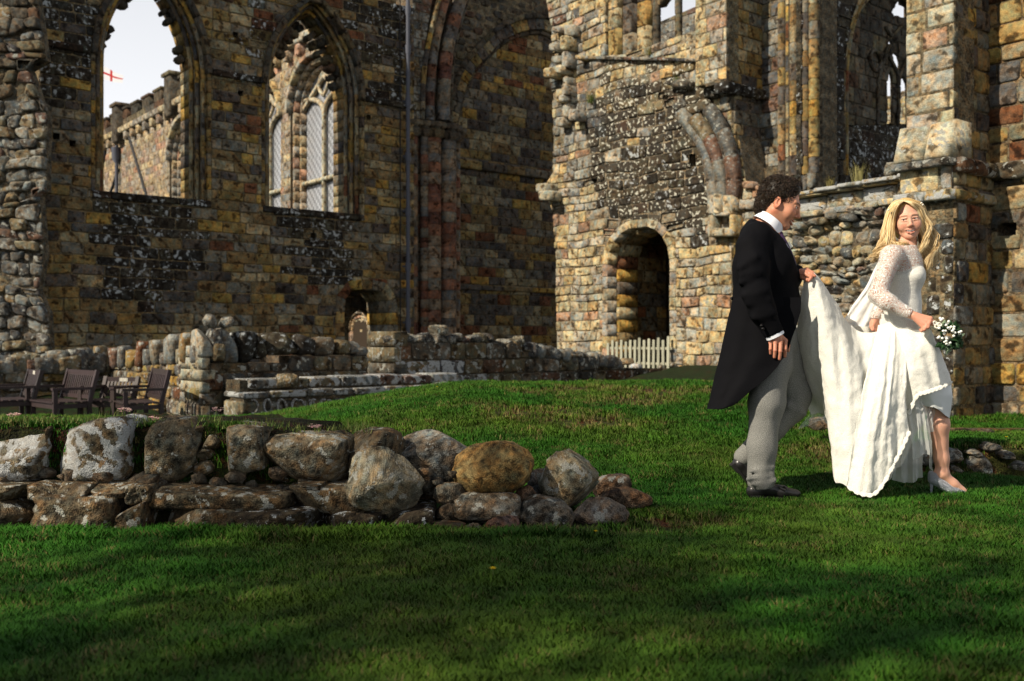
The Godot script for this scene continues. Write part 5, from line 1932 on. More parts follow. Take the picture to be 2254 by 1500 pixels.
func build_furniture() -> void:
	var gy := -0.55
	var put := func(px: float, d: float) -> Vector3:
		return Vector3((px - 1127.0) / 2187.5 * d, gy, -d)
	bench(put.call(22, 16.6), Vector2(-0.80, 0.60), 0.95, 0.92, 10, true, "dark wooden bench with a plaque at the far left")
	bench(put.call(128, 16.2), Vector2(-0.72, 0.69), 1.25, 0.93, 14, false, "dark wooden bench without a plaque, second from the left")
	bench(put.call(236, 16.4), Vector2(-0.25, 0.97), 0.62, 0.80, 8, true, "low narrow wooden bench with a pale plaque, between two taller ones")
	bench(put.call(300, 16.0), Vector2(-0.86, 0.51), 1.25, 0.95, 9, false, "pale lit slatted bench at the right end of the row")
	# picket fence across the doorway
	var w := vwall(18.4, 18.5)
	var x0 := w.at(1340, 780, 0.12).x
	var x1 := w.at(1472, 780, 0.12).x
	var o := thing("picket_fence", "short weathered white picket fence across the round headed doorway", "fence", w.xf())
	var base := w.at(1400, 812, 0.12).y
	for k in 14:
		var s := lerpf(x0, x1, k / 13.0)
		var h := 0.66 + rnd(-0.03, 0.03) + 0.05 * (k % 2) + 0.1 * k / 13.0
		var acc := slab([PackedVector2Array([Vector2(-0.04, 0), Vector2(0.04, 0), Vector2(0.04, h - 0.03), Vector2(0.03, h), Vector2(-0.03, h), Vector2(-0.04, h - 0.03)])], -0.01, 0.012, Color(0.5, 0.5, 0.38) * rnd(0.85, 1.15))
		part(o, "picket", acc.mesh(), M["picket"], Transform3D(Basis(Vector3(0, 0, 1), rnd(-0.015, 0.015)), Vector3(s, base, 0.14)))
	for h in [0.14, 0.52]:
		var acc := Acc.new()
		acc.box(Transform3D(), Vector3(x1 - x0 + 0.2, 0.06, 0.03), Color(0.48, 0.46, 0.34))
		part(o, "rail", acc.mesh(), M["picket"], Transform3D(Basis(), Vector3((x0 + x1) * 0.5, base + h, 0.105)))
	# downpipe
	w = uwall(23.7, 15.0)
	var pp := thing("downpipe", "tall grey cast iron downpipe fixed beside the crossing pier", "pipe", w.xf())
	var s := w.at(898, 400, 0.22).x
	var yb := w.at(898, 735, 0.22).y
	var acc := Acc.new()
	acc.tube([Vector3(s, yb - 0.6, 0.22), Vector3(s, 10.4, 0.22)], [0.058, 0.058], 10, Color.WHITE)
	part(pp, "pipe", acc.mesh(), M["iron"])
	for py in [22, 108, 224, 345, 466, 588, 712]:
		var a := Acc.new()
		a.tube([Vector3(0, -0.14, 0), Vector3(0, -0.12, 0), Vector3(0, 0.1, 0), Vector3(0, 0.12, 0)], [0.06, 0.08, 0.085, 0.06], 10, Color.WHITE)
		var c := part(pp, "collar", a.mesh(), M["iron"], Transform3D(Basis(), Vector3(s, w.at(898, py, 0.22).y, 0.22)))
		var br := Acc.new()
		br.box(Transform3D(), Vector3(0.22, 0.05, 0.03), Color.WHITE)
		part(c, "bracket", br.mesh(), M["iron"], Transform3D(Basis(), Vector3(0, 0.02, -0.1)))
	var cb := Acc.new()
	cb.tube([Vector3(s - 0.14, yb - 0.6, 0.05), Vector3(s - 0.15, 10.4, 0.05)], [0.016, 0.016], 6, Color.WHITE)
	single("cable", "thin dark cable running down the wall beside the downpipe", "cable", cb.mesh(), M["lead"], w.xf())
	tree(Vector3(-15.5, 0, 6.6), 13.0, 4.0, "tall broadleaf tree, farthest left of the row behind the lawn", 5)
	tree(Vector3(-10.7, 0, 4.6), 14.5, 4.6, "broadleaf tree in the middle of the row behind the lawn", 6)
	tree(Vector3(-6.2, 0, 5.8), 14.0, 3.8, "broadleaf tree of the row nearest to the camera", 7)
	# flowers on the wall top
	var k := 0
	for q in [[30, 916, 0.07, "pink flower cluster at the left end of the low wall top"], [274, 905, 0.12, "tallest pink flower on the low wall top below the benches"], [340, 924, 0.05, "short pink flower just right of the tallest one"], [402, 928, 0.05, "spreading pink flower over the pointed wall stone"], [476, 904, 0.09, "thin stemmed faded flower midway along the low wall"], [692, 940, 0.06, "brownish pink flower at the right end of the wall top"]]:
		k += 1
		var p := pix(q[0], q[1], 4.85)
		flower("flowering_plant", q[3], Vector3(p.x, p.y - q[2], p.z), q[2], 100 + k)
	for q in [[1085, 1279, "largest yellow dandelion, in the middle of the front lawn"], [1312, 1196, "small yellow dandelion just below the stone heap"], [2216, 970, "yellow dandelion on the low bank at the right"], [962, 889, "tiny yellow dandelion on the mound crest by the plinth"]]:
		var d: float = 0.86 * 2187.5 / (q[1] - 750.0)
		if q[1] < 1000:
			d = 6.6 if q[0] > 2000 else 9.4
		var x: float = (q[0] - 1127.0) / 2187.5 * d
		dandelion(q[2], Vector3(x, hill(x, d) + 0.012, -d), 0.018 if q[0] == 1085 else 0.013)
	# tufts of long grass on the masonry and the wall top
	var v := vwall(18.4, 18.5)
	var r := vwall(12.45, 8.0)
	for q in [[v.pt(v.at(1430, 112).x, v.at(1430, 122).y, 0.0), 0.3, Color(0.16, 0.14, 0.04), "dry grass tuft on the string course of the transept wall"],
			[r.pt(r.at(1893, 392).x, r.at(1893, 402).y, 0.0), 0.34, Color(0.22, 0.2, 0.08), "tall dry grass tuft on the moulded ledge"],
			[r.pt(r.at(1828, 404).x, r.at(1828, 412).y, 0.0), 0.18, Color(0.2, 0.17, 0.06), "small dry grass tuft on the ledge by the dark opening"],
			[v.pt(v.at(1308, 225).x, v.at(1308, 228).y, 0.12), 0.34, Color(0.07, 0.1, 0.015), "green moss and grass clump on the torn transept wall"],
			[v.pt(v.at(1510, 200).x, v.at(1510, 192).y, 0.3), 0.28, Color(0.09, 0.11, 0.02), "green grass clump above the broken vault springer"]]:
		single("grass_tuft", q[3], "grass tuft", long_tuft(int(q[1] * 1000), 60, q[1], q[2]), M["grass"], at_pos(q[0]))
	var wt := Acc.new()
	for i in 190:
		var px := rnd(-20, 830)
		var tall := rnd(0.015, 0.045)
		if px > 185 and px < 300 and rng.randf() < 0.4:
			tall = rnd(0.06, 0.13)
		var p := pix(px, 928 + rnd(-2, 14) + (8 if px > 500 else 0) + (6 if px > 640 else 0), rnd(4.70, 5.0))
		for b in 9:
			var a := rnd(0, TAU)
			var ln := Vector3(cos(a), 0, sin(a)) * rnd(0.2, 0.9)
			var s0 := Vector3(rnd(-0.04, 0.04), 0, rnd(-0.04, 0.04)) + p
			var e := s0 + (Vector3.UP + ln) * tall * rnd(0.7, 1.2)
			var wd := Vector3(-sin(a), 0, cos(a)) * 0.0028
			var col := Color(0.06, 0.12, 0.02).lerp(Color(0.2, 0.17, 0.06), rng.randf() * 0.6)
			wt.tri(s0 - wd, s0 + wd, e, col)
	var wg := part(self, "grass", wt.mesh(), M["grass"])
	wg.set_meta("kind", "stuff")
	wg.set_meta("label", "grass and weeds growing along the low wall top")


func long_tuft(seed_: int, blades: int, tall: float, col: Color) -> ArrayMesh:
	var rg := RandomNumberGenerator.new()
	rg.seed = seed_
	var acc := Acc.new()
	for k in blades:
		var a := rg.randf() * TAU
		var out := Vector3(cos(a), 0, sin(a))
		var p := out * rg.randf() * tall * 0.35
		var h := tall * rg.randf_range(0.5, 1.1)
		var lean := rg.randf_range(0.1, 0.7)
		var w := Vector3(-sin(a), 0, cos(a)) * 0.006
		var q := p + (Vector3.UP * 0.6 + out * lean * 0.25) * h
		var tip := p + (Vector3.UP * (1.0 - lean * 0.3) + out * lean) * h
		var c := col * rg.randf_range(0.6, 1.3)
		c.a = 1.0
		acc.quad(p - w, p + w, q + w * 0.7, q - w * 0.7, c)
		acc.tri(q - w * 0.7, q + w * 0.7, tip, c)
	return acc.mesh()


func flower(called: String, label: String, p: Vector3, tall: float, seed_: int) -> void:
	var rg := RandomNumberGenerator.new()
	rg.seed = seed_
	var o := thing(called, label, "flower", at_pos(p), "small pink flowers on the low wall")
	var st := Acc.new()
	st.tube([Vector3(0, -0.03, 0), Vector3(0.004, tall * 0.5, 0), Vector3(0, tall, 0)], [0.003, 0.0025, 0.002], 5, Color(0.08, 0.13, 0.03))
	part(o, "stem", st.mesh(), M["leaf"])
	var hd := Acc.new()
	for k in 26:
		var a := rg.randf() * TAU
		var r := sqrt(rg.randf()) * 0.03
		var c := Vector3(cos(a) * r, tall + rg.randf_range(-0.006, 0.012), sin(a) * r)
		var col := Color(0.62, 0.33, 0.36).lerp(Color(0.7, 0.55, 0.45), rg.randf())
		for e in 4:
			var t := TAU * e / 4.0 + rg.randf()
			var u := Vector3(cos(t), 0.5, sin(t)) * 0.008
			hd.tri(c, c + u + Vector3(-u.z, 0, u.x) * 0.5, c + u - Vector3(-u.z, 0, u.x) * 0.5, col)
	part(o, "flower_head", hd.mesh(), M["leaf"])
	var lv := Acc.new()
	for k in 16:
		var a := rg.randf() * TAU
		var out := Vector3(cos(a), 0, sin(a))
		var b := Vector3(0, rg.randf() * tall * 0.5 - 0.01, 0)
		var e := b + out * 0.03 + Vector3.UP * rg.randf_range(0.0, 0.025)
		var sd := Vector3(-sin(a), 0, cos(a)) * 0.006
		lv.quad(b, (b + e) * 0.5 - sd, e, (b + e) * 0.5 + sd, Color(0.05, 0.1, 0.02) * rg.randf_range(0.8, 1.5))
	part(o, "leaves", lv.mesh(), M["leaf"])


func dandelion(label: String, p: Vector3, r: float) -> void:
	var o := thing("dandelion", label, "flower", at_pos(p), "yellow dandelions in the grass")
	var st := Acc.new()
	st.tube([Vector3(0, -0.03, 0), Vector3(0, 0.03, 0)], [0.002, 0.002], 5, Color(0.1, 0.14, 0.04))
	part(o, "stem", st.mesh(), M["leaf"])
	var hd := Acc.new()
	for ringk in 3:
		for k in 14:
			var a := TAU * (k + ringk * 0.33) / 14.0
			var out := Vector3(cos(a), 0.25 + ringk * 0.4, sin(a)).normalized()
			var sd := Vector3(-sin(a), 0, cos(a)) * r * 0.16
			hd.tri(Vector3(0, 0.03, 0) - sd, Vector3(0, 0.03, 0) + sd, Vector3(0, 0.03, 0) + out * r * (1.0 - ringk * 0.2), Color(0.75, 0.55, 0.02))
	part(o, "petals", hd.mesh(), M["leaf"])


func tree(at: Vector3, tall: float, wide: float, label: String, seed_: int) -> void:
	var rg := RandomNumberGenerator.new()
	rg.seed = seed_
	var o := thing("tree", label, "tree", at_pos(at), "trees behind the photographer")
	var tr := Acc.new()
	var top := Vector3(rg.randf_range(-0.5, 0.5), tall * 0.82, rg.randf_range(-0.5, 0.5))
	tr.tube([Vector3(0, -0.3, 0), Vector3(0.05, 1.0, 0), top * 0.4, top * 0.7, top], [0.42, 0.3, 0.24, 0.15, 0.04], 10, Color(0.12, 0.09, 0.06))
	var leaf := Acc.new()
	for k in 42:
		var f := rg.randf_range(0.3, 0.95)
		var a := rg.randf() * TAU
		var reach := wide * sqrt(1.0 - pow((f - 0.55) / 0.5, 2)) * rg.randf_range(0.5, 1.0)
		var s := top * (f * 0.8)
		var e := top * f + Vector3(cos(a), rg.randf_range(0.0, 0.4), sin(a)) * reach
		tr.tube([s, s.lerp(e, 0.5) + Vector3(0, 0.2, 0), e], [0.09, 0.05, 0.015], 5, Color(0.12, 0.09, 0.06))
		for c in 5:
			var mid := s.lerp(e, rg.randf_range(0.5, 1.1)) + Vector3(rg.randf_range(-1, 1), rg.randf_range(-1, 1), rg.randf_range(-1, 1)) * 0.5
			var r := rg.randf_range(0.45, 0.9)
			for l in 70:
				var d := Vector3(rg.randf_range(-1, 1), rg.randf_range(-1, 1), rg.randf_range(-1, 1)).normalized()
				var p := mid + d * r * sqrt(rg.randf())
				var u := Vector3(rg.randf_range(-1, 1), rg.randf_range(-1, 1), rg.randf_range(-1, 1)).normalized() * 0.10
				var w := u.cross(d).normalized() * 0.055
				leaf.tri(p - u, p + w, p + u, Color(0.05, 0.09, 0.02) * rg.randf_range(0.7, 1.4))
	part(o, "trunk", tr.mesh(), M["mortar"])
	part(o, "crown", leaf.mesh(), M["leaf"])


class Field:
	# a signed distance on a grid, joined bone by bone with a smooth minimum and meshed as surface nets
	var o: Vector3
	var c: float
	var nx: int
	var ny: int
	var nz: int
	var v := PackedFloat32Array()

	func _init(lo: Vector3, hi: Vector3, cell: float) -> void:
		o = lo
		c = cell
		nx = int((hi.x - lo.x) / cell) + 2
		ny = int((hi.y - lo.y) / cell) + 2
		nz = int((hi.z - lo.z) / cell) + 2
		v.resize(nx * ny * nz)
		v.fill(1.0)

	func span(lo: Vector3, hi: Vector3) -> Array:
		var a := ((lo - o) / c).floor()
		var b := ((hi - o) / c).ceil()
		return [maxi(0, int(a.x)), mini(nx - 1, int(b.x)), maxi(0, int(a.y)), mini(ny - 1, int(b.y)), maxi(0, int(a.z)), mini(nz - 1, int(b.z))]

	func cap(a: Vector3, b: Vector3, ra: float, rb: float, k := 0.02, take := false) -> void:
		var m := maxf(ra, rb) + k + 2.5 * c
		var s := span(Vector3(minf(a.x, b.x), minf(a.y, b.y), minf(a.z, b.z)) - Vector3.ONE * m, Vector3(maxf(a.x, b.x), maxf(a.y, b.y), maxf(a.z, b.z)) + Vector3.ONE * m)
		var w := b - a
		var l2 := maxf(w.length_squared(), 1e-9)
		for z in range(s[4], s[5] + 1):
			for y in range(s[2], s[3] + 1):
				var i: int = (z * ny + y) * nx + s[0]
				var p := o + Vector3(s[0], y, z) * c - a
				for x in range(s[0], s[1] + 1):
					var t := clampf(p.dot(w) / l2, 0.0, 1.0)
					var d := (p - w * t).length() - lerpf(ra, rb, t)
					var e := v[i]
					if take:
						var h := maxf(k - absf(e + d), 0.0) / k
						v[i] = maxf(e, -d) + h * h * k * 0.25
					else:
						var h := maxf(k - absf(e - d), 0.0) / k
						v[i] = minf(e, d) - h * h * k * 0.25
					i += 1
					p.x += c

	func ell(q: Vector3, r: Vector3, k := 0.02, turn := Basis(), take := false) -> void:
		var m := maxf(r.x, maxf(r.y, r.z)) + k + 2.5 * c
		var s := span(q - Vector3.ONE * m, q + Vector3.ONE * m)
		var inv := turn.inverse()
		for z in range(s[4], s[5] + 1):
			for y in range(s[2], s[3] + 1):
				var i: int = (z * ny + y) * nx + s[0]
				var p := o + Vector3(s[0], y, z) * c - q
				for x in range(s[0], s[1] + 1):
					var g := (inv * p) / r
					var k0 := g.length()
					var k1 := (g / r).length()
					var d := k0 * (k0 - 1.0) / maxf(k1, 1e-6) if k0 > 0.001 else -minf(r.x, r.y)
					var e := v[i]
					if take:
						var h := maxf(k - absf(e + d), 0.0) / k
						v[i] = maxf(e, -d) + h * h * k * 0.25
					else:
						var h := maxf(k - absf(e - d), 0.0) / k
						v[i] = minf(e, d) - h * h * k * 0.25
					i += 1
					p.x += c

	func chain(pts: Array, rad: Array, k := 0.02) -> void:
		for i in pts.size() - 1:
			cap(pts[i], pts[i + 1], rad[i], rad[i + 1], k)

	# keeps what lies behind the plane, between two heights
	func trim(p0: Vector3, n: Vector3, y0: float, y1: float) -> void:
		for z in nz:
			for y in ny:
				var h := o.y + y * c
				if h < y0 or h > y1:
					continue
				var i := (z * ny + y) * nx
				for x in nx:
					var d := (o + Vector3(x, y, z) * c - p0).dot(n)
					if d > v[i]:
						v[i] = d
					i += 1

	func wrinkle(nz_: FastNoiseLite, amp: float, freq: Vector3) -> void:
		for z in nz:
			for y in ny:
				var i := (z * ny + y) * nx
				for x in nx:
					if absf(v[i]) < 4.0 * c + amp:
						v[i] += amp * nz_.get_noise_3dv((o + Vector3(x, y, z) * c) * freq)
					i += 1

	func net(acc: Acc, put: Transform3D, paint: Callable) -> void:
		var id := {}
		var sx := 1
		var sy := nx
		var sz := nx * ny
		var off := [0, sx, sy, sx + sy, sz, sx + sz, sy + sz, sx + sy + sz]
		var far := 1.9 * c
		var cells := PackedInt32Array()
		for z in nz - 1:
			for y in ny - 1:
				var i := (z * ny + y) * nx
				for x in nx - 1:
					if absf(v[i]) < far:
						var neg := 0
						for k in 8:
							if v[i + off[k]] < 0.0:
								neg += 1
						if neg > 0 and neg < 8:
							var sum := Vector3.ZERO
							var m := 0
							var val := PackedFloat32Array()
							for k in 8:
								val.append(v[i + off[k]])
							for e in [[0, 1], [2, 3], [4, 5], [6, 7], [0, 2], [1, 3], [4, 6], [5, 7], [0, 4], [1, 5], [2, 6], [3, 7]]:
								var a := val[e[0]]
								var b := val[e[1]]
								if (a < 0.0) != (b < 0.0):
									var t := a / (a - b)
									var pa := Vector3(e[0] & 1, (e[0] >> 1) & 1, (e[0] >> 2) & 1)
									var pb := Vector3(e[1] & 1, (e[1] >> 1) & 1, (e[1] >> 2) & 1)
									sum += pa.lerp(pb, t)
									m += 1
							var p := o + (Vector3(x, y, z) + sum / m) * c
							var g := Vector3(val[1] + val[3] + val[5] + val[7] - val[0] - val[2] - val[4] - val[6], val[2] + val[3] + val[6] + val[7] - val[0] - val[1] - val[4] - val[5], val[4] + val[5] + val[6] + val[7] - val[0] - val[1] - val[2] - val[3]).normalized()
							id[i] = acc.v.size()
							cells.append(i)
							acc.v.append(put * p)
							acc.nn.append((put.basis * g).normalized())
							acc.c.append(paint.call(p, g))
					i += 1
		for i in cells:
			for ax in 3:
				var st: int = [sx, sy, sz][ax]
				var s1: int = [sy, sz, sx][ax]
				var s2: int = [sz, sx, sy][ax]
				var a := v[i]
				var b := v[i + st]
				if (a < 0.0) == (b < 0.0):
					continue
				if not (id.has(i - s1) and id.has(i - s2) and id.has(i - s1 - s2)):
					continue
				var q := [id[i], id[i - s1], id[i - s1 - s2], id[i - s2]]
				if a < 0.0:
					acc.ix.append_array([q[0], q[2], q[1], q[0], q[3], q[2]])
				else:
					acc.ix.append_array([q[0], q[1], q[2], q[0], q[2], q[3]])


func dbl(p: Array) -> Array:
	return p


# a cloth sheet from columns of guide points (all of one length), smoothed both ways; ripple: depth of folds, count: folds across
func cloth(cols: Array, nu: int, nv: int, ripple := 0.0, count := 6.0, phase := 0.0, grow := 1.0, crumple := 0.006) -> Acc:
	var acc := Acc.new()
	var m := cols.size()
	for j in nv + 1:
		var t := float(j) / nv
		var row := []
		for k in m:
			row.append(cm(cols[k], t))
		for i in nu + 1:
			var u := float(i) / nu
			var p: Vector3 = cm(row, u)
			var wob := noise.get_noise_2d(u * 160.0 + phase * 50.0, t * 90.0)
			var f := sin(TAU * (count * u + 0.45 * wob) + phase) + 0.5 * sin(TAU * (count * 1.9 * u + 0.3 * wob + 0.6 * t) + phase * 2.0)
			p.z += ripple * f * pow(lerpf(0.3, 1.0, t), grow)
			p.x += ripple * 0.35 * cos(TAU * (count * u + 0.45 * wob) + phase) * pow(lerpf(0.3, 1.0, t), grow)
			p += Vector3(noise.get_noise_3d(p.x * 900, p.y * 900, p.z * 900 + 40), noise.get_noise_3d(p.x * 900 + 70, p.y * 900, p.z * 900), 1.6 * noise.get_noise_3d(p.x * 700, p.y * 700 + 30, p.z * 700)) * crumple
			acc.v.append(p)
			acc.uv.append(Vector2(u, t))
			acc.nn.append(Vector3.ZERO)
	for j in nv:
		for i in nu:
			var a := j * (nu + 1) + i
			var b := a + nu + 1
			acc.ix.append_array([a, a + 1, b, a + 1, b + 1, b])
			var n1 := (acc.v[b] - acc.v[a]).cross(acc.v[a + 1] - acc.v[a])
			for e in [a, a + 1, b, b + 1]:
				acc.nn[e] += n1
	for i in acc.nn.size():
		acc.nn[i] = acc.nn[i].normalized()
	return acc


func px3(list: Array, d: float) -> Array:
	# [x, y, nearer] in photograph pixels and metres nearer than d
	var out := []
	for q in list:
		out.append(pix(q[0], q[1], d - (q[2] if q.size() > 2 else 0.0)))
	return out


func people_materials() -> void:
	var sk := base_mat("skin", 0.5)
	sk.vertex_color_use_as_albedo = true
	sk.subsurf_scatter_enabled = true
	sk.subsurf_scatter_strength = 0.12
	sk.metallic_specular = 0.4
	var hr := base_mat("hair", 0.5)
	hr.vertex_color_use_as_albedo = true
	hr.metallic_specular = 0.35
	var S := 256
	# fine check of the trousers
	var ck := PackedByteArray()
	ck.resize(S * S * 3)
	var lace := PackedByteArray()
	lace.resize(S * S * 4)
	var emb := PackedByteArray()
	emb.resize(S * S * 3)
	var embh := PackedByteArray()
	embh.resize(S * S)
	var n := FastNoiseLite.new()
	var a := gray(n, S, 51, 0.018, FastNoiseLite.TYPE_SIMPLEX_SMOOTH, 2)
	var b := gray(n, S, 52, 0.05, FastNoiseLite.TYPE_SIMPLEX_SMOOTH, 2)
	var f := gray(n, S, 53, 0.25, FastNoiseLite.TYPE_SIMPLEX, 1)
	for y in S:
		for x in S:
			var i := y * S + x
			var t := 0.55 + 0.3 * float((x / 2 + y / 2) % 2) + 0.25 * (f[i] / 255.0 - 0.5)
			ck[i * 3] = clampi(int(255 * t), 0, 255)
			ck[i * 3 + 1] = ck[i * 3]
			ck[i * 3 + 2] = clampi(int(255 * t * 0.98), 0, 255)
			# scrolling flowers: contour lines of noise, and a net of threads
			var u := sin(a[i] / 255.0 * 34.0)
			var w := sin(b[i] / 255.0 * 22.0)
			var on := u > 0.30 or w > 0.78 or (x % 9 == 0 and y % 2 == 0) or (y % 9 == 0 and x % 2 == 0)
			var mid := 1.0 if u > 0.62 else 0.86
			lace[i * 4] = int(225 * mid)
			lace[i * 4 + 1] = int(223 * mid)
			lace[i * 4 + 2] = int(216 * mid)
			lace[i * 4 + 3] = 255 if on else 0
			var e := 0.96 + 0.035 * u + (0.04 if w > 0.7 else 0.0)
			if f[i] > 225:
				e = 1.08
			emb[i * 3] = clampi(int(228 * e), 0, 255)
			emb[i * 3 + 1] = clampi(int(227 * e), 0, 255)
			emb[i * 3 + 2] = clampi(int(218 * e), 0, 255)
			embh[i] = clampi(int(128 + 70 * u + 40 * w), 0, 255)
	var tr := tri_mat("trousers", ImageTexture.create_from_image(Image.create_from_data(S, S, false, Image.FORMAT_RGB8, ck)), null, 0.0, 2.2, 0.85)
	tr.albedo_color = Color(0.62, 0.62, 0.61)
	tr.vertex_color_use_as_albedo = false
	var dr := tri_mat("dress", ImageTexture.create_from_image(Image.create_from_data(S, S, false, Image.FORMAT_RGB8, emb)), ImageTexture.create_from_image(Image.create_from_data(S, S, false, Image.FORMAT_L8, embh)), 0.12, 4.0, 0.7)
	dr.vertex_color_use_as_albedo = false
	dr.backlight_enabled = true
	dr.backlight = Color(0.5, 0.5, 0.5)
	var lc := tri_mat("lace", tex(S, lace), null, 0.0, 4.6, 0.75)
	lc.vertex_color_use_as_albedo = false
	lc.transparency = BaseMaterial3D.TRANSPARENCY_ALPHA_SCISSOR
	lc.alpha_scissor_threshold = 0.5
	var tu := base_mat("tulle", 0.8)
	tu.albedo_color = Color(0.93, 0.94, 0.93, 0.34)
	tu.transparency = BaseMaterial3D.TRANSPARENCY_ALPHA
	var ve := base_mat("veil", 0.8)
	ve.albedo_color = Color(0.97, 0.97, 0.96, 0.66)
	ve.transparency = BaseMaterial3D.TRANSPARENCY_ALPHA
	var wool := plain("black_wool", Color(0.004, 0.004, 0.005), 0.8)
	wool.metallic_specular = 0.16
	var sh := plain("shirt", Color(0.75, 0.77, 0.82), 0.7)
	sh.metallic_specular = 0.3
	plain("satin", Color(0.62, 0.64, 0.63), 0.38)
	var le := plain("black_leather", Color(0.012, 0.011, 0.011), 0.25)
	le.clearcoat_enabled = true
	le.clearcoat = 0.4
	plain("tie", Color(0.045, 0.022, 0.06), 0.6)
	plain("white_petal", Color(0.8, 0.79, 0.66), 0.6)
	plain("eye_white", Color(0.68, 0.66, 0.62), 0.2)
	plain("iris", Color(0.05, 0.04, 0.03), 0.15)
	plain("teeth", Color(0.8, 0.76, 0.68), 0.25)
	var gl := tri_mat("glitter", null, M["stone"].heightmap_texture, 0.6, 20.0, 0.35)
	gl.albedo_color = Color(0.66, 0.68, 0.72)
	gl.metallic = 0.75
	gl.vertex_color_use_as_albedo = false
	plain("leaf_dark", Color(0.022, 0.055, 0.02), 0.45)
	plain("leaf_pale", Color(0.2, 0.27, 0.17), 0.6)
	plain("berry", Color(0.8, 0.8, 0.72), 0.35)
	plain("ribbon", Color(0.8, 0.77, 0.66), 0.5)


func head_field(male: bool, smile: float, open_: float) -> Field:
	# face looks along +z, x is the person's left, eyes near y = 0
	var h := Field.new(Vector3(-0.105, -0.2, -0.135), Vector3(0.105, 0.14, 0.135), 0.0034)
	var j := 1.0 if male else 0.88
	h.ell(Vector3(0, 0.036, -0.022), Vector3(0.075, 0.086, 0.094), 0.02)
	h.ell(Vector3(0, -0.025, 0.026), Vector3(0.06 * (1.0 if male else 0.98), 0.082, 0.062), 0.035)
	for s in [-1.0, 1.0]:
		h.cap(Vector3(s * 0.05 * j, -0.052, -0.012), Vector3(s * 0.018, -0.1 * (1.0 if male else 0.97), 0.054), 0.024, 0.017, 0.03)
		h.ell(Vector3(s * 0.041, -0.024 - 0.004 * smile, 0.056), Vector3(0.021, 0.018, 0.018), 0.03)
		h.cap(Vector3(s * 0.012, 0.02, 0.082), Vector3(s * 0.043, 0.021, 0.066), 0.010 if male else 0.007, 0.009 if male else 0.006, 0.016)
		h.ell(Vector3(s * 0.031, -0.002, 0.092), Vector3(0.018, 0.0115, 0.016), 0.014, Basis(), true)
		h.ell(Vector3(s * 0.0115, -0.042, 0.091), Vector3(0.0068, 0.0062, 0.0085), 0.007)
		h.ell(Vector3(s * 0.077, -0.012, -0.012), Vector3(0.009, 0.031, 0.019), 0.006, Basis(Vector3.UP, s * 0.45) * Basis(Vector3.RIGHT, -0.2))
		h.ell(Vector3(s * 0.086, -0.008, -0.006), Vector3(0.006, 0.017, 0.009), 0.006, Basis(Vector3.UP, s * 0.45), true)
		# upper and lower lids
		h.cap(Vector3(s * 0.019, 0.006, 0.083), Vector3(s * 0.044, 0.0035, 0.0735), 0.006, 0.0055, 0.004)
		h.cap(Vector3(s * 0.020, -0.0095, 0.083), Vector3(s * 0.043, -0.0085, 0.074), 0.0052, 0.005, 0.006)
		# the cheek fold of a smile
		h.ell(Vector3(s * (0.036 + 0.005 * smile), -0.047, 0.058), Vector3(0.016, 0.016, 0.014), 0.025)
	h.ell(Vector3(0, -0.101, 0.062), Vector3(0.02 * j, 0.016, 0.015), 0.02)
	h.cap(Vector3(0, 0.012, 0.081), Vector3(0, -0.033, 0.103 if male else 0.096), 0.0085, 0.0088, 0.012)
	h.ell(Vector3(0, -0.036, 0.102 if male else 0.096), Vector3(0.0105, 0.009, 0.0105), 0.008)
	# lips, mouth
	var w := 0.0215 + 0.009 * smile
	var lift := 0.012 * smile
	for s in [-1.0, 1.0]:
		h.cap(Vector3(s * w, -0.070 + lift, 0.0735), Vector3(s * w * 0.5, -0.0670 + lift * 0.42, 0.0845), 0.0026, 0.0038, 0.005)
		h.cap(Vector3(s * w * 0.5, -0.0670 + lift * 0.42, 0.0845), Vector3(0, -0.0655 + lift * 0.15, 0.0885), 0.0038, 0.0042, 0.005)
		h.cap(Vector3(s * w, -0.071 + lift, 0.0735), Vector3(s * w * 0.55, -0.0770 - 0.0045 * open_ + lift * 0.25, 0.0835), 0.0026, 0.0044, 0.005)
		h.cap(Vector3(s * w * 0.55, -0.0770 - 0.0045 * open_ + lift * 0.25, 0.0835), Vector3(0, -0.0795 - 0.005 * open_, 0.087), 0.0044, 0.0052, 0.005)
	if open_ > 0.0:
		for i in 9:
			var u := lerpf(-0.74, 0.74, i / 8.0)
			h.ell(Vector3(u * w, -0.0722 - 0.0012 * open_ + lift * 0.95 * u * u, 0.087 - 0.012 * u * u), Vector3(0.0055, (0.0018 + 0.0042 * open_) * (1.0 - 0.65 * u * u), 0.009), 0.002, Basis(), true)
	h.cap(Vector3(0, -0.06, -0.026), Vector3(0, -0.23, -0.05), 0.052 * (1.06 if male else 0.86), 0.056 * (1.06 if male else 0.86), 0.03)
	return h


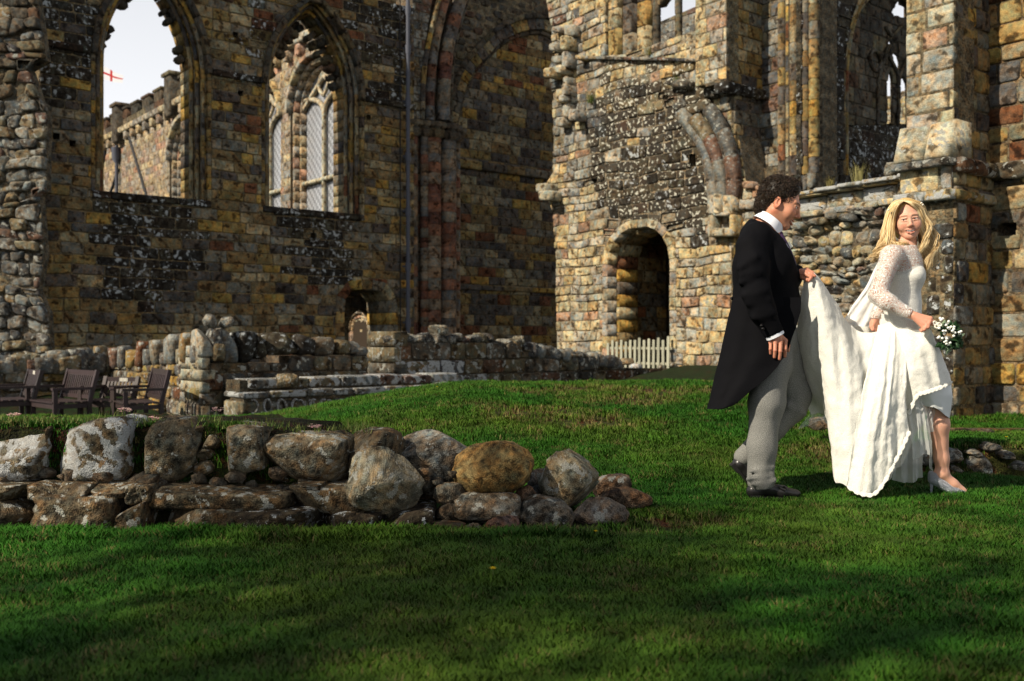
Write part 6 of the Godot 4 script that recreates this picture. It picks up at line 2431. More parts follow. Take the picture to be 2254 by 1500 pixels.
func face_paint(base: Color, male: bool) -> Callable:
	return func(p: Vector3, _g: Vector3) -> Color:
		var c := base
		var ax := absf(p.x)
		var blush := exp(-(pow((ax - 0.042) / 0.02, 2) + pow((p.y + 0.035) / 0.022, 2))) * smoothstep(0.03, 0.05, p.z)
		c = c.lerp(Color(base.r * 1.0, base.g * 0.68, base.b * 0.62), 0.55 * blush)
		var nose := exp(-(pow(p.x / 0.016, 2) + pow((p.y + 0.036) / 0.014, 2))) * smoothstep(0.085, 0.1, p.z)
		c = c.lerp(Color(base.r, base.g * 0.75, base.b * 0.7), 0.4 * nose)
		if p.z > 0.07 and ax < 0.034 and p.y < -0.05 and p.y > -0.092:
			var up := -0.0665 + 10.0 * ax * ax
			var lip := exp(-pow((p.y - (up - 0.007)) / 0.0115, 4)) * (1.0 - smoothstep(0.022, 0.028, ax))
			c = c.lerp(Color(0.42, 0.13, 0.10) if not male else Color(0.36, 0.15, 0.10), 0.75 * lip)
		if ax > 0.068 and p.z < 0.02:
			c = c.lerp(Color(base.r, base.g * 0.72, base.b * 0.68), 0.6)
		# brows are short hairs, dark at the root
		var by := 0.0215 - 9.0 * pow(ax - 0.03, 2)
		var br := exp(-pow((p.y - by) / (0.0045 if male else 0.0032), 2)) * smoothstep(0.010, 0.014, ax) * (1.0 - smoothstep(0.044, 0.05, ax)) * smoothstep(0.05, 0.06, p.z)
		c = c.lerp(Color(0.03, 0.017, 0.01) if male else Color(0.20, 0.10, 0.045), clampf(br * (1.0 if male else 0.95), 0, 1))
		# lashes along the lid edge
		var la := exp(-pow((p.y - 0.0025) / 0.0028, 2)) * smoothstep(0.016, 0.02, ax) * (1.0 - smoothstep(0.043, 0.048, ax)) * smoothstep(0.06, 0.07, p.z)
		c = c.lerp(Color(0.05, 0.03, 0.02), 0.6 * la)
		if male and p.y < -0.045 and p.z > 0.0:
			c = c.lerp(Color(base.r * 0.72, base.g * 0.74, base.b * 0.78), 0.35)
		return c


func eyes_teeth(o: Node3D, x: Transform3D, look: Vector3, open_: float, smile: float) -> void:
	for s in [-1.0, 1.0]:
		var acc := Acc.new()
		var f := Field.new(Vector3(-0.016, -0.016, -0.016), Vector3(0.016, 0.016, 0.016), 0.0028)
		f.ell(Vector3.ZERO, Vector3.ONE * 0.0118, 0.001)
		f.net(acc, x * Transform3D(Basis(), Vector3(s * 0.031, -0.002, 0.0715)), func(_p, _g): return Color.WHITE)
		var eb := part(o, "eye", acc.mesh(), M["eye_white"])
		var ir := Acc.new()
		var g := Field.new(Vector3(-0.01, -0.01, -0.01), Vector3(0.01, 0.01, 0.01), 0.0018)
		g.ell(Vector3.ZERO, Vector3(0.0062, 0.0062, 0.003), 0.001)
		var dir := (look + Vector3(0, 0, 1)).normalized()
		g.net(ir, x * Transform3D(Basis(), Vector3(s * 0.031, -0.002, 0.0715) + dir * 0.0102), func(_p, _g): return Color.WHITE)
		part(eb, "iris", ir.mesh(), M["iris"])
	if open_ > 0.0:
		var acc := Acc.new()
		var w := 0.019 + 0.007 * smile
		var pts := []
		var rr := []
		for i in 9:
			var u := lerpf(-1, 1, i / 8.0)
			pts.append(x * Vector3(u * w, -0.0708 + 0.0105 * smile * u * u, 0.0815 - 0.0125 * u * u))
			rr.append((0.0022 + 0.0032 * open_) * x.basis.get_scale().x * (1.0 - 0.5 * u * u))
		acc.tube(pts, rr, 8, Color.WHITE)
		part(o, "teeth", acc.mesh(), M["teeth"])


func frame(at: Vector3, forward: Vector3, up: Vector3, scale_: float) -> Transform3D:
	var z := forward.normalized()
	var x := up.cross(z).normalized()
	var y := z.cross(x)
	return Transform3D(Basis(x * scale_, y * scale_, z * scale_), at)


func hand_into(acc: Acc, wrist: Vector3, knuckles: Array, mids: Array, tips: Array, thumb: Array, r: float, skin: Color) -> void:
	var all := [wrist]
	all.append_array(knuckles)
	all.append_array(mids)
	all.append_array(tips)
	all.append_array(thumb)
	var lo: Vector3 = wrist
	var hi: Vector3 = wrist
	for q in all:
		lo = Vector3(minf(lo.x, q.x), minf(lo.y, q.y), minf(lo.z, q.z))
		hi = Vector3(maxf(hi.x, q.x), maxf(hi.y, q.y), maxf(hi.z, q.z))
	var f := Field.new(lo - Vector3.ONE * 0.05, hi + Vector3.ONE * 0.05, 0.0035)
	for i in 4:
		f.cap(wrist.lerp(knuckles[i], 0.12), knuckles[i], r * 1.75, r * 1.18, 0.012)
	for i in 4:
		var k := 1.0 if i > 0 else 0.86
		f.cap(knuckles[i], mids[i], r * 1.08 * k, r * 0.98 * k, 0.004)
		f.cap(mids[i], tips[i], r * 0.98 * k, r * 0.78 * k, 0.003)
	f.cap(wrist.lerp(thumb[0], 0.3), thumb[0], r * 1.5, r * 1.3, 0.01)
	f.cap(thumb[0], thumb[1], r * 1.2, r * 1.05, 0.004)
	f.cap(thumb[1], thumb[2], r * 1.05, r * 0.85, 0.003)
	f.net(acc, Transform3D(), func(p: Vector3, _g: Vector3) -> Color:
		var near := 1.0
		for i in 4:
			near = minf(near, minf(p.distance_to(knuckles[i]), minf(p.distance_to(mids[i]), p.distance_to(tips[i]))))
		return skin.lerp(Color(skin.r * 0.95, skin.g * 0.66, skin.b * 0.6), 0.5 * (1.0 - smoothstep(0.004, 0.016, near))))


func room(x0: float, y0: float, x1: float, y1: float, d0: float, d1: float, cell: float) -> Field:
	# a field that holds the pixel box x0 y0 x1 y1 between two distances
	var lo := Vector3.ONE * 1e6
	var hi := -lo
	for d in [d0, d1]:
		for q in [[x0, y0], [x1, y1]]:
			var p := pix(q[0], q[1], d)
			lo = Vector3(minf(lo.x, p.x), minf(lo.y, p.y), minf(lo.z, p.z))
			hi = Vector3(maxf(hi.x, p.x), maxf(hi.y, p.y), maxf(hi.z, p.z))
	return Field.new(lo - Vector3.ONE * 0.03, hi + Vector3.ONE * 0.03, cell)


func build_people() -> void:
	people_materials()
	build_groom()
	build_bride()
	build_bouquet()


func build_groom() -> void:
	var D := 5.5
	var o := thing("person", "man in black tailcoat and grey trousers walking right, holding up the white train", "person", Transform3D(Basis(), Vector3.ZERO))
	var skin := Color(0.50, 0.235, 0.14)
	var P := func(x: float, y: float, near := 0.0) -> Vector3: return pix(x, y, D - near)
	# --- body: trunk and limbs inside the clothes, then head and hands ---
	var body := Acc.new()
	var t := room(1600, 460, 1800, 1110, D - (-0.3), D - (0.36), 0.015)
	t.chain([P.call(1698, 500), P.call(1682, 560), P.call(1686, 680), P.call(1690, 770)], [0.055, 0.11, 0.11, 0.10], 0.05)
	t.chain([P.call(1672, 540, 0.15), P.call(1662, 645, 0.2), P.call(1703, 728, 0.2)], [0.05, 0.04, 0.026], 0.03)
	t.chain([P.call(1690, 550, -0.15), P.call(1722, 640, -0.16), P.call(1754, 601, 0.05)], [0.05, 0.04, 0.028], 0.03)
	t.chain([P.call(1696, 780, 0.05), P.call(1688, 915, 0.1), P.call(1672, 1065, 0.1)], [0.06, 0.05, 0.036], 0.02)
	t.chain([P.call(1712, 780, -0.09), P.call(1750, 882, -0.09), P.call(1642, 1004, -0.09)], [0.06, 0.05, 0.036], 0.02)
	t.net(body, Transform3D(), func(_p, _g): return skin)
	var hx := frame(P.call(1720, 449), Vector3(0.90, -0.36, 0.30), Vector3(0.3, 0.95, 0.02), 1.09)
	var hf := head_field(true, 0.7, 0.55)
	hf.net(body, hx, face_paint(skin, true))
	hand_into(body, P.call(1707, 734, 0.21), [P.call(1697, 754, 0.21), P.call(1707, 754, 0.235), P.call(1719, 753, 0.235), P.call(1729, 750, 0.215)], [P.call(1696.5, 769, 0.225), P.call(1706.5, 772, 0.25), P.call(1718, 774, 0.25), P.call(1729, 769, 0.23)], [P.call(1696.5, 779, 0.215), P.call(1705, 786.5, 0.24), P.call(1716, 790.5, 0.24), P.call(1728, 785, 0.22)], [P.call(1728, 746, 0.17), P.call(1735, 760, 0.16), P.call(1735, 772, 0.165)], 0.0105, Color(0.46, 0.2, 0.125))
	hand_into(body, P.call(1755, 601, 0.06), [P.call(1775, 604, 0.1), P.call(1776, 599, 0.09), P.call(1777, 596, 0.06), P.call(1776, 594, 0.035)], [P.call(1786, 611, 0.13), P.call(1788, 604, 0.12), P.call(1789, 601, 0.08), P.call(1787, 600, 0.05)], [P.call(1781, 619, 0.135), P.call(1794, 608, 0.13), P.call(1794, 607, 0.09), P.call(1791, 607, 0.06)], [P.call(1768, 611, 0.08), P.call(1776, 617, 0.1), P.call(1784, 615, 0.11)], 0.0105, Color(0.46, 0.2, 0.125))
	part(o, "body", body.mesh(), M["skin"])
	eyes_teeth(o, hx, Vector3(0.35, -0.25, 0), 0.55, 0.7)
	# --- hair: a close cap with many short curls ---
	var hc := Acc.new()
	var cf := Field.new(Vector3(-0.12, -0.12, -0.15), Vector3(0.12, 0.16, 0.13), 0.006)
	cf.ell(Vector3(0, 0.044, -0.028), Vector3(0.082, 0.09, 0.1), 0.02)
	cf.ell(Vector3(0, -0.03, -0.075), Vector3(0.06, 0.06, 0.045), 0.03)
	cf.cap(Vector3(-0.03, 0.098, 0.028), Vector3(0.03, 0.098, 0.028), 0.03, 0.03, 0.03)
	cf.ell(Vector3(0, 0.02, 0.115), Vector3(0.062, 0.068, 0.075), 0.008, Basis(), true)
	for s in [-1.0, 1.0]:
		cf.ell(Vector3(s * 0.085, -0.05, 0.03), Vector3(0.05, 0.06, 0.05), 0.008, Basis(), true)
		cf.ell(Vector3(s * 0.09, -0.02, -0.01), Vector3(0.02, 0.035, 0.022), 0.006, Basis(), true)
	cf.net(hc, hx, func(_p, _g): return Color(0.014, 0.009, 0.006))
	var rg := RandomNumberGenerator.new()
	rg.seed = 77
	var m0 := hc.v.size()
	for k in 1700:
		var at := rg.randi() % m0
		var d: Vector3 = hc.nn[at]
		var q: Vector3 = hc.v[at]
		if d.dot(hx.basis.z.normalized()) > 0.75 and d.y < 0.1:
			continue
		var tx := d.cross(Vector3(0.3, 1, 0.2)).normalized()
		var ty := d.cross(tx)
		var ang := rg.randf() * TAU
		var rad := rg.randf_range(0.003, 0.010)
		var pts := []
		var rr := []
		for i in 8:
			var a := ang + i * 0.62
			pts.append(q + (tx * cos(a) + ty * sin(a)) * rad + d * (0.001 + 0.0016 * i))
			rr.append(0.0019 * (1.0 - 0.6 * i / 7.0))
		hc.tube(pts, rr, 5, Color(0.016, 0.010, 0.006).lerp(Color(0.05, 0.028, 0.014), rg.randf() * rg.randf()), 1.0, false)
	part(o, "hair", hc.mesh(), M["hair"])
	# --- trousers ---
	var tr := Acc.new()
	var tf := room(1600, 690, 1810, 1100, D - (-0.3), D - (0.3), 0.012)
	tf.chain([P.call(1696, 740, 0.0), P.call(1698, 800, 0.05), P.call(1688, 890, 0.08), P.call(1677, 985, 0.1), P.call(1675, 1062, 0.1)], [0.12, 0.105, 0.092, 0.074, 0.071], 0.04)
	tf.chain([P.call(1700, 740, -0.02), P.call(1722, 800, -0.08), P.call(1752, 872, -0.09), P.call(1743, 898, -0.09), P.call(1700, 945, -0.09), P.call(1638, 1006, -0.09)], [0.14, 0.105, 0.08, 0.076, 0.068, 0.056], 0.03)
	for q in [[1676, 1034, 0.012], [1672, 1050, 0.016], [1680, 1062, 0.012]]:
		tf.cap(P.call(q[0] - 24, q[1] + 5, 0.16), P.call(q[0] + 26, q[1] - 4, 0.15), q[2], q[2], 0.02)
	for q in [[1762, 815], [1768, 842], [1765, 900]]:
		tf.cap(P.call(q[0] - 30, q[1] - 6, -0.02), P.call(q[0] + 8, q[1] + 12, -0.02), 0.012, 0.01, 0.025)
	var nz := FastNoiseLite.new()
	nz.seed = 3
	nz.frequency = 1.0
	tf.wrinkle(nz, 0.007, Vector3(9, 5, 9))
	tf.trim(P.call(1676, 1076, 0.1), Vector3(0.12, -1, 0).normalized(), -1.0, 0.12)
	tf.net(tr, Transform3D(), func(_p, _g): return Color.WHITE)
	part(o, "trousers", tr.mesh(), M["trousers"])
	# --- shirt, collar, tie, waist ---
	var sf := room(1630, 490, 1775, 720, D - (-0.25), D - (0.25), 0.012)
	var sa := Acc.new()
	sf.ell(P.call(1690, 596), Vector3(0.140, 0.22, 0.16), 0.03)
	sf.ell(P.call(1690, 668), Vector3(0.15, 0.16, 0.15), 0.05)
	sf.cap(P.call(1676, 530, 0.1), P.call(1676, 530, -0.1), 0.07, 0.07, 0.05)
	sf.net(sa, Transform3D(), func(_p, _g): return Color.WHITE)
	part(o, "shirt", sa.mesh(), M["shirt"])
	var ca := Acc.new()
	var ax := Vector3(0.62, 0.78, 0.0)
	var lx := Vector3(0.78, -0.62, 0.0)
	var c0: Vector3 = P.call(1695, 491)
	var rings := [[-0.026, 0.094, 0.081], [-0.02, 0.092, 0.08], [0.0, 0.084, 0.074], [0.022, 0.078, 0.069], [0.024, 0.074, 0.066], [0.0, 0.079, 0.07]]
	for k in rings.size():
		for i in 41:
			var a := TAU * i / 40.0
			var v: Vector3 = c0 + ax * (rings[k][0] - 0.012 * maxf(0.0, cos(a)) * (1.0 if k < 2 else 0.0)) + lx * cos(a) * rings[k][1] + Vector3(0, 0, 1) * sin(a) * rings[k][2]
			ca.v.append(v)
			ca.nn.append((lx * cos(a) + Vector3(0, 0, 1) * sin(a) + ax * 0.2).normalized())
	for k in rings.size() - 1:
		for i in 40:
			var a := k * 41 + i
			ca.ix.append_array([a, a + 1, a + 41, a + 1, a + 42, a + 41])
	part(o, "collar", ca.mesh(), M["shirt"])
	var ta := Acc.new()
	ta.tube(smooth(px3([[1715, 513, 0.03], [1721, 522, 0.05], [1730, 543, 0.065], [1740, 568, 0.07], [1750, 596, 0.06]], D), 4), [0.02, 0.024, 0.021, 0.018, 0.018, 0.019, 0.02, 0.022, 0.023, 0.024, 0.025, 0.026, 0.026, 0.026, 0.024, 0.02, 0.01], 10, Color.WHITE, 0.6)
	part(o, "tie", ta.mesh(), M["tie"])
	# --- tailcoat: body and sleeves, then the skirts ---
	var coat := Acc.new()
	var kf := room(1590, 465, 1785, 770, D - (-0.32), D - (0.38), 0.0115)
	kf.ell(P.call(1685, 592), Vector3(0.178, 0.22, 0.2), 0.03)
	kf.ell(P.call(1688, 672, 0.0), Vector3(0.186, 0.19, 0.185), 0.06)
	kf.cap(P.call(1668, 522, 0.12), P.call(1668, 522, -0.12), 0.085, 0.085, 0.05)
	kf.cap(P.call(1683, 497, 0.0), P.call(1672, 520, 0.0), 0.085, 0.1, 0.04)
	kf.trim(P.call(1722, 552), Vector3(0.9, 0.435, 0.0), P.call(0, 614).y, 3.0)
	kf.trim(P.call(1684, 502), Vector3(0.56, 0.83, 0.0), P.call(0, 560).y, 3.0)
	kf.chain([P.call(1655, 546, 0.16), P.call(1657, 590, 0.2), P.call(1664, 645, 0.225), P.call(1677, 682, 0.225), P.call(1706, 738, 0.215)], [0.088, 0.083, 0.072, 0.067, 0.052], 0.035)
	kf.chain([P.call(1685, 550, -0.16), P.call(1722, 640, -0.17), P.call(1752, 603, 0.03)], [0.085, 0.07, 0.05], 0.03)
	for q in [[1630, 590, 1664, 566, 0.016], [1632, 622, 1672, 600, 0.014], [1640, 652, 1684, 640, 0.016], [1648, 668, 1690, 660, 0.014], [1662, 700, 1700, 690, 0.012], [1634, 606, 1660, 596, 0.012]]:
		kf.cap(P.call(q[0], q[1], 0.26), P.call(q[2], q[3], 0.275), q[4], q[4], 0.03)
	kf.wrinkle(nz, 0.006, Vector3(8, 6, 8))
	kf.trim(P.call(1704, 736, 0.2), Vector3(0.42, -0.9, 0).normalized(), -1.0, P.call(0, 715).y)
	kf.net(coat, Transform3D(), func(_p, _g): return Color.WHITE)
	var coat_o := part(o, "tailcoat", coat.mesh(), M["black_wool"])
	var rows := [[655, 1612, 1764, 0.185], [690, 1605, 1761, 0.19], [730, 1596, 1749, 0.195], [770, 1587, 1734, 0.2], [800, 1580, 1716, 0.2], [830, 1573, 1690, 0.2], [855, 1567, 1659, 0.2], [876, 1562, 1636, 0.195], [892, 1558.5, 1615, 0.19], [901, 1557, 1590, 0.185]]
	var cols := []
	for k in 15:
		var ph := PI * k / 14.0
		var col := []
		for r in rows:
			var s := pow(sin(ph), 0.75)
			col.append(pix(lerpf(r[2], r[1], s), r[0], D - r[3] * cos(ph) * (1.0 - 0.12 * s)))
		cols.append(col)
	var sk := cloth(cols, 56, 40, 0.006, 4.0, 0.7, 1.0, 0.004)
	part(coat_o, "coat_tails", sk.mesh(), M["black_wool"])
	# lapel edge and collar of the coat
	var la := Acc.new()
	la.tube(smooth(px3([[1660, 484, 0.05], [1680, 502, 0.09], [1702, 522, 0.115], [1718, 552, 0.13], [1738, 590, 0.115], [1755, 624, 0.08]], D), 4), [0.012, 0.018, 0.022, 0.026, 0.028, 0.03, 0.03, 0.03, 0.03, 0.03, 0.03, 0.03, 0.028, 0.026, 0.024, 0.02, 0.018, 0.016, 0.012, 0.01, 0.006], 8, Color.WHITE, 0.5)
	part(coat_o, "lapel", la.mesh(), M["black_wool"])
	for q in [[1677, 717, 0.27], [1680, 724, 0.27], [1611, 657, 0.02], [1757, 668, 0.03]]:
		var b := Acc.new()
		b.tube([P.call(q[0], q[1], q[2] - 0.006), P.call(q[0], q[1], q[2] + 0.004), P.call(q[0], q[1], q[2] + 0.007)], [0.009, 0.009, 0.005], 10, Color.WHITE)
		part(coat_o, "button", b.mesh(), M["black_leather"])
	# cuffs
	var cu := Acc.new()
	cu.tube([P.call(1701, 728, 0.215), P.call(1707, 740, 0.213), P.call(1708, 742, 0.213)], [0.047, 0.051, 0.047], 18, Color.WHITE)
	part(o, "cuff", cu.mesh(), M["shirt"])
	var cu2 := Acc.new()
	cu2.tube([P.call(1751, 604, 0.035), P.call(1759, 600, 0.055)], [0.04, 0.038], 16, Color.WHITE)
	part(o, "cuff", cu2.mesh(), M["shirt"])
	# boutonniere
	var bt := Acc.new()
	var bc: Vector3 = P.call(1737, 541, 0.02)
	for k in 16:
		var a := k * 2.4
		var l := 0.006 + 0.0009 * k
		var out := Vector3(cos(a) * 0.6 + 0.35, sin(a), sin(a * 1.3) * 0.7).normalized()
		var up := out.cross(Vector3(0.3, 0.2, 1)).normalized() * 0.010
		bt.quad(bc, bc + out * l * 0.7 - up, bc + out * l * 1.25, bc + out * l * 0.7 + up, Color.WHITE)
	part(o, "boutonniere", bt.mesh(), M["white_petal"])
	# --- shoes ---
	var sh := Acc.new()
	var s1 := room(1640, 1050, 1780, 1105, D - (-0.02), D - (0.22), 0.007)
	s1.chain([P.call(1661, 1078, 0.1), P.call(1690, 1076, 0.1), P.call(1722, 1083, 0.105), P.call(1754, 1087, 0.11)], [0.034, 0.036, 0.031, 0.021], 0.02)
	s1.cap(P.call(1657, 1083, 0.1), P.call(1664, 1084, 0.1), 0.034, 0.034, 0.02)
	s1.trim(P.call(1700, 1094, 0.1), Vector3(0.02, -1, 0).normalized(), -1.0, 2.0)
	s1.net(sh, Transform3D(), func(_p, _g): return Color.WHITE)
	var so := part(o, "shoe", sh.mesh(), M["black_leather"])
	var sole := Acc.new()
	sole.box(Transform3D(Basis(Vector3(0, 0, 1), -0.03), P.call(1705, 1095, 0.1)), Vector3(0.25, 0.012, 0.075))
	sole.box(Transform3D(Basis(), P.call(1661, 1094, 0.1)), Vector3(0.055, 0.024, 0.066))
	part(so, "sole", sole.mesh(), M["black_leather"])
	var tas := Acc.new()
	tas.tube([P.call(1716, 1074, 0.135), P.call(1726, 1070, 0.13), P.call(1733, 1077, 0.135)], [0.007, 0.006, 0.008], 6, Color.WHITE)
	tas.tube([P.call(1716, 1074, 0.135), P.call(1729, 1080, 0.14)], [0.006, 0.009], 6, Color.WHITE)
	part(so, "tassel", tas.mesh(), M["black_leather"])
	var sh2 := Acc.new()
	var s2 := room(1590, 985, 1700, 1095, D - (-0.22), D - (0.02), 0.007)
	s2.chain([P.call(1628, 1022, -0.09), P.call(1643, 1040, -0.09), P.call(1664, 1066, -0.09), P.call(1680, 1086, -0.09)], [0.040, 0.034, 0.032, 0.02], 0.02)
	s2.cap(P.call(1636, 1010, -0.09), P.call(1630, 1022, -0.09), 0.032, 0.038, 0.02)
	s2.net(sh2, Transform3D(), func(_p, _g): return Color.WHITE)
	var so2 := part(o, "shoe", sh2.mesh(), M["black_leather"])
	var sole2 := Acc.new()
	sole2.box(Transform3D(Basis(Vector3(0, 0, 1), -0.9), P.call(1633, 1048, -0.09)), Vector3(0.16, 0.012, 0.07))
	sole2.box(Transform3D(Basis(Vector3(0, 0, 1), -0.9), P.call(1618, 1030, -0.09)), Vector3(0.055, 0.024, 0.066))
	part(so2, "sole", sole2.mesh(), M["black_leather"])


func build_bride() -> void:
	var D := 5.5
	var o := thing("person", "smiling blonde woman in a white lace wedding dress looking back over her shoulder", "person", Transform3D(Basis(), Vector3.ZERO))
	var skin := Color(0.60, 0.325, 0.22)
	var P := func(x: float, y: float, near := 0.0) -> Vector3: return pix(x, y, D - near)
	var body := Acc.new()
	# trunk, arms and legs in one field
	var t := room(1900, 520, 2130, 1100, D - (-0.3), D - (0.3), 0.0115)
	t.chain([P.call(2000, 520, -0.01), P.call(1992, 552, 0.0)], [0.045, 0.055], 0.03)
	t.ell(P.call(1990, 590, 0.01), Vector3(0.098, 0.13, 0.088), 0.04)
	t.cap(P.call(1968, 562, 0.09), P.call(2012, 566, -0.09), 0.05, 0.046, 0.05)
	t.ell(P.call(1988, 672, 0.0), Vector3(0.088, 0.12, 0.08), 0.05)
	t.ell(P.call(1990, 760, 0.0), Vector3(0.12, 0.13, 0.11), 0.05)
	t.chain([P.call(1962, 568, 0.1), P.call(1934, 648, 0.15), P.call(1955, 665, 0.2), P.call(2008, 694, 0.24)], [0.050, 0.040, 0.037, 0.025], 0.03)
	t.chain([P.call(2006, 566, -0.1), P.call(1962, 640, -0.12), P.call(1927, 700, -0.06)], [0.046, 0.038, 0.025], 0.02)
	t.chain([P.call(2020, 790, 0.03), P.call(2064, 880, 0.06), P.call(2066, 935, 0.06), P.call(2073, 1010, 0.05), P.call(2076, 1040, 0.05)], [0.09, 0.054, 0.055, 0.036, 0.032], 0.03)
	t.chain([P.call(2074, 1044, 0.05), P.call(2098, 1066, 0.05), P.call(2122, 1082, 0.055)], [0.031, 0.027, 0.02], 0.02)
	t.cap(P.call(2060, 1050, 0.05), P.call(2072, 1040, 0.05), 0.026, 0.03, 0.02)
	t.chain([P.call(1985, 800, -0.05), P.call(1940, 900, -0.05), P.call(1905, 1030, -0.05)], [0.085, 0.055, 0.035], 0.03)
	t.net(body, Transform3D(), func(_p, _g): return skin)
	var hx := frame(P.call(1998, 484, 0.0), Vector3(-0.22, -0.05, 0.97), Vector3(-0.10, 0.99, 0.02), 0.93)
	var hf := head_field(false, 1.0, 1.0)
	hf.net(body, hx, face_paint(skin, false))
	var hs := Color(0.55, 0.26, 0.17)
	hand_into(body, P.call(2008, 693, 0.245), [P.call(2034, 722, 0.285), P.call(2041, 716, 0.295), P.call(2047, 709, 0.295), P.call(2049, 701, 0.285)], [P.call(2029, 729, 0.285), P.call(2035, 726, 0.30), P.call(2043, 721, 0.30), P.call(2054, 713, 0.285)], [P.call(2026, 726, 0.255), P.call(2031, 724, 0.262), P.call(2040, 719, 0.262), P.call(2050, 718, 0.26)], [P.call(2036, 700, 0.22), P.call(2050, 704, 0.225), P.call(2057, 711, 0.24)], 0.0092, hs)
	hand_into(body, P.call(1927, 700, -0.06), [P.call(1922, 716, -0.03), P.call(1925, 718, -0.04), P.call(1929, 718, -0.055), P.call(1933, 717, -0.07)], [P.call(1923, 726, -0.02), P.call(1927, 728, -0.03), P.call(1931, 728, -0.05), P.call(1935, 727, -0.07)], [P.call(1928, 733, -0.03), P.call(1931, 735, -0.04), P.call(1935, 735, -0.055), P.call(1938, 733, -0.075)], [P.call(1919, 712, -0.05), P.call(1918, 720, -0.03), P.call(1921, 727, -0.02)], 0.009, hs)
	part(o, "body", body.mesh(), M["skin"])
	eyes_teeth(o, hx, Vector3(-0.28, 0.0, 0), 1.0, 1.0)

	# --- lace sleeves and yoke over the skin ---
	var la := Acc.new()
	var lf := room(1900, 530, 2045, 725, D - (-0.25), D - (0.32), 0.0105)
	lf.cap(P.call(1966, 562, 0.09), P.call(2012, 566, -0.09), 0.057, 0.052, 0.05)
	lf.chain([P.call(1996, 536, -0.005), P.call(1992, 556, 0.0)], [0.05, 0.064], 0.03)
	lf.ell(P.call(1990, 590, 0.01), Vector3(0.105, 0.136, 0.095), 0.04)
	lf.chain([P.call(1961, 567, 0.1), P.call(1933, 649, 0.15), P.call(1955, 666, 0.2), P.call(2006, 693, 0.24)], [0.057, 0.046, 0.043, 0.034], 0.03)
	lf.chain([P.call(2006, 566, -0.1), P.call(1962, 640, -0.12), P.call(1927, 700, -0.06)], [0.052, 0.044, 0.033], 0.02)
	lf.wrinkle(noise, 0.003, Vector3(900, 900, 900))
	lf.trim(P.call(2004, 692, 0.24), Vector3(0.85, -0.45, 0.2).normalized(), P.call(0, 712).y, P.call(0, 668).y)
	lf.trim(P.call(1996, 541, 0), Vector3(0.05, 1, 0).normalized(), P.call(0, 570).y, 3.0)
	lf.trim(P.call(1927, 703, -0.06), Vector3(0, -1, 0), -1.0, P.call(0, 690).y)
	lf.net(la, Transform3D(), func(_p, _g): return Color.WHITE)
	part(o, "lace_sleeves", la.mesh(), M["lace"])

	# --- bodice with a sweetheart edge, flowing over the hips ---
	var ba := Acc.new()
	var bf := room(1925, 565, 2060, 830, D - (-0.25), D - (0.25), 0.0105)
	bf.ell(P.call(1989, 610, 0.005), Vector3(0.104, 0.12, 0.094), 0.04)
	bf.ell(P.call(2012, 607, 0.05), Vector3(0.062, 0.066, 0.06), 0.03)
	bf.ell(P.call(2016, 607, -0.05), Vector3(0.058, 0.062, 0.058), 0.03)
	bf.ell(P.call(1987, 672, 0.0), Vector3(0.104, 0.13, 0.09), 0.05)
	bf.ell(P.call(1988, 750, 0.0), Vector3(0.125, 0.15, 0.12), 0.06)
	bf.wrinkle(noise, 0.006, Vector3(350, 900, 350))
	bf.trim(P.call(1986, 592, 0.1), Vector3(-0.28, 1, 0.1).normalized(), P.call(0, 640).y, 3.0)
	bf.net(ba, Transform3D(), func(_p, _g): return Color.WHITE)
	part(o, "bodice", ba.mesh(), M["dress"])

	# --- skirt, train and underskirts ---
	var skirt := px3([], D)
	var cols := []
	for q in [
		[[1940, 690, 0.0], [1944, 760, 0.04], [1956, 850, 0.06], [1978, 930, 0.06]],
		[[1958, 694, 0.10], [1968, 765, 0.14], [1984, 845, 0.16], [2003, 906, 0.15]],
		[[1985, 700, 0.14], [1996, 765, 0.19], [2009, 825, 0.21], [2020, 870, 0.2]],
		[[2015, 708, 0.18], [2027, 760, 0.22], [2043, 812, 0.23], [2058, 857, 0.22]],
		[[2036, 716, 0.26], [2050, 760, 0.24], [2064, 805, 0.22], [2077, 849, 0.2]],
		[[2048, 722, 0.24], [2068, 768, 0.16], [2085, 808, 0.13], [2098, 840, 0.1]],
		[[2040, 722, 0.12], [2060, 770, 0.02], [2080, 815, -0.02], [2090, 856, -0.04]],
	]:
		cols.append(px3(q, D))
	var gown := part(o, "skirt", cloth(cols, 90, 60, 0.008, 3.0, 0.4, 1.3, 0.005).mesh(), M["dress"])
	cols = []
	for q in [
		[[1772, 606, 0.07], [1758, 690, 0.0], [1752, 780, -0.1], [1762, 860, -0.2], [1786, 912, -0.2]],
		[[1780, 602, 0.1], [1786, 680, 0.1], [1790, 780, 0.06], [1803, 870, 0.0], [1820, 922, -0.02]],
		[[1794, 604, 0.11], [1812, 690, 0.14], [1820, 810, 0.14], [1828, 940, 0.12], [1836, 1050, 0.1]],
		[[1816, 628, 0.09], [1836, 720, 0.15], [1845, 850, 0.18], [1850, 970, 0.18], [1854, 1066, 0.16]],
		[[1840, 666, 0.05], [1862, 760, 0.15], [1872, 880, 0.2], [1880, 990, 0.21], [1888, 1086, 0.2]],
		[[1864, 706, 0.02], [1890, 790, 0.14], [1904, 890, 0.2], [1914, 1000, 0.21], [1924, 1090, 0.2]],
		[[1900, 732, 0.03], [1916, 800, 0.12], [1926, 890, 0.16], [1934, 985, 0.17], [1944, 1060, 0.17]],
		[[1950, 726, 0.05], [1962, 790, 0.1], [1972, 860, 0.13], [1982, 930, 0.13], [1990, 985, 0.12]],
	]:
		cols.append(px3(q, D))
	part(gown, "train", cloth(cols, 150, 110, 0.008, 3.5, 1.1, 0.8, 0.006).mesh(), M["dress"])
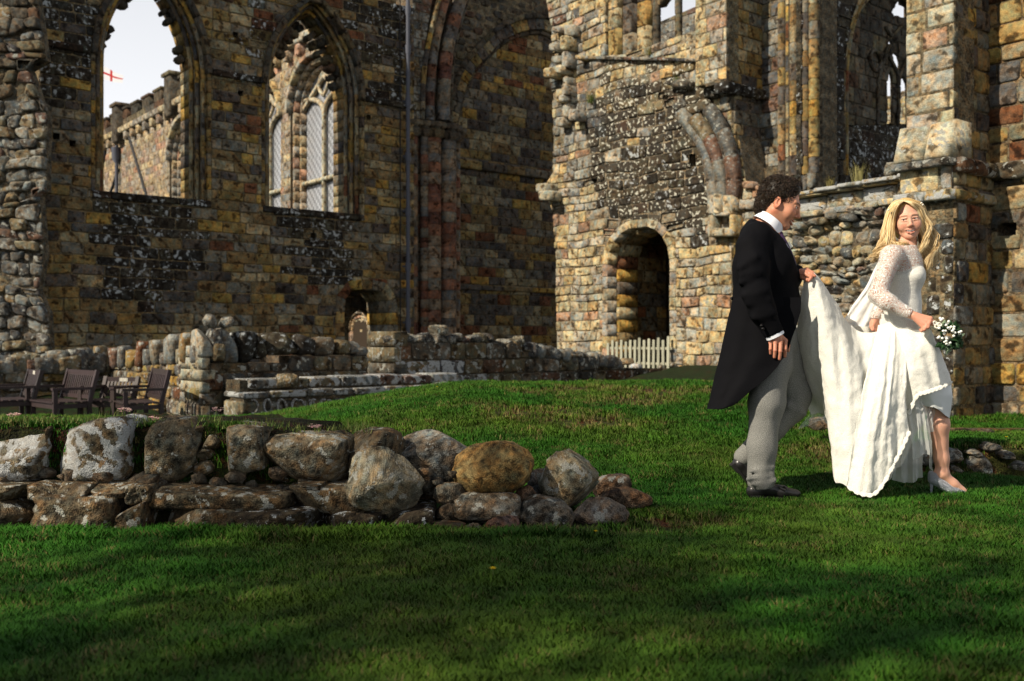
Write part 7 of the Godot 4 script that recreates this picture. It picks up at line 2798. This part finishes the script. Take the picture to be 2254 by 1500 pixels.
	# the back of the skirt, falling in folds from the hip over the train
	cols = []
	for q in [
		[[1934, 716, 0.05], [1908, 820, 0.17], [1884, 950, 0.22], [1866, 1072, 0.22]],
		[[1946, 714, 0.08], [1926, 830, 0.20], [1906, 965, 0.25], [1893, 1088, 0.25]],
		[[1958, 712, 0.10], [1946, 840, 0.22], [1929, 975, 0.26], [1924, 1090, 0.26]],
		[[1970, 712, 0.12], [1962, 840, 0.22], [1951, 965, 0.25], [1949, 1060, 0.25]],
		[[1982, 712, 0.13], [1978, 830, 0.21], [1972, 930, 0.23], [1974, 1012, 0.23]],
		[[1994, 712, 0.13], [1995, 815, 0.20], [1995, 895, 0.21], [2002, 952, 0.21]],
	]:
		cols.append(px3(q, D))
	part(gown, "skirt_back", cloth(cols, 110, 90, 0.0065, 3.0, 2.3, 1.0, 0.006).mesh(), M["dress"])
	# the far fall of the train, behind
	cols = []
	for q in [
		[[1800, 612, -0.12], [1806, 720, -0.2], [1812, 820, -0.22], [1818, 918, -0.22]],
		[[1836, 662, -0.12], [1846, 760, -0.18], [1850, 880, -0.2], [1850, 1040, -0.14]],
		[[1868, 712, -0.12], [1890, 800, -0.16], [1900, 920, -0.18], [1905, 1078, -0.1]],
		[[1930, 720, -0.1], [1950, 810, -0.12], [1965, 910, -0.12], [1972, 1040, -0.06]],
		[[2000, 730, -0.1], [2015, 800, -0.12], [2025, 860, -0.12], [2035, 920, -0.1]],
	]:
		cols.append(px3(q, D))
	part(gown, "train_lining", cloth(cols, 60, 50, 0.02, 6.0, 2.1, 1.0, 0.006).mesh(), M["dress"])
	# scalloped lace edge along the hems
	var sc := Acc.new()
	var hem := smooth(px3([[2002, 953, 0.22], [1988, 985, 0.235], [1974, 1012, 0.245], [1949, 1060, 0.265], [1924, 1089, 0.275], [1893, 1087, 0.265], [1866, 1071, 0.235]], D), 8)
	hem.append_array(smooth(px3([[2003, 908, 0.17], [2020, 872, 0.22], [2040, 864, 0.24], [2058, 858, 0.24], [2077, 851, 0.22], [2097, 841, 0.12]], D), 8))
	for i in hem.size() - 1:
		var p: Vector3 = hem[i]
		if p.distance_to(hem[i + 1]) > 0.08:
			continue
		var r := 0.010 + 0.003 * sin(i * 1.7)
		var m := sc.v.size()
		sc.v.append(p + Vector3(0, 0.005, 0.004))
		sc.nn.append(Vector3(-0.3, 0.3, 1).normalized())
		for k in 9:
			var a := TAU * k / 8.0
			sc.v.append(p + Vector3(cos(a) * r, sin(a) * r, -0.003 + 0.003 * sin(a * 2)))
			sc.nn.append(Vector3(-0.3 + 0.3 * cos(a), 0.3 + 0.3 * sin(a), 1).normalized())
		for k in 8:
			sc.ix.append_array([m, m + 2 + k, m + 1 + k])
	part(gown, "lace_edge", sc.mesh(), M["dress"]).set_meta("kind", "stuff")
	# satin underskirt
	cols = []
	for q in [
		[[2004, 850, 0.12], [2018, 872, 0.13], [2030, 892, 0.13]],
		[[2035, 845, 0.18], [2048, 872, 0.18], [2062, 900, 0.17]],
		[[2066, 842, 0.16], [2076, 876, 0.16], [2080, 914, 0.15]],
		[[2094, 842, 0.09], [2097, 880, 0.09], [2092, 922, 0.09]],
		[[2084, 845, -0.06], [2090, 885, -0.06], [2080, 915, -0.05]],
	]:
		cols.append(px3(q, D))
	part(gown, "satin_underskirt", cloth(cols, 30, 20, 0.003, 2.0, 0.2, 1.0, 0.003).mesh(), M["satin"])
	# tulle layers
	for e in [
		[[[1966, 900, 0.06], [1970, 970, 0.06], [1962, 1056, 0.07]], [[1990, 885, 0.08], [1998, 960, 0.1], [2000, 1064, 0.1]], [[2016, 870, 0.09], [2030, 950, 0.12], [2030, 1052, 0.11]]],
		[[[1992, 880, 0.13], [2002, 950, 0.15], [2008, 1020, 0.14]], [[2018, 872, 0.15], [2032, 930, 0.17], [2040, 1000, 0.15]], [[2036, 880, 0.13], [2046, 950, 0.14], [2053, 1042, 0.1]]],
		[[[2012, 868, 0.11], [2022, 910, 0.12], [2036, 950, 0.12]], [[2030, 868, 0.13], [2044, 920, 0.14], [2052, 952, 0.13]], [[2048, 868, 0.12], [2058, 900, 0.12], [2054, 935, 0.11]]],
		[[[1786, 905, -0.2], [1772, 925, -0.2], [1758, 946, -0.2]], [[1800, 905, -0.18], [1792, 925, -0.18], [1776, 940, -0.18]], [[1818, 915, -0.15], [1812, 925, -0.15], [1800, 922, -0.15]]],
	]:
		cols = []
		for q in e:
			cols.append(px3(q, D))
		part(gown, "tulle", cloth(cols, 30, 26, 0.012, 3.0, 0.9, 1.2, 0.006).mesh(), M["tulle"])
	# veil
	cols = []
	for q in [
		[[1946, 548, -0.10], [1912, 620, -0.14], [1880, 668, -0.16], [1853, 712, -0.16]],
		[[1952, 552, -0.08], [1925, 625, -0.12], [1896, 680, -0.14], [1872, 722, -0.14]],
		[[1962, 558, -0.08], [1940, 630, -0.12], [1918, 690, -0.13], [1900, 735, -0.13]],
		[[1975, 560, -0.10], [1960, 640, -0.14], [1945, 700, -0.15], [1935, 740, -0.15]],
	]:
		cols.append(px3(q, D))
	part(o, "veil", cloth(cols, 30, 40, 0.006, 3.0, 0.4, 1.0, 0.003).mesh(), M["veil"])

	build_hair(o, hx)
	# --- silver court shoe ---
	var sh := Acc.new()
	var sf := room(2035, 1028, 2160, 1098, D - (-0.04), D - (0.14), 0.0055)
	sf.chain([P.call(2058, 1053, 0.05), P.call(2076, 1066, 0.05), P.call(2100, 1080, 0.052), P.call(2122, 1086, 0.056), P.call(2139, 1089, 0.058)], [0.031, 0.029, 0.031, 0.022, 0.006], 0.012)
	sf.cap(P.call(2056, 1046, 0.05), P.call(2056, 1056, 0.05), 0.028, 0.029, 0.01)
	sf.chain([P.call(2070, 1036, 0.05), P.call(2096, 1059, 0.05), P.call(2116, 1073, 0.054)], [0.028, 0.024, 0.013], 0.006)
	sf.net(sh, Transform3D(), func(_p, _g): return Color.WHITE)
	var sk2 := room(2035, 1028, 2160, 1098, D - (-0.04), D - (0.14), 0.0055)
	var shoe_f := Acc.new()
	sk2.chain([P.call(2058, 1054, 0.05), P.call(2076, 1067, 0.05), P.call(2100, 1081, 0.052), P.call(2122, 1086, 0.056), P.call(2140, 1089, 0.058)], [0.032, 0.028, 0.030, 0.022, 0.006], 0.012)
	sk2.cap(P.call(2054, 1045, 0.05), P.call(2056, 1056, 0.05), 0.026, 0.03, 0.01)
	sk2.trim(P.call(2098, 1066, 0.05), Vector3(0.52, 0.85, 0.0).normalized(), -1.0, 3.0)
	sk2.net(shoe_f, Transform3D(), func(_p, _g): return Color.WHITE)
	var so := part(o, "shoe", shoe_f.mesh(), M["glitter"])
	var he := Acc.new()
	he.tube([P.call(2053, 1060, 0.05), P.call(2051, 1070, 0.05), P.call(2051, 1090, 0.05)], [0.016, 0.008, 0.005], 8, Color.WHITE)
	part(so, "heel", he.mesh(), M["glitter"])


func build_hair(o: Node3D, hx: Transform3D) -> void:
	var D := 5.5
	var rg := RandomNumberGenerator.new()
	rg.seed = 404
	var hair := Acc.new()
	# cap under the strands
	var cf := Field.new(Vector3(-0.12, -0.13, -0.15), Vector3(0.12, 0.16, 0.12), 0.006)
	cf.ell(Vector3(0, 0.042, -0.03), Vector3(0.084, 0.092, 0.1), 0.02)
	cf.ell(Vector3(0, -0.04, -0.07), Vector3(0.075, 0.09, 0.06), 0.03)
	cf.ell(Vector3(0.0, -0.002, 0.105), Vector3(0.062, 0.106, 0.085), 0.01, Basis(), true)
	cf.net(hair, hx, func(_p, _g): return Color(0.5, 0.33, 0.12))
	# guide locks: photograph pixels and metres nearer than the head; each strand blends two neighbours
	var left := [
		[[1990, 440, 0.07], [1976, 452, 0.09], [1968, 480, 0.09], [1966, 510, 0.085], [1972, 532, 0.09], [1985, 545, 0.10], [1994, 536, 0.105], [1988, 528, 0.115], [1980, 536, 0.12]],
		[[1989, 438, 0.05], [1972, 448, 0.08], [1962, 480, 0.075], [1958, 512, 0.07], [1960, 530, 0.075], [1968, 546, 0.08], [1974, 552, 0.09], [1970, 548, 0.10], [1976, 544, 0.11]],
		[[1988, 437, 0.03], [1968, 448, 0.05], [1957, 478, 0.05], [1950, 505, 0.04], [1946, 530, 0.04], [1952, 545, 0.04], [1945, 558, 0.04], [1938, 566, 0.04], [1930, 572, 0.04]],
		[[1988, 436, 0.01], [1966, 446, 0.02], [1953, 478, 0.02], [1948, 500, 0.01], [1942, 522, 0.0], [1944, 540, 0.0], [1934, 552, 0.0], [1926, 560, 0.0], [1912, 568, 0.0]],
		[[1988, 436, -0.02], [1970, 442, -0.04], [1956, 470, -0.05], [1950, 505, -0.06], [1944, 530, -0.06], [1938, 548, -0.06], [1932, 560, -0.06], [1934, 570, -0.06], [1926, 576, -0.06]],
	]
	var right := [
		[[1990, 440, 0.07], [2004, 446, 0.095], [2016, 462, 0.09], [2022, 478, 0.085], [2027, 500, 0.07], [2029, 525, 0.06], [2032, 550, 0.07], [2026, 570, 0.07], [2034, 588, 0.07]],
		[[1990, 438, 0.05], [2008, 444, 0.08], [2022, 460, 0.075], [2030, 478, 0.07], [2042, 498, 0.06], [2040, 525, 0.06], [2044, 550, 0.07], [2038, 575, 0.07], [2048, 600, 0.07]],
		[[1990, 437, 0.03], [2010, 442, 0.05], [2028, 458, 0.05], [2038, 480, 0.04], [2050, 500, 0.03], [2049, 525, 0.03], [2056, 550, 0.04], [2048, 578, 0.04], [2053, 602, 0.05]],
		[[1990, 436, 0.01], [2012, 440, 0.02], [2030, 456, 0.02], [2040, 482, 0.01], [2052, 508, 0.0], [2060, 530, 0.0], [2066, 552, 0.0], [2058, 574, 0.01], [2052, 590, 0.02]],
		[[1990, 436, -0.02], [2012, 440, -0.03], [2030, 460, -0.04], [2036, 490, -0.05], [2040, 520, -0.05], [2044, 545, -0.05], [2038, 570, -0.04], [2040, 595, -0.04], [2044, 622, -0.02]],
		[[1990, 438, -0.04], [2010, 444, -0.06], [2024, 470, -0.07], [2026, 505, -0.07], [2030, 540, -0.06], [2034, 565, -0.05], [2028, 585, -0.04], [2036, 605, -0.03], [2032, 612, -0.02]],
	]
	var strands := 0
	for set_ in [left, right]:
		var gs := []
		for q in set_:
			var back := []
			for e in q:
				if back.size() < 2:
					back.append([e[0], e[1] + 3, e[2] * 0.8])
					continue
				back.append([e[0], e[1], e[2] * (0.45 if set_ == left else 0.6) - (0.012 if set_ == left and e[1] > 470 and e[1] < 535 else 0.0)])
			gs.append(px3(back, D))
		for k in 460:
			var u := rg.randf() * (gs.size() - 1.001)
			var i := int(u)
			var f := u - i
			var jit := Vector3(rg.randf_range(-1, 1), rg.randf_range(-1, 1), rg.randf_range(-1, 1)) * 0.010
			var ph := rg.randf() * TAU
			var pts := []
			var rr := []
			var n := 22
			var cut := rg.randf_range(0.78, 1.0)
			for j in n:
				var t := float(j) / (n - 1) * cut
				var p: Vector3 = (cm(gs[i], t) as Vector3).lerp(cm(gs[i + 1], t), f)
				p += jit * smoothstep(0.0, 0.25, t)
				var wv := u * 3.0 + 0.22 * ph + t * 18.0
				p += Vector3(cos(wv), 0.3 * sin(wv), sin(wv)) * 0.022 * smoothstep(0.3, 0.75, t)
				pts.append(p)
				rr.append(lerpf(0.0025, 0.0008, pow(float(j) / (n - 1), 2.0)) * rg.randf_range(0.9, 1.1))
			var c := Color(0.60, 0.42, 0.19).lerp(Color(0.80, 0.66, 0.40), rg.randf())
			if rg.randf() < 0.3:
				c = Color(0.40, 0.25, 0.10)
			hair.tube(pts, rr, 5, c, 1.0, false)
			strands += 1
	part(o, "hair", hair.mesh(), M["hair"])
	var pin := Acc.new()
	for q in [[2028, 448, 0.03], [2031, 452, 0.03], [1956, 463, 0.05]]:
		var p := pix(q[0], q[1], D - q[2])
		pin.tube([p, p + Vector3(0.002, 0.004, 0.008)], [0.005, 0.004], 6, Color.WHITE)
	part(o, "hair_pin", pin.mesh(), M["berry"])


func build_bouquet() -> void:
	var D := 5.24
	var at := pix(2080, 735, D)
	var o := thing("bouquet", "small bouquet of white berries and dark green leaves in the woman's fist", "bouquet", at_pos(at))
	var rg := RandomNumberGenerator.new()
	rg.seed = 31
	var wrap := Acc.new()
	wrap.tube([pix(2044, 714, D) - at, pix(2058, 716, D) - at, pix(2066, 722, D) - at], [0.016, 0.022, 0.018], 10, Color.WHITE)
	part(o, "ribbon_wrap", wrap.mesh(), M["ribbon"])
	for q in [[2058, 711], [2068, 714], [2062, 718]]:
		var r := Acc.new()
		var pts := []
		var rr := []
		for i in 9:
			var a := i * 0.8
			pts.append(pix(q[0], q[1], D - 0.03) - at + Vector3(cos(a), sin(a), 0.2 * sin(a * 0.5)) * (0.006 + 0.0009 * i))
			rr.append(0.0045)
		r.tube(pts, rr, 6, Color.WHITE)
		part(o, "ribbon_loop", r.mesh(), M["ribbon"])
	for k in 64:
		var d := Vector3(rg.randf_range(-0.75, 1), rg.randf_range(-1, 0.95), rg.randf_range(-0.5, 1)).normalized()
		var c := Vector3(0.024, -0.012, 0) + d * Vector3(0.066, 0.078, 0.055) * rg.randf_range(0.55, 1.0)
		var out := (d + Vector3(rg.randf_range(-0.6, 0.6), rg.randf_range(-0.6, 0.6), rg.randf_range(-0.2, 0.5))).normalized()
		var side := out.cross(Vector3(rg.randf_range(-0.4, 0.4), rg.randf_range(-0.4, 0.4), 1)).normalized()
		var l := rg.randf_range(0.032, 0.056)
		var w := l * 0.36
		var up := side.cross(out)
		var acc := Acc.new()
		var b := -out * l * 0.5
		var m1 := -out * l * 0.1 + up * 0.003
		var e := out * l * 0.55 - up * 0.004
		acc.quad(b, m1 - side * w, m1 + out * l * 0.3, m1, Color.WHITE)
		acc.quad(b, m1, m1 + out * l * 0.3, m1 + side * w, Color.WHITE)
		acc.tri(m1 - side * w, e, m1 + out * l * 0.3, Color.WHITE)
		acc.tri(m1 + side * w, m1 + out * l * 0.3, e, Color.WHITE)
		part(o, "leaf", acc.mesh(), M["leaf_pale" if rg.randf() < 0.1 else "leaf_dark"], Transform3D(Basis(), c))
	var ball := SphereMesh.new()
	ball.radius = 0.0074
	ball.height = 0.014
	ball.radial_segments = 10
	ball.rings = 6
	for q in [[2072, 705], [2070, 701], [2076, 702], [2086, 712], [2089, 708], [2083, 716], [2094, 720], [2101, 720], [2100, 725], [2077, 729], [2082, 729], [2079, 735], [2068, 723], [2099, 731], [2103, 733], [2097, 729], [2112, 732], [2116, 730], [2113, 735], [2100, 740], [2068, 742], [2066, 744], [2075, 745], [2085, 746], [2084, 751], [2080, 753], [2084, 757], [2088, 759], [2092, 755], [2088, 722], [2090, 724]]:
		part(o, "berry", ball, M["berry"], Transform3D(Basis(), pix(q[0], q[1], D - 0.055 + rg.randf_range(-0.01, 0.01)) - at))
